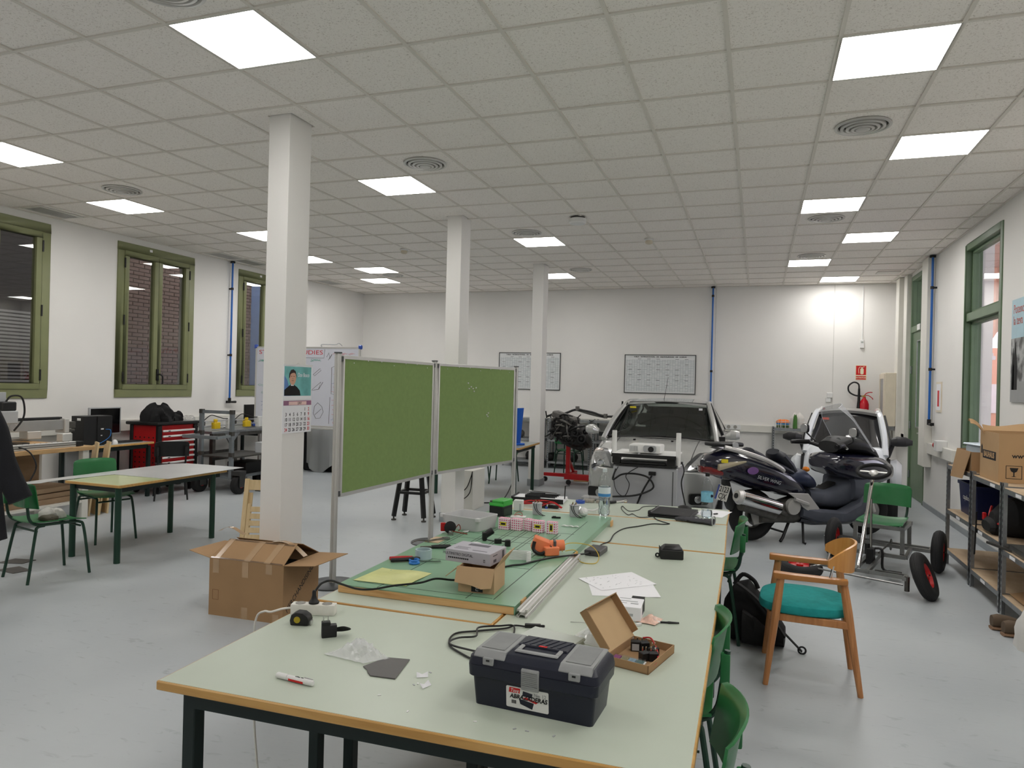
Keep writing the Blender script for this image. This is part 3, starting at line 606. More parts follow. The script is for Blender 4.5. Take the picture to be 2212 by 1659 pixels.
for y in (2.70, 3.20, 3.42, 3.55, 3.72, 3.86, 4.06): line((-1.62 + (y - 2.7) * .02, y), (-1.0, y + .01))
for x in (-1.60, -1.47, -1.36, -1.28, -1.20, -1.08): line((x, 3.42), (x - .01, 4.05)); line((x + .02, 3.44), (x + .01, 4.03))
line((-.99, 2.70), (-1.02, 4.5)); line((-1.5, 2.66), (-1.5, 3.2)); line((-1.10, 2.67), (-1.10, 2.75))
part('painted_line', ln, 'board_line', t)
for y in (2.74, 3.62, 4.58): part('timber_block', MB().box(-.884, -.876, y - .02, y + .04, .753, .788), 'pine', t)
part('mdf_plate', MB().box(-1.70, -1.62, 3.52, 3.66, BZ, BZ + .003), 'chip', t)

# left low table with a metal sheet over it
t = thing('school_table', 'lime topped school table with green legs on the window side', 'table')
worktop([(-5.90, 4.765), (-5.235, 4.75), (-5.235, 6.08), (-5.90, 6.08)], .665, .69, t, mat('lime_laminate', (200, 208, 160), .15, var=.02))
apron(t, [(-5.84, 4.82), (-5.29, 4.81), (-5.29, 6.02), (-5.84, 6.02)], .62, .665)
for x, y in ((-5.288, 4.787), (-5.843, 4.806), (-5.857, 5.96), (-5.286, 5.933)): part('leg', MB().cyl((x, y, 0), (x, y, .66), .027, n=14), 'green_tube', t)
def shz(x, y): return .6935 - .16 * max(0, -5.93 - x) ** 1.5 - .10 * max(0, 4.72 - y) ** 1.2
def sheet_a(u, v): x, y = -6.29 + 1.09 * u, 5.25 + 1.04 * v; return (x, y, shz(x, y))
def sheet_b(u, v): x, y = -6.29 + (.43 - .10 * (1 - v)) * u, 4.48 + .77 * v + .10 * u * (1 - v); return (x, y, shz(x, y))
solo('metal_sheet', MB().sheet(sheet_a, 10, 8, .003).sheet(sheet_b, 6, 8, .003), mat('sheet_metal', (222, 223, 224), .30, .45, var=.04, scale=3), 'thin shiny metal sheet lying across the lime school table', 'metal sheet')

# ================================================================ DISPLAY SCREENS
mat('felt_green', (132, 156, 96), .95, var=.04, scale=30, bump=.15, bscale=300)
P1, P2, P3 = Vector((-3.229, 4.998, 0)), Vector((-3.170, 6.700, 0)), Vector((-2.84, 8.35, 0))
def screen(a, b, lab, g):
    d = (b - a); Ln = d.length; t = thing('display_screen', lab, 'display screen', a, math.atan2(d.y, d.x), g)
    z0, z1 = .70, 1.862; e0, e1 = .05, Ln - .05
    part('felt_panel', MB().box(e0 + .012, e1 - .012, -.014, .014, z0 + .02, z1 - .02), 'felt_green', t)
    fr = MB(); fr.box(e0, e1, -.02, .02, z0, z0 + .03).box(e0, e1, -.02, .02, z1 - .03, z1).box(e0, e0 + .024, -.02, .02, z0 + .03, z1 - .03).box(e1 - .024, e1, -.02, .02, z0 + .03, z1 - .03)
    part('aluminium_frame', fr, 'alu_matte', t, bev=.003)
    for x in (e0 - .012, e1 + .012):
        for z in (z0 + .01, z1 - .05): part('clip', MB().box(x - .014, x + .014, -.02, .02, z, z + .04), mat('clip_grey', (80, 82, 82), .5), t)
    for k in range(7): part('push_pin', MB().at((e0 + .15 + k * (Ln - .4) / 6, -.021, z1 - .014 - (.02 if k % 3 else .045)), rx=PI / 2).lathe([(.004, -.002), (.004, .003), (.002, .004)], 8), 'white_plastic', t)
    return t
s1 = screen(P1, P2, 'green felt display screen beside the calendar pillar', None)
s2 = screen(P2, P3, 'green felt display screen with a smudge of white pins near the blue chair', None)
for x, z in ((.62, 1.60), (.66, 1.62), (.70, 1.60), (.76, 1.61), (.72, 1.57), (.60, 1.66), (1.0, 1.30), (1.02, 1.28), (1.03, 1.32)): part('push_pin', MB().at((x, -.0205, z), rx=PI / 2).lathe([(.007, -.006), (.007, .004), (.003, .006)], 8), 'white_plastic', s2)
for p, lab in ((P1, 'aluminium screen post on a round base by the cardboard box'), (P2, 'aluminium screen post between the two green screens'), (P3, 'aluminium screen post at the far end of the green screens')):
    t = thing('screen_post', lab, 'post', p, PI / 2)
    q = MB().lathe([(.016, .015), (.016, 1.875)], 10)
    for k in range(4): q.at(rz=PI / 4 + k * PI / 2).box(.012, .026, -.009, .009, .015, 1.875)
    part('pole', q, 'alu_matte', t, bev=.002); part('cap', MB().lathe([(.032, 1.875), (.032, 1.885)], 12), 'clip_grey', t)
    part('base', MB().lathe([(.20, 0), (.20, .008), (.19, .013), (.04, .018)], 36), mat('base_grey', (74, 76, 78), .45, .4), t)

# ================================================================ CHAIRS
def shell(fn, nu=10, nv=10, th=.008): return MB().sheet(fn, nu, nv, th)
def seat_fn(u, v):
    x = (u - .5) * .40; y = (v - .5) * .40
    z = .455 + .018 * (abs(u - .5) * 2) ** 2 - .03 * max(0, (.5 - v) * 2 - .55) + .02 * max(0, v - .8) * 3
    return (x * (1 - .06 * v), y, z)
def back_fn(u, v):
    x = (u - .5) * .42; k = (abs(u - .5) * 2); r = 1 if v < .75 else 1 - .10 * ((v - .75) / .25) ** 2
    return (x * r, .215 - .05 * k ** 2 * .9 + .035 * v + .012 * (v > .9), .585 + .205 * v - (.012 * k ** 4 if v > .9 else 0))
def green_chair(lab, loc, rz, g=None, tubem='green_tube', shellm='green_plastic'):
    t = thing('school_chair', lab, 'chair', loc, rz, g)
    part('seat', shell(seat_fn), shellm, t); part('backrest', shell(back_fn), shellm, t)
    for s in (-1, 1):
        part('rear_upright', MB().tube(cr([(s * .17, .25, .72), (s * .17, .235, .60), (s * .165, .215, .50), (s * .16, .15, .452), (s * .16, .0, .443), (s * .16, -.14, .440)], 5), .0115, 8), tubem, t)
        part('leg', MB().tube(cr([(s * .155, -.08, .438), (s * .16, -.165, .432), (s * .175, -.195, .37), (s * .20, -.235, 0)], 5), .0115, 8), tubem, t)
        part('leg', MB().tube(cr([(s * .155, .10, .438), (s * .16, .155, .430), (s * .172, .175, .37), (s * .20, .235, 0)], 5), .0115, 8), tubem, t)
        part('back_clip', MB().box(s * .17 - .016, s * .17 + .016, .226, .260, .60, .71), shellm, t, bev=.008, seg=2)
    part('stretcher', MB().tube([(-.163, -.17, .40), (.163, -.17, .40)], .009, 8).tube([(-.163, .16, .40), (.163, .16, .40)], .009, 8), tubem, t)
    return t
green_chair('green plastic school chair beneath the dark work jacket, gloves on its seat', (-5.485, 4.29, 0), math.radians(167.6))
green_chair('green plastic school chair behind the metal sheet, facing the lime table', (-6.21, 5.46, 0), math.radians(76))
cg = [green_chair(l, p, math.radians(r)) for l, p, r in (('green plastic school chair tucked at the table edge opposite the glove', (-.31, 5.06, 0), -92), ('green plastic school chair between the backpack and the table edge', (-.338, 2.84, 0), -88), ('green plastic school chair tucked beside the navy toolbox table end', (-.268, 2.03, 0), -86))]
for k, c in enumerate(cg[1:]):
    b = MB()
    for q in range(6): b.tube([(-.15, -.12 + q * .05, .33), (.15, -.12 + q * .05, .33)], .004, 6)
    part('book_rack', b.tube([(-.15, -.14, .33), (-.15, .16, .33)], .005).tube([(.15, -.14, .33), (.15, .16, .33)], .005), 'green_tube', c)

# wooden armchair with teal seat (faces -x)
t = thing('armchair', 'wooden armchair with teal padded seat and curved ply back', 'armchair', (.31, 4.525, 0), math.radians(-3))
LG = {'fl': ((-.222, -.255), (-.152, -.235)), 'rl': ((.266, -.215), (.168, -.215)), 'fr': ((-.250, .255), (-.178, .235)), 'rr': ((.240, .205), (.165, .215))}
for k, (b0, b1) in LG.items():
    rad = [(0, .015), (.30, .021), (.45, .024), (.59, .021), (.615, .019)]
    part('leg', MB().tube([(b0[0] + (b1[0] - b0[0]) * z / .615, b0[1] + (b1[1] - b0[1]) * z / .615, z) for z, _ in rad], .02, 10, rs=[r for _, r in rad]), 'arm_wood', t)
for s in (-1, 1):
    y = s * .232
    prof = [(-.194, .028), (-.184, .032), (-.08, .030), (.10, .031), (.175, .029), (.190, .022)] if s < 0 else [(-.232, .028), (-.222, .032), (-.10, .030), (.10, .031), (.185, .029), (.205, .022)]
    top = MB(); top.rings([[(x, y - w_, .608 + .012 * (x + .05) - .004), (x, y + w_, .608 + .012 * (x + .05) - .004), (x, y + w_, .634 + .03 * max(0, -x - .1)), (x, y - w_, .634 + .03 * max(0, -x - .1))] for x, w_ in prof]); part('armrest', top, mat('arm_top', (176, 120, 66), .3), t, bev=.006, seg=2)
def cush(u, v):
    a = 2 * PI * u; r = v
    return (0, 0, 0)
cu = MB(); R = []
def outl(a, k): x = .245 * math.copysign(abs(math.cos(a)) ** .65, math.cos(a)); y = .245 * math.copysign(abs(math.sin(a)) ** .55, math.sin(a)); return (-.028 + x * k, y * k * (1 - .10 * (x > 0) * x / .245))
for k, z in ((.88, .395), (1.0, .412), (1.015, .432), (.985, .452), (.88, .466), (.5, .474), (.1, .474)): R.append([outl(2 * PI * q / 36, k) + (z,) for q in range(36)])
part('seat_cushion', cu.rings(R), mat('teal_fabric', (30, 146, 144), .9, var=.10, scale=30, bump=.15, bscale=300), t)
part('seat_rail', MB().box(-.20, .20, -.232, -.205, .362, .402).box(-.20, .20, .205, .232, .362, .402).box(-.215, -.185, -.22, .22, .362, .402).box(.17, .20, -.2, .2, .362, .402), 'arm_wood', t, bev=.003)
def bk(u, v):
    a = math.radians(-78 + 156 * u); k = abs(u - .5) * 2; h0 = .640 + .05 * k ** 2; h1 = .803 - .075 * k ** 3
    return (.05 + .19 * math.cos(a) * (1 - .06 * (1 - v)), .235 * math.sin(a) * 1.02, h0 + (h1 - h0) * v)
part('curved_back', MB().sheet(bk, 22, 8, .013), 'ply_seat', t, ang=60)
for s in (-1, 1): part('back_spacer', MB().cyl((.10, s * .228, .628), (.115, s * .225, .70), .007), 'chrome', t)

# folding beech chair leaning on the first pillar
t = thing('folding_chair', 'folded pale slatted wooden chair leaning behind the calendar pillar', 'chair', (-4.02, 5.13, 0), math.radians(20))
mm = Matrix.Rotation(math.radians(-12), 4, 'X')
def P(m): m.m = mm; return m
for x in (-.20, .20): part('leg', P(MB()).box(x - .02, x + .02, -.012, .012, .0, .78), 'beech', t, bev=.003); part('rear_leg', P(MB()).box(x * .84 - .018, x * .84 + .018, .016, .036, .03, .66), 'beech', t, bev=.003)
part('top_rail', P(MB()).box(-.18, .18, -.012, .012, .68, .77), 'beech', t, bev=.003)
for x in (-.15, .15): part('seat_rail', P(MB()).box(x - .016, x + .016, -.045, -.02, .12, .56), 'beech', t, bev=.003)
for k in range(7): part('seat_slat', P(MB()).box(-.135, .135, -.05, -.034, .13 + k * .06, .175 + k * .06), 'beech', t, bev=.002)
# calendar on the first pillar's side
t = thing('wall_calendar', 'calendar with a portrait and June dates hung on the pillar', 'calendar', (-3.3655, 4.478, 1.243))
W_, H_ = .362, .527
mat('cal_teal', (110, 180, 178), .35, var=.25, scale=9); mat('cal_blue', (90, 130, 190), .4, var=.2); mat('cal_purple', (150, 100, 130), .4, var=.2); mat('skin', (206, 160, 134), .6, var=.05); mat('cal_pink', (230, 196, 190), .5)
part('upper_sheet', MB().box(0, .003, 0, W_, .255, H_), 'paper', t); part('lower_sheet', MB().box(0, .005, 0, W_, 0, .252), 'paper', t)
part('picture', MB().box(.003, .0036, .012, W_ - .012, .285, H_ - .018), 'cal_teal', t)
part('picture_edge', MB().prism([(.012, .285), (.10, .285), (.05, .40), (.012, .44)], .0034, .0040, 'x'), 'cal_blue', t)
pb = part('portrait_body', MB().prism([(.014, .287), (.215, .287), (.205, .325), (.17, .352), (.125, .372), (.09, .372), (.04, .345), (.014, .33)], .0040, .0044, 'x'), 'black_matte', t)
part('portrait_collar', MB().prism([(.09, .362), (.128, .362), (.124, .376), (.094, .376)], .0044, .0047, 'x'), 'paper', t)
part('portrait_face', MB().prism([(.112 + .042 * math.cos(a), .425 + .058 * math.sin(a)) for a in [2 * PI * k / 18 for k in range(18)]], .0045, .0049, 'x'), 'skin', t)
part('portrait_hair', MB().prism([(.066, .42), (.07, .455), (.09, .482), (.118, .488), (.146, .474), (.158, .44), (.156, .42), (.148, .452), (.13, .462), (.10, .458), (.082, .448), (.076, .425)], .0049, .0052, 'x'), mat('hair_dark', (48, 34, 30), .7), t)
part('portrait_features', MB().box(.0049, .0053, .09, .104, .432, .436).box(.0049, .0053, .120, .134, .432, .436).box(.0049, .0053, .109, .115, .414, .418).box(.0049, .0053, .100, .124, .400, .403), 'hair_dark', t)
CR = (PI / 2, 0, PI / 2)
text('Don Bosco', .045, 'paper', t, (.0042, .252, .445), CR, sx=.72)
part('month_band', MB().box(.005, .0056, .006, W_ - .006, .212, .248), 'cal_purple', t); part('month_field', MB().box(.0056, .006, .07, W_ - .07, .215, .242), 'cal_pink', t)
text('JUNY', .026, 'ink', t, (.0064, .205, .228), CR, sx=.8)
rows = [(None, None, None, None, None, 1, 2)] + [tuple(range(3 + 7 * r, 10 + 7 * r)) for r in range(4)]
for r, row in enumerate(rows):
    for q, dnum in enumerate(row):
        if dnum: text(str(dnum), .037, 'red_ink' if q == 6 or dnum == 24 else 'ink', t, (.0055, .04 + q * .047, .180 - r * .0385), CR, name='date', sx=.85, bold=.0007)
part('hanger', MB().box(.0, .006, .0, W_, H_ - .008, H_).tube([(.003, W_ / 2 - .02, H_), (.003, W_ / 2, H_ + .012), (.003, W_ / 2 + .02, H_)], .0015), 'white_plastic', t)
# ================================================================ ON THE WORK TABLES
TZ = .7502
# navy toolbox with grey lids
t = thing('toolbox', 'navy blue plastic toolbox with grey lid panels and a paper label', 'toolbox', (-.563, 1.952, TZ), math.radians(-3.2))
mat('navy_plastic', (24, 28, 44), .42, var=.06, bump=.06, bscale=200); mat('toolbox_grey', (150, 152, 152), .5, var=.08, scale=20); mat('label_white', (232, 232, 230), .4, var=.01)
b0 = rrect(-.172, .172, -.080, .080, .012); b1 = rrect(-.180, .180, -.088, .088, .014)
part('body', MB().rings([[p + (0,) for p in b0], [p + (.085,) for p in b1]]), 'navy_plastic', t)
part('rim', MB().rings([[p + (.083,) for p in rrect(-.188, .188, -.098, .096, .016)], [p + (.118,) for p in rrect(-.190, .190, -.100, .098, .016)]]), 'navy_plastic', t, bev=.003)
lid = part('lid', MB().rings([[p + (.118,) for p in rrect(-.190, .190, -.100, .098, .018)], [p + (.138,) for p in rrect(-.186, .186, -.096, .095, .018)], [p + (.152,) for p in rrect(-.172, .172, -.080, .082, .018)], [p + (.155,) for p in rrect(-.165, .165, -.074, .076, .018)]]), 'navy_plastic', t)
for s in (-1, 1):
    x0, x1 = (-.172, -.078) if s < 0 else (.078, .172)
    part('lid_panel', MB().hexa([(x0, -.078, .150), (x1, -.078, .150), (x1, .076, .150), (x0, .076, .150)], [(x0, -.078, .1565), (x1, -.078, .1565), (x1, .076, .1575), (x0, .076, .1575)]).hexa([(x0, -.094, .136), (x1, -.094, .136), (x1, -.078, .150), (x0, -.078, .150)], [(x0, -.096, .142), (x1, -.096, .142), (x1, -.078, .1565), (x0, -.078, .1565)]), 'toolbox_grey', t, bev=.002)
    part('panel_recess', MB().box(x0 + .012, x1 - .012, -.066, .066, .1572, .1582), mat('toolbox_grey_dark', (134, 136, 136), .5, var=.08, scale=20), t)
    part('panel_catch', MB().box((x0 + x1) / 2 - .016, (x0 + x1) / 2 + .016, -.1035, -.094, .122, .143), 'toolbox_grey', t, bev=.002); part('catch_slot', MB().box((x0 + x1) / 2 - .005, (x0 + x1) / 2 + .005, -.1045, -.1025, .133, .138), 'black_plastic', t)
h = MB().box(-.074, .074, -.004, .074, .153, .1595)
part('ribbed_crown', h, 'navy_plastic', t, bev=.004)
for k in range(6): part('crown_rib', MB().bar((-.062 + k * .021, .006, .1598), (-.036 + k * .021, .066, .1598), .004, .0022), 'navy_plastic', t)
part('carry_handle', MB().box(-.064, .064, -.060, -.042, .155, .161).box(-.064, -.050, -.044, -.004, .155, .161).box(.050, .064, -.044, -.004, .155, .161), 'toolbox_grey', t, bev=.003)
part('brand_chip', MB().box(-.012, .012, -.002, .007, .1594, .1604), 'sign_red', t)
part('latch', MB().hexa([(-.026, -.101, .072), (.026, -.101, .072), (.026, -.095, .072), (-.026, -.095, .072)], [(-.026, -.103, .128), (.026, -.103, .128), (.026, -.095, .132), (-.026, -.095, .132)]), 'toolbox_grey', t, bev=.002)
for k in range(9): part('latch_rib', MB().box(-.022, .022, -.1045, -.101, .083 + k * .005, .0852 + k * .005), 'toolbox_grey', t)
lb = Matrix.Translation((-.012, -.0850, .042)) @ Matrix.Rotation(math.radians(5.4), 4, 'X')
def LB(m): m.m = lb; return m
lab = part('paper_label', LB(MB()).prism(rrect(-.062, .062, -.030, .030, .004), -.0006, .0010, 'y'), 'label_white', t)
part('brand_field', LB(MB()).prism([(-.054, .013), (-.022, .013), (-.020, .027), (-.052, .027)], -.0012, -.0004, 'y'), 'sign_red', t)
def ltext(s, size, m, x, z, **k):
    o = text(s, size, m, t, (0, 0, 0), (0, 0, 0), **k); o.data.transform(lb @ Matrix.Translation((x, -.0016, z)) @ Matrix.Rotation(PI / 2, 4, 'X')); return o
ltext('Tayg', .013, 'label_white', -.037, .0195, shear=.2)
ltext('ABRAZADERAS', .0175, 'ink', .004, .003, sx=.92, shear=.15, bold=.0004)
ltext('No 12', .014, 'label_white' if 0 else 'grey_plastic', .038, .016)
part('printed_toolbox', LB(MB()).prism([(-.02, -.016), (.015, -.026), (.020, -.008), (-.024, -.002)], -.0012, -.0004, 'y').prism([(-.012, .022), (.016, .018), (.014, .006), (-.014, .008)], -.0012, -.0004, 'y'), 'navy_plastic', t)
part('printed_tray', LB(MB()).prism([(-.012, .002), (.026, -.008), (.032, -.003), (-.004, .006)], -.0014, -.0004, 'y'), 'sign_red', t)
bc = LB(MB())
for k in range(9): bc.box(-.046 + k * .0016, -.0454 + k * .0016 + (k % 2) * .0004, -.0012, -.0004, -.018, -.008)
part('barcode', bc, 'ink', t)

# white paint marker
m0, m1 = Vector((-1.357, 1.814, TZ + .0085)), Vector((-1.221, 1.801, TZ + .0085)); d = m1 - m0
t = thing('paint_marker', 'white paint marker pen with a red label stripe', 'marker', m0, math.atan2(d.y, d.x)); L_ = d.length
part('barrel', MB().at(ry=PI / 2).lathe([(.0085, .042), (.0085, L_ - .004), (.007, L_)], 16), 'white_plastic', t); part('cap', MB().at(ry=PI / 2).lathe([(.0075, 0), (.009, .003), (.009, .041)], 16), 'white_plastic', t)
part('label_stripe', MB().box(.05, .105, -.0092, -.006, -.0045, .0015), 'sign_red', t); text('edding 750', .007, 'ink', t, (.085, .0, .0088), (0, 0, 0)) ; part('clip', MB().box(.10, .132, .004, .006, .006, .0105), 'alu', t)
# grey tile offcut, clear bag on it
solo('grey_sheet', MB().prism([(-1.161, 1.982), (-1.135, 1.962), (-1.122, 1.945), (-1.104, 1.928), (-1.022, 1.936), (-1.051, 2.089), (-1.128, 2.075)], 0, .004), mat('grey_sheet', (92, 90, 88), .5, var=.1), 'torn dark grey flat sheet lying by the clear bag', 'sheet', (0, 0, TZ), bev=.001)
def crumple(poly, h, seed, n=16):
    rnd = random.Random(seed); cxx = sum(p[0] for p in poly) / len(poly); cyy = sum(p[1] for p in poly) / len(poly)
    grid = {}
    def f(u, v):
        x = (poly[0][0] * (1 - u) + poly[1][0] * u) * (1 - v) + (poly[3][0] * (1 - u) + poly[2][0] * u) * v
        y = (poly[0][1] * (1 - u) + poly[1][1] * u) * (1 - v) + (poly[3][1] * (1 - u) + poly[2][1] * u) * v
        k = (round(u * n), round(v * n))
        if k not in grid: grid[k] = rnd.random()
        e = min(u, 1 - u, v, 1 - v) * 4; e = min(1, e)
        return (x + (grid[k] - .5) * .004, y + (grid[k] * 7 % 1 - .5) * .004, .004 + h * (math.sin(PI * u) * math.sin(PI * v)) ** .8 * (.5 + .5 * grid[k]) * e)
    return f
solo('clear_bag', MB().sheet(crumple([(-1.33, 2.02), (-1.17, 2.0), (-1.115, 2.068), (-1.275, 2.18)], .05, 3), 16, 16, .0006), 'bag_film', 'crumpled empty clear zip bag beside the dark grey sheet', 'plastic bag', (0, 0, TZ), ang=15)
# power strip with a plug
t = thing('power_strip', 'white three-socket power strip with a black plug in it', 'power strip', (-1.605, 2.360, TZ), math.radians(17.5))
part('body', MB().box(-.085, .085, -.022, .022, 0, .040), mat('dirty_white', (226, 224, 216), .5, var=.06, scale=25), t, bev=.004, seg=2)
for x in (-.052, 0, .052): part('socket_well', MB().at((x, 0, .0402)).lathe([(.019, 0), (.019, .0015), (.016, .0005)], 20), 'socket_shadow', t)
part('plug', MB().at((.0, 0, .041)).lathe([(.020, 0), (.020, .006), (.012, .016), (.008, .03), (.0075, .045), (.005, .05)], 16), 'black_plastic', t)
part('cord', MB().tube(cr([(-.085, 0, .02), (-.12, -.01, .018), (-.16, -.02, .008), (-.19, -.01, .006), (-.222, .0, -.02), (-.235, .012, -.12), (-.22, .0, -.45), (-.16, -.04, -.74), (-.05, -.12, -.743), (.06, -.24, -.743)], 6), .0042, 7), 'dirty_white', t)
part('plug_cord', MB().tube(cr([tuple((Matrix.Rotation(-math.radians(17.5), 3, 'Z') @ (Vector(p) - Vector((-1.605, 2.360, TZ))))) for p in [(-1.603, 2.362, .835), (-1.602, 2.385, .850), (-1.593, 2.40, .862), (-1.575, 2.43, .864), (-1.565, 2.49, .836), (-1.535, 2.56, .802), (-1.49, 2.61, .793), (-1.42, 2.66, .803), (-1.329, 2.72, .81), (-1.281, 2.77, .82), (-1.23, 2.85, .80), (-1.19, 2.94, .792), (-1.12, 3.0, .792), (-1.10, 3.09, .792)]], 6), .0045, 7), 'black_plastic', t)
# tape measure
t = thing('tape_measure', 'black tape measure with yellow badge beside the power strip', 'tape measure', (-1.578, 2.243, TZ), math.radians(14))
part('case', MB().prism([(-.034, 0), (.034, 0), (.036, .02), (.03, .034), (.012, .046), (-.015, .048), (-.032, .038), (-.037, .018)], -.022, .022, 'y'), 'black_plastic', t, bev=.005, seg=2); part('badge', MB().at((-.008, -.0225, .022), rx=PI / 2).lathe([(.012, -.002), (.012, .001)], 16), mat('yellow_badge', (170, 150, 30), .5), t); part('hook', MB().box(.035, .041, -.010, .010, .002, .016), 'alu', t)
# wall charger
t = thing('wall_charger', 'black plug-in charger with prongs up and bundled lead', 'charger', (-1.412, 2.172, TZ), math.radians(38))
part('body', MB().box(-.026, .026, -.014, .014, 0, .042).box(-.026, .004, -.014, .014, .042, .054), 'black_plastic', t, bev=.002); part('prong', MB().cyl((-.020, 0, .05), (-.020, 0, .072), .0022, n=8).cyl((-.004, 0, .05), (-.004, 0, .072), .0022, n=8), 'alu', t)
w_ = MB()
for k in range(6): w_.tube(cr([(.026, -.004 + k * .002, .03 - k * .003), (.05, -.012 + k * .004, .034 - k * .004), (.074, 0, .020), (.052, .012 - k * .003, .012 + k * .002), (.026, .006, .015)], 5), .0022, 6)
part('bundled_lead', w_, 'black_plastic', t)
# aluminium extrusion
a, b = Vector((-.846, 2.632, TZ)), Vector((-.874, 3.62, TZ)); d = b - a
t = thing('aluminium_profile', 'slotted aluminium extrusion beside the painted board', 'profile', a, math.atan2(d.y, d.x))
pf = MB(); Ln = d.length
for s in (0, 1):
    o = -.012 + .0  # profile 24 wide x 24 high made of core, corners and webs
for cy_, cz_ in ((-.0095, .0025), (.0095, .0025), (-.0095, .0215), (.0095, .0215)): pf.box(0, Ln, cy_ - .0028, cy_ + .0028, cz_ - .0025, cz_ + .0025)
pf.box(0, Ln, -.004, .004, .008, .016).bar((0, -.009, .003), (Ln, -.009, .003), .002).box(0, Ln, -.0125, -.0105, .002, .007).box(0, Ln, -.0125, -.0105, .017, .022).box(0, Ln, .0105, .0125, .002, .007).box(0, Ln, .0105, .0125, .017, .022)
for sy in (-1, 1):
    for z0, z1 in ((.010, .004), (.014, .020)): pf.bar((0, sy * .003, z0), (Ln, sy * .003, z0), .003, .003); pf.hexa([(0, sy * .003, z0 - .001), (0, sy * .003, z0 + .001), (0, sy * .009, z1 + .001), (0, sy * .009, z1 - .001)], [(Ln, sy * .003, z0 - .001), (Ln, sy * .003, z0 + .001), (Ln, sy * .009, z1 + .001), (Ln, sy * .009, z1 - .001)])
pf.v = [Vector((v.x, v.y * 1.75, v.z * 1.4)) for v in pf.v]; part('extrusion', pf, 'alu_matte', t, smooth=False)
# open flat carton with relays
t = thing('open_carton', 'open flat brown carton holding relays and leads', 'carton', (-.352, 2.40, TZ), math.radians(-14))
ct_ = MB().box(-.075, .075, -.115, .115, 0, .003); part('base', ct_, 'cardboard', t)
for x0, x1, y0, y1, h in ((-.075, .075, -.115, -.112, .028), (-.075, .075, .112, .115, .028), (.072, .075, -.115, .115, .028), (-.075, -.072, -.115, .115, .028)): part('side', MB().box(x0, x1, y0, y1, 0, h), 'cardboard', t)
lidm = Matrix.Translation((-.075, .0, .028)) @ Matrix.Rotation(math.radians(-128), 4, 'Y')
def LM(m): m.m = lidm; return m
part('lid', LM(MB()).box(.0, .155, -.117, .117, -.0015, .0015), 'cardboard_in', t); part('lid_flap', LM(MB()).box(.152, .155, -.117, .117, -.030, 0).box(.01, .155, -.117, -.114, -.028, 0).box(.01, .155, .114, .117, -.028, 0), 'cardboard', t)
for k, (x, y, r) in enumerate(((-.04, .05, .2), (-.012, .06, .5), (.03, .04, 1.0), (.045, .0, .3), (.02, -.015, .8))):
    u = thing('relay', ['black relay with clear ribbed cover in the open carton', 'black relay with metal tag standing in the open carton', 'black relay lying by the carton wall', 'black relay socket on its side in the carton', 'small black relay amid the leads in the carton'][k], 'relay', (0, 0, 0))
    u.location = Matrix.Translation((-.352, 2.40, TZ)) @ Matrix.Rotation(math.radians(-14), 4, 'Z') @ Vector((x, y, .003)); u.rotation_euler = (0, 0, r)
    part('case', MB().box(-.016, .016, -.013, .013, 0, .028 + .006 * (k < 2)), 'black_plastic', u, bev=.002); part('terminal', MB().box(-.010, -.006, -.001, .001, .03, .046).box(.004, .008, -.001, .001, .03, .044), 'chrome', u)
    if k == 0: part('ribbed_cover', MB().box(-.012, .012, -.0145, -.012, .004, .026), 'grey_plastic', u)
t = thing('connector_case', 'clear case of coloured wire connectors in the open carton', 'parts case'); t.location = Matrix.Translation((-.352, 2.40, TZ)) @ Matrix.Rotation(math.radians(-14), 4, 'Z') @ Vector((-.015, -.075, .004)); t.rotation_euler = (.12, 0, math.radians(-14))
part('tray', MB().box(-.055, .055, -.03, .03, 0, .004), 'white_plastic', t)
for k, c in enumerate(((96, 104, 150), (120, 112, 160), (176, 110, 110), (90, 120, 120), (150, 80, 140), (150, 140, 100), (140, 170, 190), (80, 110, 110))): part('coloured_insert', MB().box(-.052 + (k % 4) * .0265, -.029 + (k % 4) * .0265, -.027 + (k // 4) * .028, -.003 + (k // 4) * .028, .004, .008), mat('insert_%d' % k, c, .6, var=.3, scale=120), t)
part('clear_lid', MB().box(-.055, .055, -.03, .03, .009, .0105), 'clear_plastic', t)
solo('red_lead', MB().tube(cr([(-.36, 2.50, .785), (-.33, 2.49, .790), (-.30, 2.42, .776), (-.29, 2.36, .77), (-.30, 2.31, .765)], 6), .003, 6), 'red_paint', 'short red lead lying in the open carton', 'wire')
# pale carton with printed sides, papers, pen
t = thing('printed_carton', 'small white and black printed carton on the papers', 'carton', (-.462, 2.84, TZ), math.radians(3))
part('box', MB().box(-.055, .050, -.078, .078, .001, .055), 'paper', t, bev=.001); part('printed_block', MB().box(.0, .05, .045, .0785, .0, .0555), 'ink', t); part('dark_end', MB().box(.0498, .051, -.02, .06, .012, .05), 'ink', t)
for q_ in ((-.045, .0, .03, .036, .055, .0558), (-.04, .03, -.005, .003, .055, .0558), (-.045, -.01, -.03, -.026, .055, .0558), (.005, .035, -.035, -.022, .055, .0558), (-.03, .02, -.079, -.0775, .02, .03)): part('printed_line', MB().box(*q_), 'grey_plastic', t)
t = thing('paper_sheet', 'white handwritten sheet under the printed carton, tilted', 'paper', (-.60, 3.30, TZ), math.radians(43)); part('sheet', MB().sheet(lambda u, v: ((u - .5) * .297, (v - .5) * .21, .0025 + .004 * u * v), 6, 5, .0004), 'paper', t)
t = thing('paper_sheet', 'white handwritten sheet lying square under the other paper', 'paper', (-.55, 3.18, TZ), math.radians(18)); part('sheet', MB().sheet(lambda u, v: ((u - .5) * .297, (v - .5) * .21, .001 + .006 * max(0, u - .8)), 6, 5, .0004), 'paper', t)
hd = MB(); rn = random.Random(5)
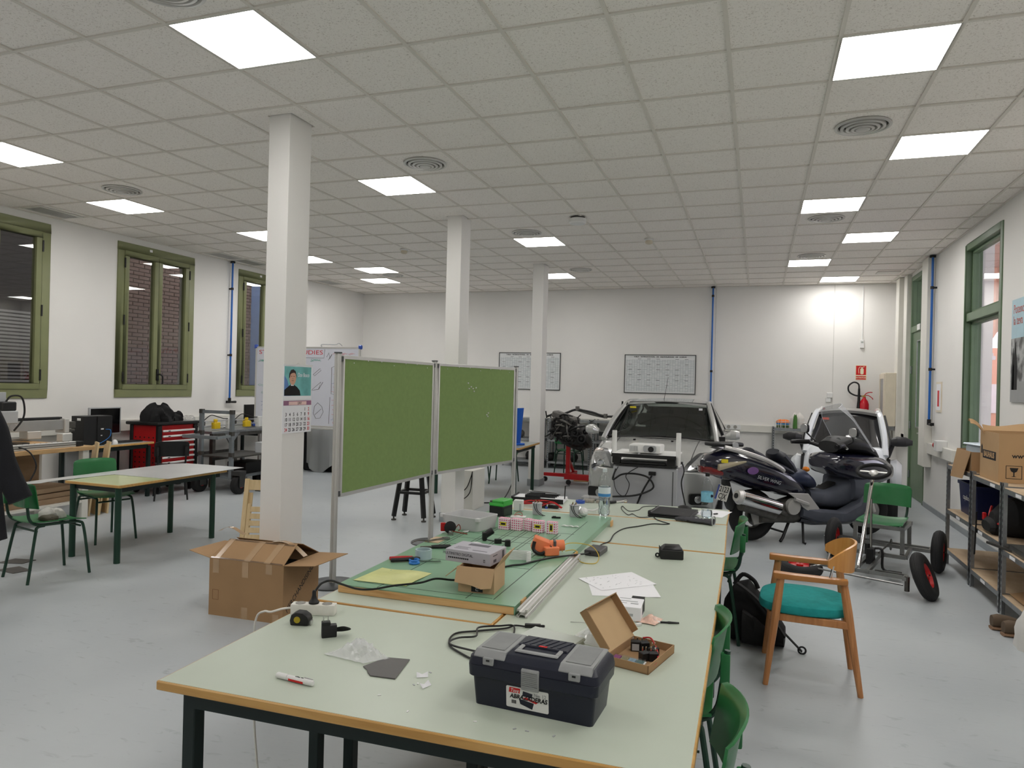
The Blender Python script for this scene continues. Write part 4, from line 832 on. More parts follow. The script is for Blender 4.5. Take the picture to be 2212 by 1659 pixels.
for k in range(40):
    x, y = rn.uniform(-.13, .10), rn.uniform(-.09, .09); hd.box(x, x + rn.uniform(.003, .012), y, y + .0006, .0048, .0054)
ps = [o for o in C.objects if o.name.startswith('paper_sheet')][0]; part('handwriting', hd, 'grey_plastic', ps, kind='stuff')
a, b = Vector((-.385, 2.775, TZ + .004)), Vector((-.268, 2.807, TZ + .004)); d = b - a
t = thing('ballpoint_pen', 'clear ballpoint pen with black cap by the printed carton', 'pen', a, math.atan2(d.y, d.x)); part('barrel', MB().at(ry=PI / 2).lathe([(.0035, 0), (.0035, .08)], 8), 'white_plastic', t); part('cap', MB().at(ry=PI / 2).lathe([(.0045, .078), (.005, .084), (.003, .122)], 10), 'black_plastic', t); part('refill', MB().at(ry=PI / 2).lathe([(.0038, .05), (.0038, .08)], 8), 'ink', t)
solo('copper_bag', MB().sheet(crumple([(-.425, 2.76), (-.35, 2.745), (-.33, 2.83), (-.39, 2.86)], .022, 8, 10), 10, 10, .0006), mat('copper_bag', (222, 186, 168), .35, var=.25, scale=60), 'small clear bag of copper terminals beside the pen', 'plastic bag', (0, 0, TZ), ang=15)
solo('eraser', MB().box(-.012, .012, -.006, .006, 0, .01), 'white_plastic', 'tiny white plastic block beside the copper bag', 'block', (-.41, 2.725, TZ), .9, bev=.001)
solo('metal_bracket', MB().prism([(-.03, -.012), (.03, -.012), (.035, .0), (.02, .016), (-.02, .016), (-.035, 0)], 0, .002), 'steel', 'flat punched metal bracket lying on the white papers', 'bracket', (-.49, 3.02, TZ + .009), .2)
# translucent case and wires behind the toolbox
t = thing('translucent_case', 'frosted flat plastic case behind the navy toolbox', 'case', (-.655, 2.36, TZ), math.radians(-14)); part('tray', MB().box(-.10, .10, -.065, .065, 0, .03), mat('frosted', (226, 232, 222), .35, var=.02, trans=.45), t, bev=.004); part('lid', MB().box(-.102, .102, -.067, .067, .031, .042), 'frosted', t, bev=.004)
solo('clear_bag', MB().sheet(crumple([(-.62, 2.46), (-.47, 2.43), (-.45, 2.53), (-.58, 2.64)], .035, 11, 12), 12, 12, .0006), 'bag_film', 'crumpled clear bag behind the open carton lid', 'plastic bag', (0, 0, TZ), ang=15)
solo('usb_cable', MB().tube(cr([(-.80, 2.532, .755), (-.839, 2.521, .757), (-.86, 2.479, .757), (-.943, 2.417, .756), (-1.009, 2.363, .755), (-.994, 2.272, .755), (-.943, 2.214, .755), (-.82, 2.16, .755), (-.79, 2.30, .76), (-.833, 2.50, .76), (-.887, 2.48, .762), (-.949, 2.434, .762), (-.925, 2.35, .762), (-.973, 2.311, .762), (-.988, 2.263, .762), (-.955, 2.231, .762), (-.82, 2.20, .765)], 6), .0035, 7), 'black_plastic', 'coiled black cable beside the toolbox', 'cable')
solo('cable_plug', MB().box(-.03, .03, -.008, .008, 0, .014).box(.03, .045, -.005, .005, .003, .011), 'black_plastic', 'black connector end of a cable behind the toolbox', 'plug', (-.775, 2.545, TZ), .3, bev=.002)
solo('wire_scrap', MB().tube(cr([(-.66, 2.66, .752), (-.60, 2.665, .754), (-.57, 2.64, .752), (-.54, 2.645, .752)], 5), .0012, 5), 'alu', 'thin bare wire scrap near the aluminium profile', 'wire')
# scraps of paper and plastic
for x, y, r, lab in ((-.955, 1.985, .5, 'folded torn scrap of white paper on the pale table'), (-.915, 1.925, 1.2, 'rolled torn label scrap with a brown tip')):
    t = thing('paper_scrap', lab, 'paper scrap', (x, y, TZ), r); part('scrap', MB().sheet(lambda u, v: ((u - .5) * .035, (v - .5) * .014, .002 + .016 * abs(u - .5) * v + .004 * v), 6, 4, .0005), 'paper', t)
for k in range(9):
    x, y = random.Random(k).uniform(-1.1, -.45), random.Random(k + 50).uniform(1.75, 2.05)
    if -.78 < x < -.34 and y > 1.83: y = 1.78
    solo('plastic_crumb', MB().prism([(-.005, -.002), (.005, -.003), (.006, .001), (-.003, .003)], 0, .0015), 'white_plastic' if k % 2 else 'grey_plastic', 'tiny crumb of plastic swarf on the pale table', 'crumb', (x, y, TZ), k * .7, 'swarf crumbs on the front table')

# ---- on the painted board
B2 = BZ + .0006
mat('cardboard_c', (192, 160, 124), .85, var=.05, scale=5)
t = thing('small_carton', 'small torn brown carton under the multimeter box', 'carton', (-1.095, 2.835, B2), math.radians(4))
part('body', MB().box(-.078, .078, -.082, -.079, 0, .105).box(-.078, .078, .079, .082, 0, .105).box(-.078, -.075, -.079, .079, 0, .105).box(.075, .078, -.079, .079, 0, .105).box(-.075, .075, -.079, .079, 0, .003), 'cardboard_c', t)
fl = Matrix.Translation((0, -.082, .105)) @ Matrix.Rotation(math.radians(-108), 4, 'X')
q = MB(); q.m = fl; q.prism([(-.085, 0), (.080, 0), (.072, .078), (.03, .085), (-.02, .072), (-.088, .066)], -.0015, .0015); part('front_flap', q, 'cardboard_c', t)
fl = Matrix.Translation((.078, 0, .105)) @ Matrix.Rotation(math.radians(35), 4, 'Y')
q = MB(); q.m = fl; q.box(-.0015, .0015, -.085, .085, -.06, .07); part('side_flap', q, 'cardboard_c', t)
fl = Matrix.Translation((-.078, 0, .105)) @ Matrix.Rotation(math.radians(-130), 4, 'Y'); q = MB(); q.m = fl; q.box(-.0015, .0015, -.08, .08, 0, .075); part('side_flap', q, 'cardboard_c', t)
part('black_label', MB().box(-.02, .03, -.0832, -.0815, .004, .034), 'ink', t); text('SU', .018, 'paper', t, (.004, -.0836, .018), (PI / 2, PI / 2, 0))
t = thing('multimeter_box', 'grey printed multimeter box lying on the small carton', 'box', (-1.13, 2.87, B2 + .108), math.radians(-5)); t.rotation_euler = (.03, 0, math.radians(-7))
part('carton', MB().box(-.118, .100, -.075, .075, 0, .052), mat('lilac_grey', (178, 176, 184), .5, var=.03), t, bev=.0015)
text('MULTÍMETRO DIGITAL', .017, mat('box_text', (92, 90, 98), .5), t, (-.056, -.0757, .034), (PI / 2, 0, 0), sx=.85)
for k in range(11): part('round_icon', MB().at((-.100 + k * .0092, -.0757, .018), rx=PI / 2).lathe([(.0036, -.0006), (.0036, .0004)], 10), 'ink', t)
text('CE', .012, 'ink', t, (.072, -.0757, .020), (PI / 2, -PI / 2, 0)); part('printed_panel', MB().box(-.06, .04, .02, .05, .052, .0526), 'box_text', t); part('printed_lines', MB().box(-.09, -.02, -.05, -.046, .052, .0525).box(-.09, -.03, -.035, -.031, .052, .0525).box(-.09, -.025, -.02, -.016, .052, .0525).box(.0, .07, -.05, -.044, .052, .0525), 'box_text', t)
for q_ in ((.0995, .1008, .035, .055, .012, .045), (.0995, .1006, -.05, -.01, .036, .040), (.0995, .1006, -.045, -.02, .01, .022)): part('end_print', MB().box(*q_), 'box_text', t)
solo('tape_roll', MB().at((0, 0, 0)).rings([[(r * math.cos(2 * PI * k / 28), r * math.sin(2 * PI * k / 28), z) for k in range(28)] for r, z in ((.041, 0), (.041, .045), (.034, .045), (.034, 0), (.041, 0))], False), mat('pale_blue_tape', (176, 196, 200), .4), 'pale blue roll of tape on the painted board', 'tape roll', (-1.545, 3.19, B2))
solo('tape_core', MB().rings([[(r * math.cos(2 * PI * k / 28), r * math.sin(2 * PI * k / 28), z) for k in range(28)] for r, z in ((.0345, .001), (.0345, .044), (.032, .044), (.032, .001), (.0345, .001))], False), 'cardboard', 'cardboard core inside the pale blue tape', 'tape core', (-1.545, 3.19, B2)) if 0 else None
t = thing('scissors', 'blue handled scissors lying open on the painted board', 'scissors', (-1.51, 3.115, B2), math.radians(28))
for s, zz in ((-1, .003), (1, .0055)):
    part('finger_loop', MB().at((-.042, s * .022, zz + .002)).torus(.022, .0055, 20, 8), mat('scissor_blue', (40, 120, 200), .35), t); part('blade', MB().prism([(-.02, s * .006), (0, s * .004), (.085, -s * .010), (.08, -s * .002), (.0, -s * .004)], zz, zz + .002), 'steel', t)
t = thing('combination_pliers', 'pliers with red and black grips on the painted board', 'pliers', (-1.575, 3.135, B2), math.radians(38))
part('grip', MB().tube(cr([(0, .008, .010), (-.05, .020, .010), (-.11, .018, .010)], 5), .009, 8), 'red_paint', t); part('grip', MB().tube(cr([(0, -.008, .010), (-.05, -.020, .010), (-.11, -.016, .010)], 5), .009, 8), 'black_plastic', t); part('jaw', MB().box(-.005, .05, -.009, .009, .003, .016), 'dark_steel', t, bev=.003)
t = thing('wire_stripper', 'black handled wire strippers on the painted board', 'pliers', (-1.60, 3.40, B2), math.radians(35))
part('handle', MB().tube(cr([(0, .006, .008), (.05, .014, .008), (.10, .008, .008)], 5), .007, 8).tube(cr([(0, -.006, .008), (.05, -.014, .008), (.10, -.010, .008)], 5), .007, 8), 'black_plastic', t); part('jaw', MB().box(-.06, .005, -.010, .010, .002, .012), 'dark_steel', t, bev=.003)
t = thing('crimping_tool', 'bare metal crimping tool with open jaws', 'pliers', (-1.655, 3.57, B2), math.radians(60)); part('arm', MB().bar((-.06, -.01, .006), (.06, .012, .006), .009, .008).bar((-.06, .012, .006), (.05, -.012, .006), .009, .008).box(.05, .085, -.014, .014, .002, .012), 'steel', t); part('spring_wire', MB().tube(cr([(-.06, .012, .006), (-.10, .03, .01), (-.14, .02, .006)], 5), .003), 'dark_steel', t)
solo('sleeve_packet', MB().sheet(lambda u, v: (-1.645 + .25 * u + .01 * v, 2.708 + .235 * v + .01 * u, .002 + .003 * math.sin(7 * u) * math.sin(5 * v)), 14, 12, .0006), mat('yellow_film', (206, 208, 138), .35, var=.08, scale=14), 'flat pale yellow plastic packet on the painted board', 'packet', (0, 0, B2))
# grey tray with odds
t = thing('plastic_tray', 'pale grey open plastic tray at the edge of the painted board', 'tray', (-1.632, 4.0, B2), math.radians(-13.6))
w_, l_, h_ = .124, .100, .080
o0, o1 = rrect(-w_, w_, -l_, l_, .02), rrect(-w_ - .012, w_ + .012, -l_ - .012, l_ + .012, .02)
i0, i1 = rrect(-w_ + .004, w_ - .004, -l_ + .004, l_ - .004, .018), rrect(-w_ - .007, w_ + .007, -l_ - .007, l_ + .007, .018)
part('tray_body', MB().rings([[p + (0,) for p in o0], [p + (h_,) for p in o1], [p + (h_,) for p in i1], [p + (.004,) for p in i0]]), mat('tray_grey', (196, 196, 196), .5, var=.02), t, bev=.001)
part('corner_lug', MB().box(w_ - .006, w_ + .020, -l_ - .016, -l_ + .012, h_ - .02, h_ + .003), 'tray_grey', t, bev=.003); part('corner_lug', MB().box(-w_ - .018, -w_ + .008, -l_ - .016, -l_ + .012, h_ - .02, h_ + .003), 'tray_grey', t, bev=.003)
for x, y, m, lab in ((-1.60, 3.99, 'green_plastic', 'green connector strip in the grey tray'), (-1.66, 4.02, 'scissor_blue', 'blue pen-like lead in the grey tray'), (-1.59, 4.04, 'yellow_badge', 'yellow wire coil in the grey tray')):
    solo('tray_item', MB().tube(cr([(-.06, 0, .012), (-.02, .015, .02), (.02, -.01, .016), (.06, .01, .012)], 5), .006, 7), m, lab, 'part', (x, y, B2 + .004), x * 9)
# pink patterned boxes
def pinkmat():
    m = bpy.data.materials.new('pink_pattern'); m.use_nodes = True; nt = m.node_tree; b = nt.nodes['Principled BSDF']; N = nt.nodes.new; L = nt.links.new
    tc = N('ShaderNodeTexCoord'); v = N('ShaderNodeTexVoronoi'); v.inputs['Scale'].default_value = 72; v.inputs['Randomness'].default_value = .0
    sp = N('ShaderNodeSeparateXYZ'); L(tc.outputs['Object'], sp.inputs[0]); ad = N('ShaderNodeMath'); L(sp.outputs[0], ad.inputs[0]); L(sp.outputs[1], ad.inputs[1]); cb_ = N('ShaderNodeCombineXYZ'); L(ad.outputs[0], cb_.inputs[0]); L(sp.outputs[2], cb_.inputs[1]); v.voronoi_dimensions = '2D'; L(cb_.outputs[0], v.inputs['Vector']); r = N('ShaderNodeValToRGB'); r.color_ramp.interpolation = 'CONSTANT'; r.color_ramp.elements[0].color = lin((212, 84, 128)) + (1,); r.color_ramp.elements[1].color = lin((240, 226, 232)) + (1,); r.color_ramp.elements[1].position = .31
    L(v.outputs['Distance'], r.inputs[0]); L(r.outputs[0], b.inputs['Base Color']); b.inputs['Roughness'].default_value = .5; MATS['pink_pattern'] = m
pinkmat(); mat('sticker_yellow', (222, 204, 40), .5)
for k, (x, y, rz, w_, st) in enumerate(((-1.424, 4.04, -4, .066, 1), (-1.348, 4.05, -6, .066, 0), (-1.278, 4.07, -22, .05, 0), (-1.212, 4.05, -4, .066, 1), (-1.128, 4.045, -2, .064, 2))):
    t = thing('component_box', ['small pink patterned box with yellow sticker beside the grey tray', 'small plain pink patterned box beside the stickered one', 'small pink patterned box turned askew in the row', 'small pink patterned box with yellow sticker beside the askew one', 'small pink patterned box with an upright yellow sticker'][k], 'box', (x, y, B2), math.radians(rz))
    part('carton', MB().box(-w_ / 2, w_ / 2, -.02, .02, 0, .068), 'pink_pattern', t, bev=.001)
    if st == 1: part('sticker', MB().box(-.02, .02, -.0206, -.0195, .022, .046), 'sticker_yellow', t); part('barcode', MB().box(-.014, .014, -.021, -.0203, .028, .040), 'ink', t)
    if st == 2: part('sticker', MB().box(-.011, .011, -.0206, -.0195, .014, .056), 'sticker_yellow', t); part('barcode', MB().box(-.007, .007, -.021, -.0203, .02, .05), 'ink', t)
# battery
t = thing('lithium_battery', 'black motorcycle battery with bright green lid', 'battery', (-1.60, 4.46, B2), math.radians(-10)); part('case', MB().box(-.052, .052, -.065, .065, 0, .066), 'black_plastic', t, bev=.003); part('lid', MB().box(-.054, .054, -.067, .067, .066, .088).box(-.032, .054, -.067, .067, .088, .106), mat('bright_green', (62, 170, 66), .35), t, bev=.004); part('terminal', MB().box(-.05, -.034, -.06, -.03, .088, .100), 'dark_steel', t); part('side_label', MB().box(.0522, .0528, -.05, .05, .006, .05), mat('dark_label', (40, 52, 40), .4), t)
t = thing('white_adapter', 'upright white plug adapter beside the green battery', 'adapter', (-1.545, 4.67, B2), .1); part('body', MB().box(-.032, .032, -.02, .02, 0, .075), 'white_plastic', t, bev=.004); part('slot', MB().box(.010, .018, -.021, -.019, .0, .05), 'grey_plastic', t)
# two grey capacitors
for k, (x, y) in enumerate(((-1.39, 4.60), (-1.142, 4.635))):
    t = thing('capacitor', ['grey motor capacitor standing beside the pink boxes row', 'grey motor capacitor standing by the crumpled paper ball'][k], 'capacitor', (x, y, B2)); part('can', MB().lathe([(.030, 0), (.031, .004), (.031, .07), (.034, .072), (.034, .078)], 20), mat('cap_grey', (186, 184, 190), .45), t)
    part('terminal', MB().box(-.014, -.008, -.002, .002, .078, .095).box(.008, .014, -.002, .002, .078, .095), 'brass', t); part('lead', MB().tube(cr([(-.011, 0, .09), (-.014, -.034, .07), (.0, -.038, .035), (.03, -.045, .008), (.06, -.06, .004)], 6), .0022, 6).tube(cr([(.011, 0, .09), (.004, -.036, .07), (.015, -.038, .03), (.05, -.04, .006), (.07, -.05, .004)], 6), .0022, 6), 'black_plastic', t)
solo('circuit_card', MB().box(-.05, .05, -.03, .03, 0, .006), 'white_plastic', 'small white circuit card with a red wire by the battery', 'circuit board', (-1.47, 4.44, B2), .2, bev=.001)
solo('red_wire', MB().tube(cr([(-.03, 0, .008), (-.01, .01, .03), (.02, 0, .03), (.03, -.01, .012), (.0, -.01, .02), (-.02, .0, .01)], 5), .0018, 6), 'red_paint', 'small tangle of red wire on the white card', 'wire', (-1.47, 4.44, B2))
solo('usb_stick', MB().box(-.03, .03, -.01, .01, 0, .009).box(-.024, .0, -.008, .008, .009, .013), 'black_plastic', 'small black clip lying beyond the pink boxes', 'clip', (-1.235, 4.52, B2), .3, bev=.002)
solo('paper_ball', MB().ell((0, 0, .03), (.033, .033, .03), 12, 9), mat('tissue', (232, 232, 230), .9, bump=.9, bscale=90), 'crumpled ball of white tissue near the water bottle', 'paper ball', (-1.085, 4.66, B2))
t = thing('plastic_offcut', 'thin strip of crumpled clear tape on the board', 'tape strip', (-1.08, 4.28, B2)); part('strip', MB().sheet(lambda u, v: (.11 * (u - .5), .02 * (v - .5), .002 + .006 * abs(math.sin(9 * u))), 10, 3, .0006), 'white_plastic', t)
solo('plastic_offcut', MB().sheet(lambda u, v: (.035 * (u - .5), .02 * (v - .5), .002 + .006 * u * v), 3, 3, .001), 'white_plastic', 'small white plastic offcut near the grey tray', 'offcut', (-1.60, 3.86, B2))
# orange connector
t = thing('orange_connector', 'bright orange high-voltage connector plug on the painted board', 'connector', (-1.01, 3.545, B2), math.radians(20))
mat('hv_orange', (242, 136, 90), .45, var=.05)
part('main_body', MB().at((-.035, 0, .045), ry=.35).box(-.045, .04, -.035, .035, -.035, .035), 'hv_orange', t, bev=.006); part('elbow', MB().at((.03, .0, .040)).cyl((-.02, 0, 0), (.055, .01, .004), .030, .028, 16), 'hv_orange', t); part('front_block', MB().at((.0, -.03, .026), rz=.3).box(-.025, .05, -.035, .01, -.024, .02), 'hv_orange', t, bev=.004)
part('black_bail', MB().tube(cr([(-.07, -.036, .07), (-.075, -.044, .03), (-.04, -.052, .01), (.0, -.046, .03), (.02, -.044, .045)], 5), .009, 8), 'black_plastic', t); part('plug_face', MB().cyl((.053, .01, .044), (.062, .011, .044), .022, .018, 14), mat('hv_dark', (196, 80, 40), .5), t); part('strap', MB().box(.028, .042, -.036, .034, .012, .072), 'clip_grey', t, bev=.003)
# small gadgets
t = thing('gauge_switch', 'black relay gadget with red plug and loose wires', 'gadget', (-1.665, 3.78, B2), .4); part('body', MB().at((0, 0, .035), rx=1.2, ry=.3).lathe([(.028, -.02), (.034, -.012), (.034, .012), (.02, .02)], 18), 'black_matte', t); part('red_plug', MB().box(-.055, -.025, .0, .018, .012, .06), 'red_paint', t, bev=.003); part('leads', MB().tube(cr([(.03, 0, .03), (.05, .01, .05), (.06, 0, .03), (.05, -.02, .02)], 5), .003).tube(cr([(.0, -.02, .02), (.05, -.03, .012), (.10, -.04, .006)], 5), .0035), mat('brown_lead', (120, 52, 36), .5), t); part('steel_tab', MB().box(-.012, .02, -.06, -.03, .0, .012).cyl((.0, -.03, .016), (.01, -.045, .016), .008), 'steel', t)
t = thing('web_camera', 'small black swivel camera on the painted board', 'camera', (-1.40, 3.71, B2), .5); part('head', MB().at((0, 0, .04), ry=1.0).lathe([(.016, -.03), (.019, -.026), (.019, .026), (.014, .03)], 16), 'black_plastic', t); part('foot', MB().box(-.035, -.01, -.02, .02, 0, .045), 'black_plastic', t, bev=.004); part('lead', MB().tube(cr([(-.01, -.02, .006), (.02, -.05, .006), (.06, -.05, .006), (.09, -.06, .008)], 5), .0025), 'black_plastic', t)
solo('cable_end', MB().box(-.02, .02, -.013, .013, 0, .024).cyl((.02, 0, .012), (.05, .01, .008), .004), 'black_plastic', 'black connector end beside the small camera', 'plug', (-1.325, 3.66, B2), .4, bev=.003)
solo('knob', MB().lathe([(.016, 0), (.016, .03), (.012, .034)], 14), 'black_plastic', 'black knurled knob standing behind the multimeter box', 'knob', (-1.255, 3.62, B2))
solo('dome_cover', MB().lathe([(.055, 0), (.05, .025), (.03, .045), (.008, .052)], 20), 'white_plastic', 'white plastic dome behind the multimeter box', 'cover', (-1.36, 3.42, B2))
t = thing('sleeve_bundle', 'stack of thin pale plastic sleeves beside the small carton', 'sleeves', (-1.09, 3.345, B2), math.radians(35))
for k in range(8): part('sleeve', MB().tube(cr([(-.05, .03, .004 + k * .006), (.03, .0, .004 + k * .006), (.045, -.02, .004 + k * .006), (.02, -.035, .004 + k * .006)], 4), .003, 6), 'white_plastic', t)
# power brick and cables
t = thing('power_adapter', 'black laptop power brick on the table seam', 'power adapter', (-.815, 3.815, TZ), math.radians(-5)); part('brick', MB().box(-.042, .045, -.075, .075, 0, .030), mat('brick_grey', (62, 60, 62), .4), t, bev=.004)
part('mains_lead', MB().tube(cr([tuple(Matrix.Rotation(math.radians(5), 3, 'Z') @ (Vector(p) - Vector((-.815, 3.815, TZ)))) for p in [(-.83, 3.745, .765), (-.855, 3.66, .775), (-.90, 3.52, .793), (-.963, 3.454, .791), (-1.012, 3.367, .791), (-1.054, 3.27, .791), (-1.10, 3.22, .791), (-1.16, 3.10, .791)]], 6), .0045, 7), 'black_plastic', t)
part('laptop_lead', MB().tube(cr([tuple(Matrix.Rotation(math.radians(5), 3, 'Z') @ (Vector(p) - Vector((-.815, 3.815, TZ)))) for p in [(-.82, 3.89, .765), (-.825, 4.03, .755), (-.802, 4.132, .754), (-.815, 4.348, .754), (-.79, 4.538, .754), (-.717, 4.659, .754), (-.644, 4.78, .754), (-.576, 4.80, .754), (-.54, 4.835, .754), (-.562, 4.861, .754), (-.647, 4.97, .754), (-.704, 5.187, .754), (-.741, 5.254, .754), (-.725, 5.31, .756), (-.68, 5.25, .765)]], 6), .0035, 7), 'black_plastic', t)
solo('black_lead', MB().tube(cr([(-.654, 5.505, .753), (-.735, 5.511, .753), (-.805, 5.441, .753), (-.816, 5.283, .753), (-.875, 5.208, .753), (-.955, 5.397, .753), (-.938, 5.266, .753), (-.854, 5.048, .753), (-.829, 5.102, .753), (-.764, 4.99, .753), (-.69, 5.06, .753), (-.67, 5.22, .756)], 6), .0028, 6), 'black_plastic', 'thin black lead looping over the table beside the laptop', 'cable')
solo('yellow_wire', MB().tube(cr([(-.945, 3.60, .792), (-.97, 3.68, .80), (-.93, 3.74, .81), (-.83, 3.76, .80), (-.774, 3.696, .77), (-.763, 3.60, .754), (-.799, 3.562, .754), (-.852, 3.592, .756), (-.885, 3.64, .795), (-.93, 3.60, .797)], 7), .0022, 6), mat('wire_yellow', (206, 176, 60), .5), 'thin yellow wire looping by the orange connector', 'wire')
t = thing('black_housing', 'black ribbed plastic housing on the table seam', 'housing', (-.425, 3.885, TZ), math.radians(12))
part('case', MB().hexa([(-.055, -.045, 0), (.065, -.045, 0), (.065, .045, 0), (-.055, .045, 0)], [(-.055, -.045, .05), (.065, -.045, .05), (.065, .045, .05), (-.055, .045, .05)]).hexa([(-.05, -.04, .05), (.06, -.04, .05), (.06, .04, .05), (-.05, .04, .05)], [(-.03, -.02, .068), (.05, -.02, .068), (.05, .035, .068), (-.03, .035, .068)]), 'black_plastic', t, bev=.004); part('lug', MB().at((-.068, -.01, .014), rx=PI / 2).torus(.009, .004, 14, 6), 'black_plastic', t)
for k in range(3): part('rib', MB().box(-.0585, -.055, -.03 + k * .022, -.022 + k * .022, .008, .06), 'black_plastic', t)
# laptop sleeve/drive, gloves, paper, bottles
t = thing('laptop', 'closed black laptop lying on the far work table', 'laptop', (-.555, 5.215, TZ), math.radians(-5)); part('base', MB().box(-.15, .15, -.165, .165, 0, .016), 'black_plastic', t, bev=.006); part('lid', MB().box(-.148, .148, -.163, .163, .017, .027), mat('lid_black', (30, 30, 32), .5), t, bev=.004); part('hinge', MB().cyl((-.14, .14, .02), (-.14, -.14, .02), .014), 'black_plastic', t); part('emblem', MB().box(.05, .085, -.06, -.045, .027, .0275), 'clip_grey', t)
solo('mouse', MB().ell((0, 0, .016), (.032, .055, .018), 14, 8), 'black_plastic', 'black computer mouse behind the laptop', 'mouse', (-.50, 5.47, TZ), 1.2)
t = thing('work_glove', 'dark grey work glove with pale cuff beside the laptop', 'glove', (-.40, 4.985, TZ), math.radians(-16)); gm = mat('glove_grey', (66, 66, 70), .9, var=.15, bump=.3, bscale=120)
gb = MB(); gb.rings([[(x, w_ * math.cos(a) + oy, max(.001, .018 + h * math.sin(a))) for a in [2 * PI * k / 12 for k in range(12)]] for x, w_, h, oy in ((-.05, .03, .012, 0), (0, .048, .017, 0), (.05, .045, .017, 0), (.085, .036, .017, .0), (.14, .045, .024, -.004))])
part('palm', gb, gm, t)
for k, (y, ln_) in enumerate(((-.032, .075), (-.011, .09), (.010, .088), (.030, .07))): part('finger', MB().tube(cr([(-.03, y, .016), (-.03 - ln_ * .6, y * 1.2, .018), (-.03 - ln_, y * 1.25, .011)], 4), .010, 8, rs=None), gm, t)
part('thumb', MB().tube(cr([(.03, .04, .016), (.0, .07, .02), (-.03, .085, .014)], 4), .011, 8), gm, t); part('cuff', MB().at((.145, -.004, .026), ry=PI / 2).torus(.032, .004, 20, 6), 'grey_plastic', t); text('TEKNO', .03, 'grey_plastic', t, (.05, .0, .0365), (0, 0, .1)) if 0 else None
part('knuckle_print', MB().box(.02, .035, -.02, .0, .034, .0362).box(.045, .06, -.015, .005, .034, .0362).box(.07, .08, -.015, .0, .034, .0362), 'grey_plastic', t)
solo('work_glove_pair', MB().rings([[(x, w_ * math.cos(a) + oy, max(.0005, .010 + h * math.sin(a))) for a in [2 * PI * k / 12 for k in range(12)]] for x, w_, h, oy in ((-.14, .012, .006, .03), (-.09, .03, .010, .02), (0, .046, .010, .012), (.07, .04, .010, .01))]), gm, 'second dark grey glove lying under its pair', 'glove', (-.47, 5.03, TZ), math.radians(-8)) if 0 else None
t = thing('paper_sheet', 'white paper sheet with a small clip by the water bottle', 'paper', (-.295, 5.42, TZ), math.radians(-12)); part('sheet', MB().box(-.105, .105, -.145, .145, 0, .0006), 'paper', t)
solo('marker_stub', MB().box(-.02, .02, -.006, .006, .0, .008), 'black_plastic', 'short black lighter on the white paper sheet', 'lighter', (-.272, 5.37, TZ + .0012), .9, bev=.002)
def bottle(loc, lab, top, label, cap, h=.315):
    t = thing('water_bottle', lab, 'bottle', loc, .4); s = h / .315
    prof = [(.026, .0), (.037, .008), (.041, .03), (.037, .055), (.041, .075), (.036, .10), (.040, .125), (.041, .20), (.040, .225), (.034, .25), (.022, .278), (.014, .288), (.014, .30)]
    pr = MB().lathe([(r, z * s) for r, z in prof], 24); part('shell', pr, 'clear_plastic', t)
    part('label', MB().rings([[(.0418 * math.cos(2 * PI * k / 24), .0418 * math.sin(2 * PI * k / 24), z * s) for k in range(24)] for z in (.13 if label == 1 else .115, .195 if label == 1 else .185)], False), mat('label_a', (214, 224, 230), .4) if label == 1 else mat('label_b', (128, 190, 214), .4, var=.15, scale=40), t)
    if label == 1: part('label_band', MB().rings([[(.0422 * math.cos(2 * PI * k / 24), .0422 * math.sin(2 * PI * k / 24), z * s) for k in range(24)] for z in (.132, .152)], False), mat('label_blue', (70, 140, 200), .4), t)
    part('water', MB().lathe([(r * .94, z * s) for r, z in prof[:8 if label == 1 else 4]], 20), mat('water', (226, 236, 240), .0, trans=1.0, ior=1.33, var=0), t)
    part('cap', MB().lathe([(.0155, .294 * s), (.0155, .315 * s), (.013, .318 * s)], 18), cap, t); return t
bottle((-.966, 4.755, B2), 'clear water bottle with a white and blue label and clear cap', 1, 1, mat('clear_cap', (206, 214, 216), .3))
t = bottle((-.324, 5.20, TZ), 'clear water bottle with pale blue label and black cap', 1, 2, 'black_plastic')
part('berry_print', MB().at((.02, -.036, .16), rx=PI / 2).lathe([(.010, -.001), (.010, .004)], 12), mat('berry', (20, 26, 50), .5), t)
# far end of the tables: tool roll tray, clear boxes, ratchet, red leads
t = thing('tool_tray', 'black topped foam tray of hand tools on the far table', 'tool tray', (-1.60, 5.36, TZ), math.radians(4)); part('tray', MB().box(-.20, .20, -.10, .12, 0, .028), 'paper', t, bev=.003); part('black_rail', MB().box(-.205, .205, -.105, -.098, .0, .035).box(-.205, -.197, -.105, .12, 0, .04), 'black_plastic', t)
for k in range(4):
    y = -.06 + k * .045; u = solo('screwdriver', MB().cyl((-.10, 0, .012), (.02, 0, .012), .013, .011, 10).cyl((.02, 0, .012), (.14, 0, .012), .004, n=8), 'black_matte', ['black handled screwdriver lying first in the tool tray', 'black handled screwdriver lying second in the tool tray', 'black handled screwdriver lying third in the tool tray', 'black handled screwdriver lying last in the tool tray'][k], 'screwdriver', (-1.60, 5.36 + y, TZ + .028), .06 * k)
solo('wrench', MB().bar((-.12, 0, .006), (.10, 0, .006), .012, .007).at((-.13, 0, .006)).torus(.014, .005, 14, 6), 'steel', 'steel ring wrench lying on the tool tray', 'wrench', (-1.58, 5.43, TZ + .053), -.15)
t = thing('ratchet', 'chrome ratchet handle lying on the far table', 'ratchet', (-1.03, 5.52, TZ), math.radians(52)); part('handle', MB().cyl((-.11, 0, .012), (.0, 0, .012), .013, .010, 10), 'black_plastic', t); part('shaft', MB().cyl((0, 0, .012), (.09, 0, .012), .007, n=8).at((.10, 0, 0)).lathe([(.018, 0), (.020, .01), (.018, .024)], 14), 'chrome', t)
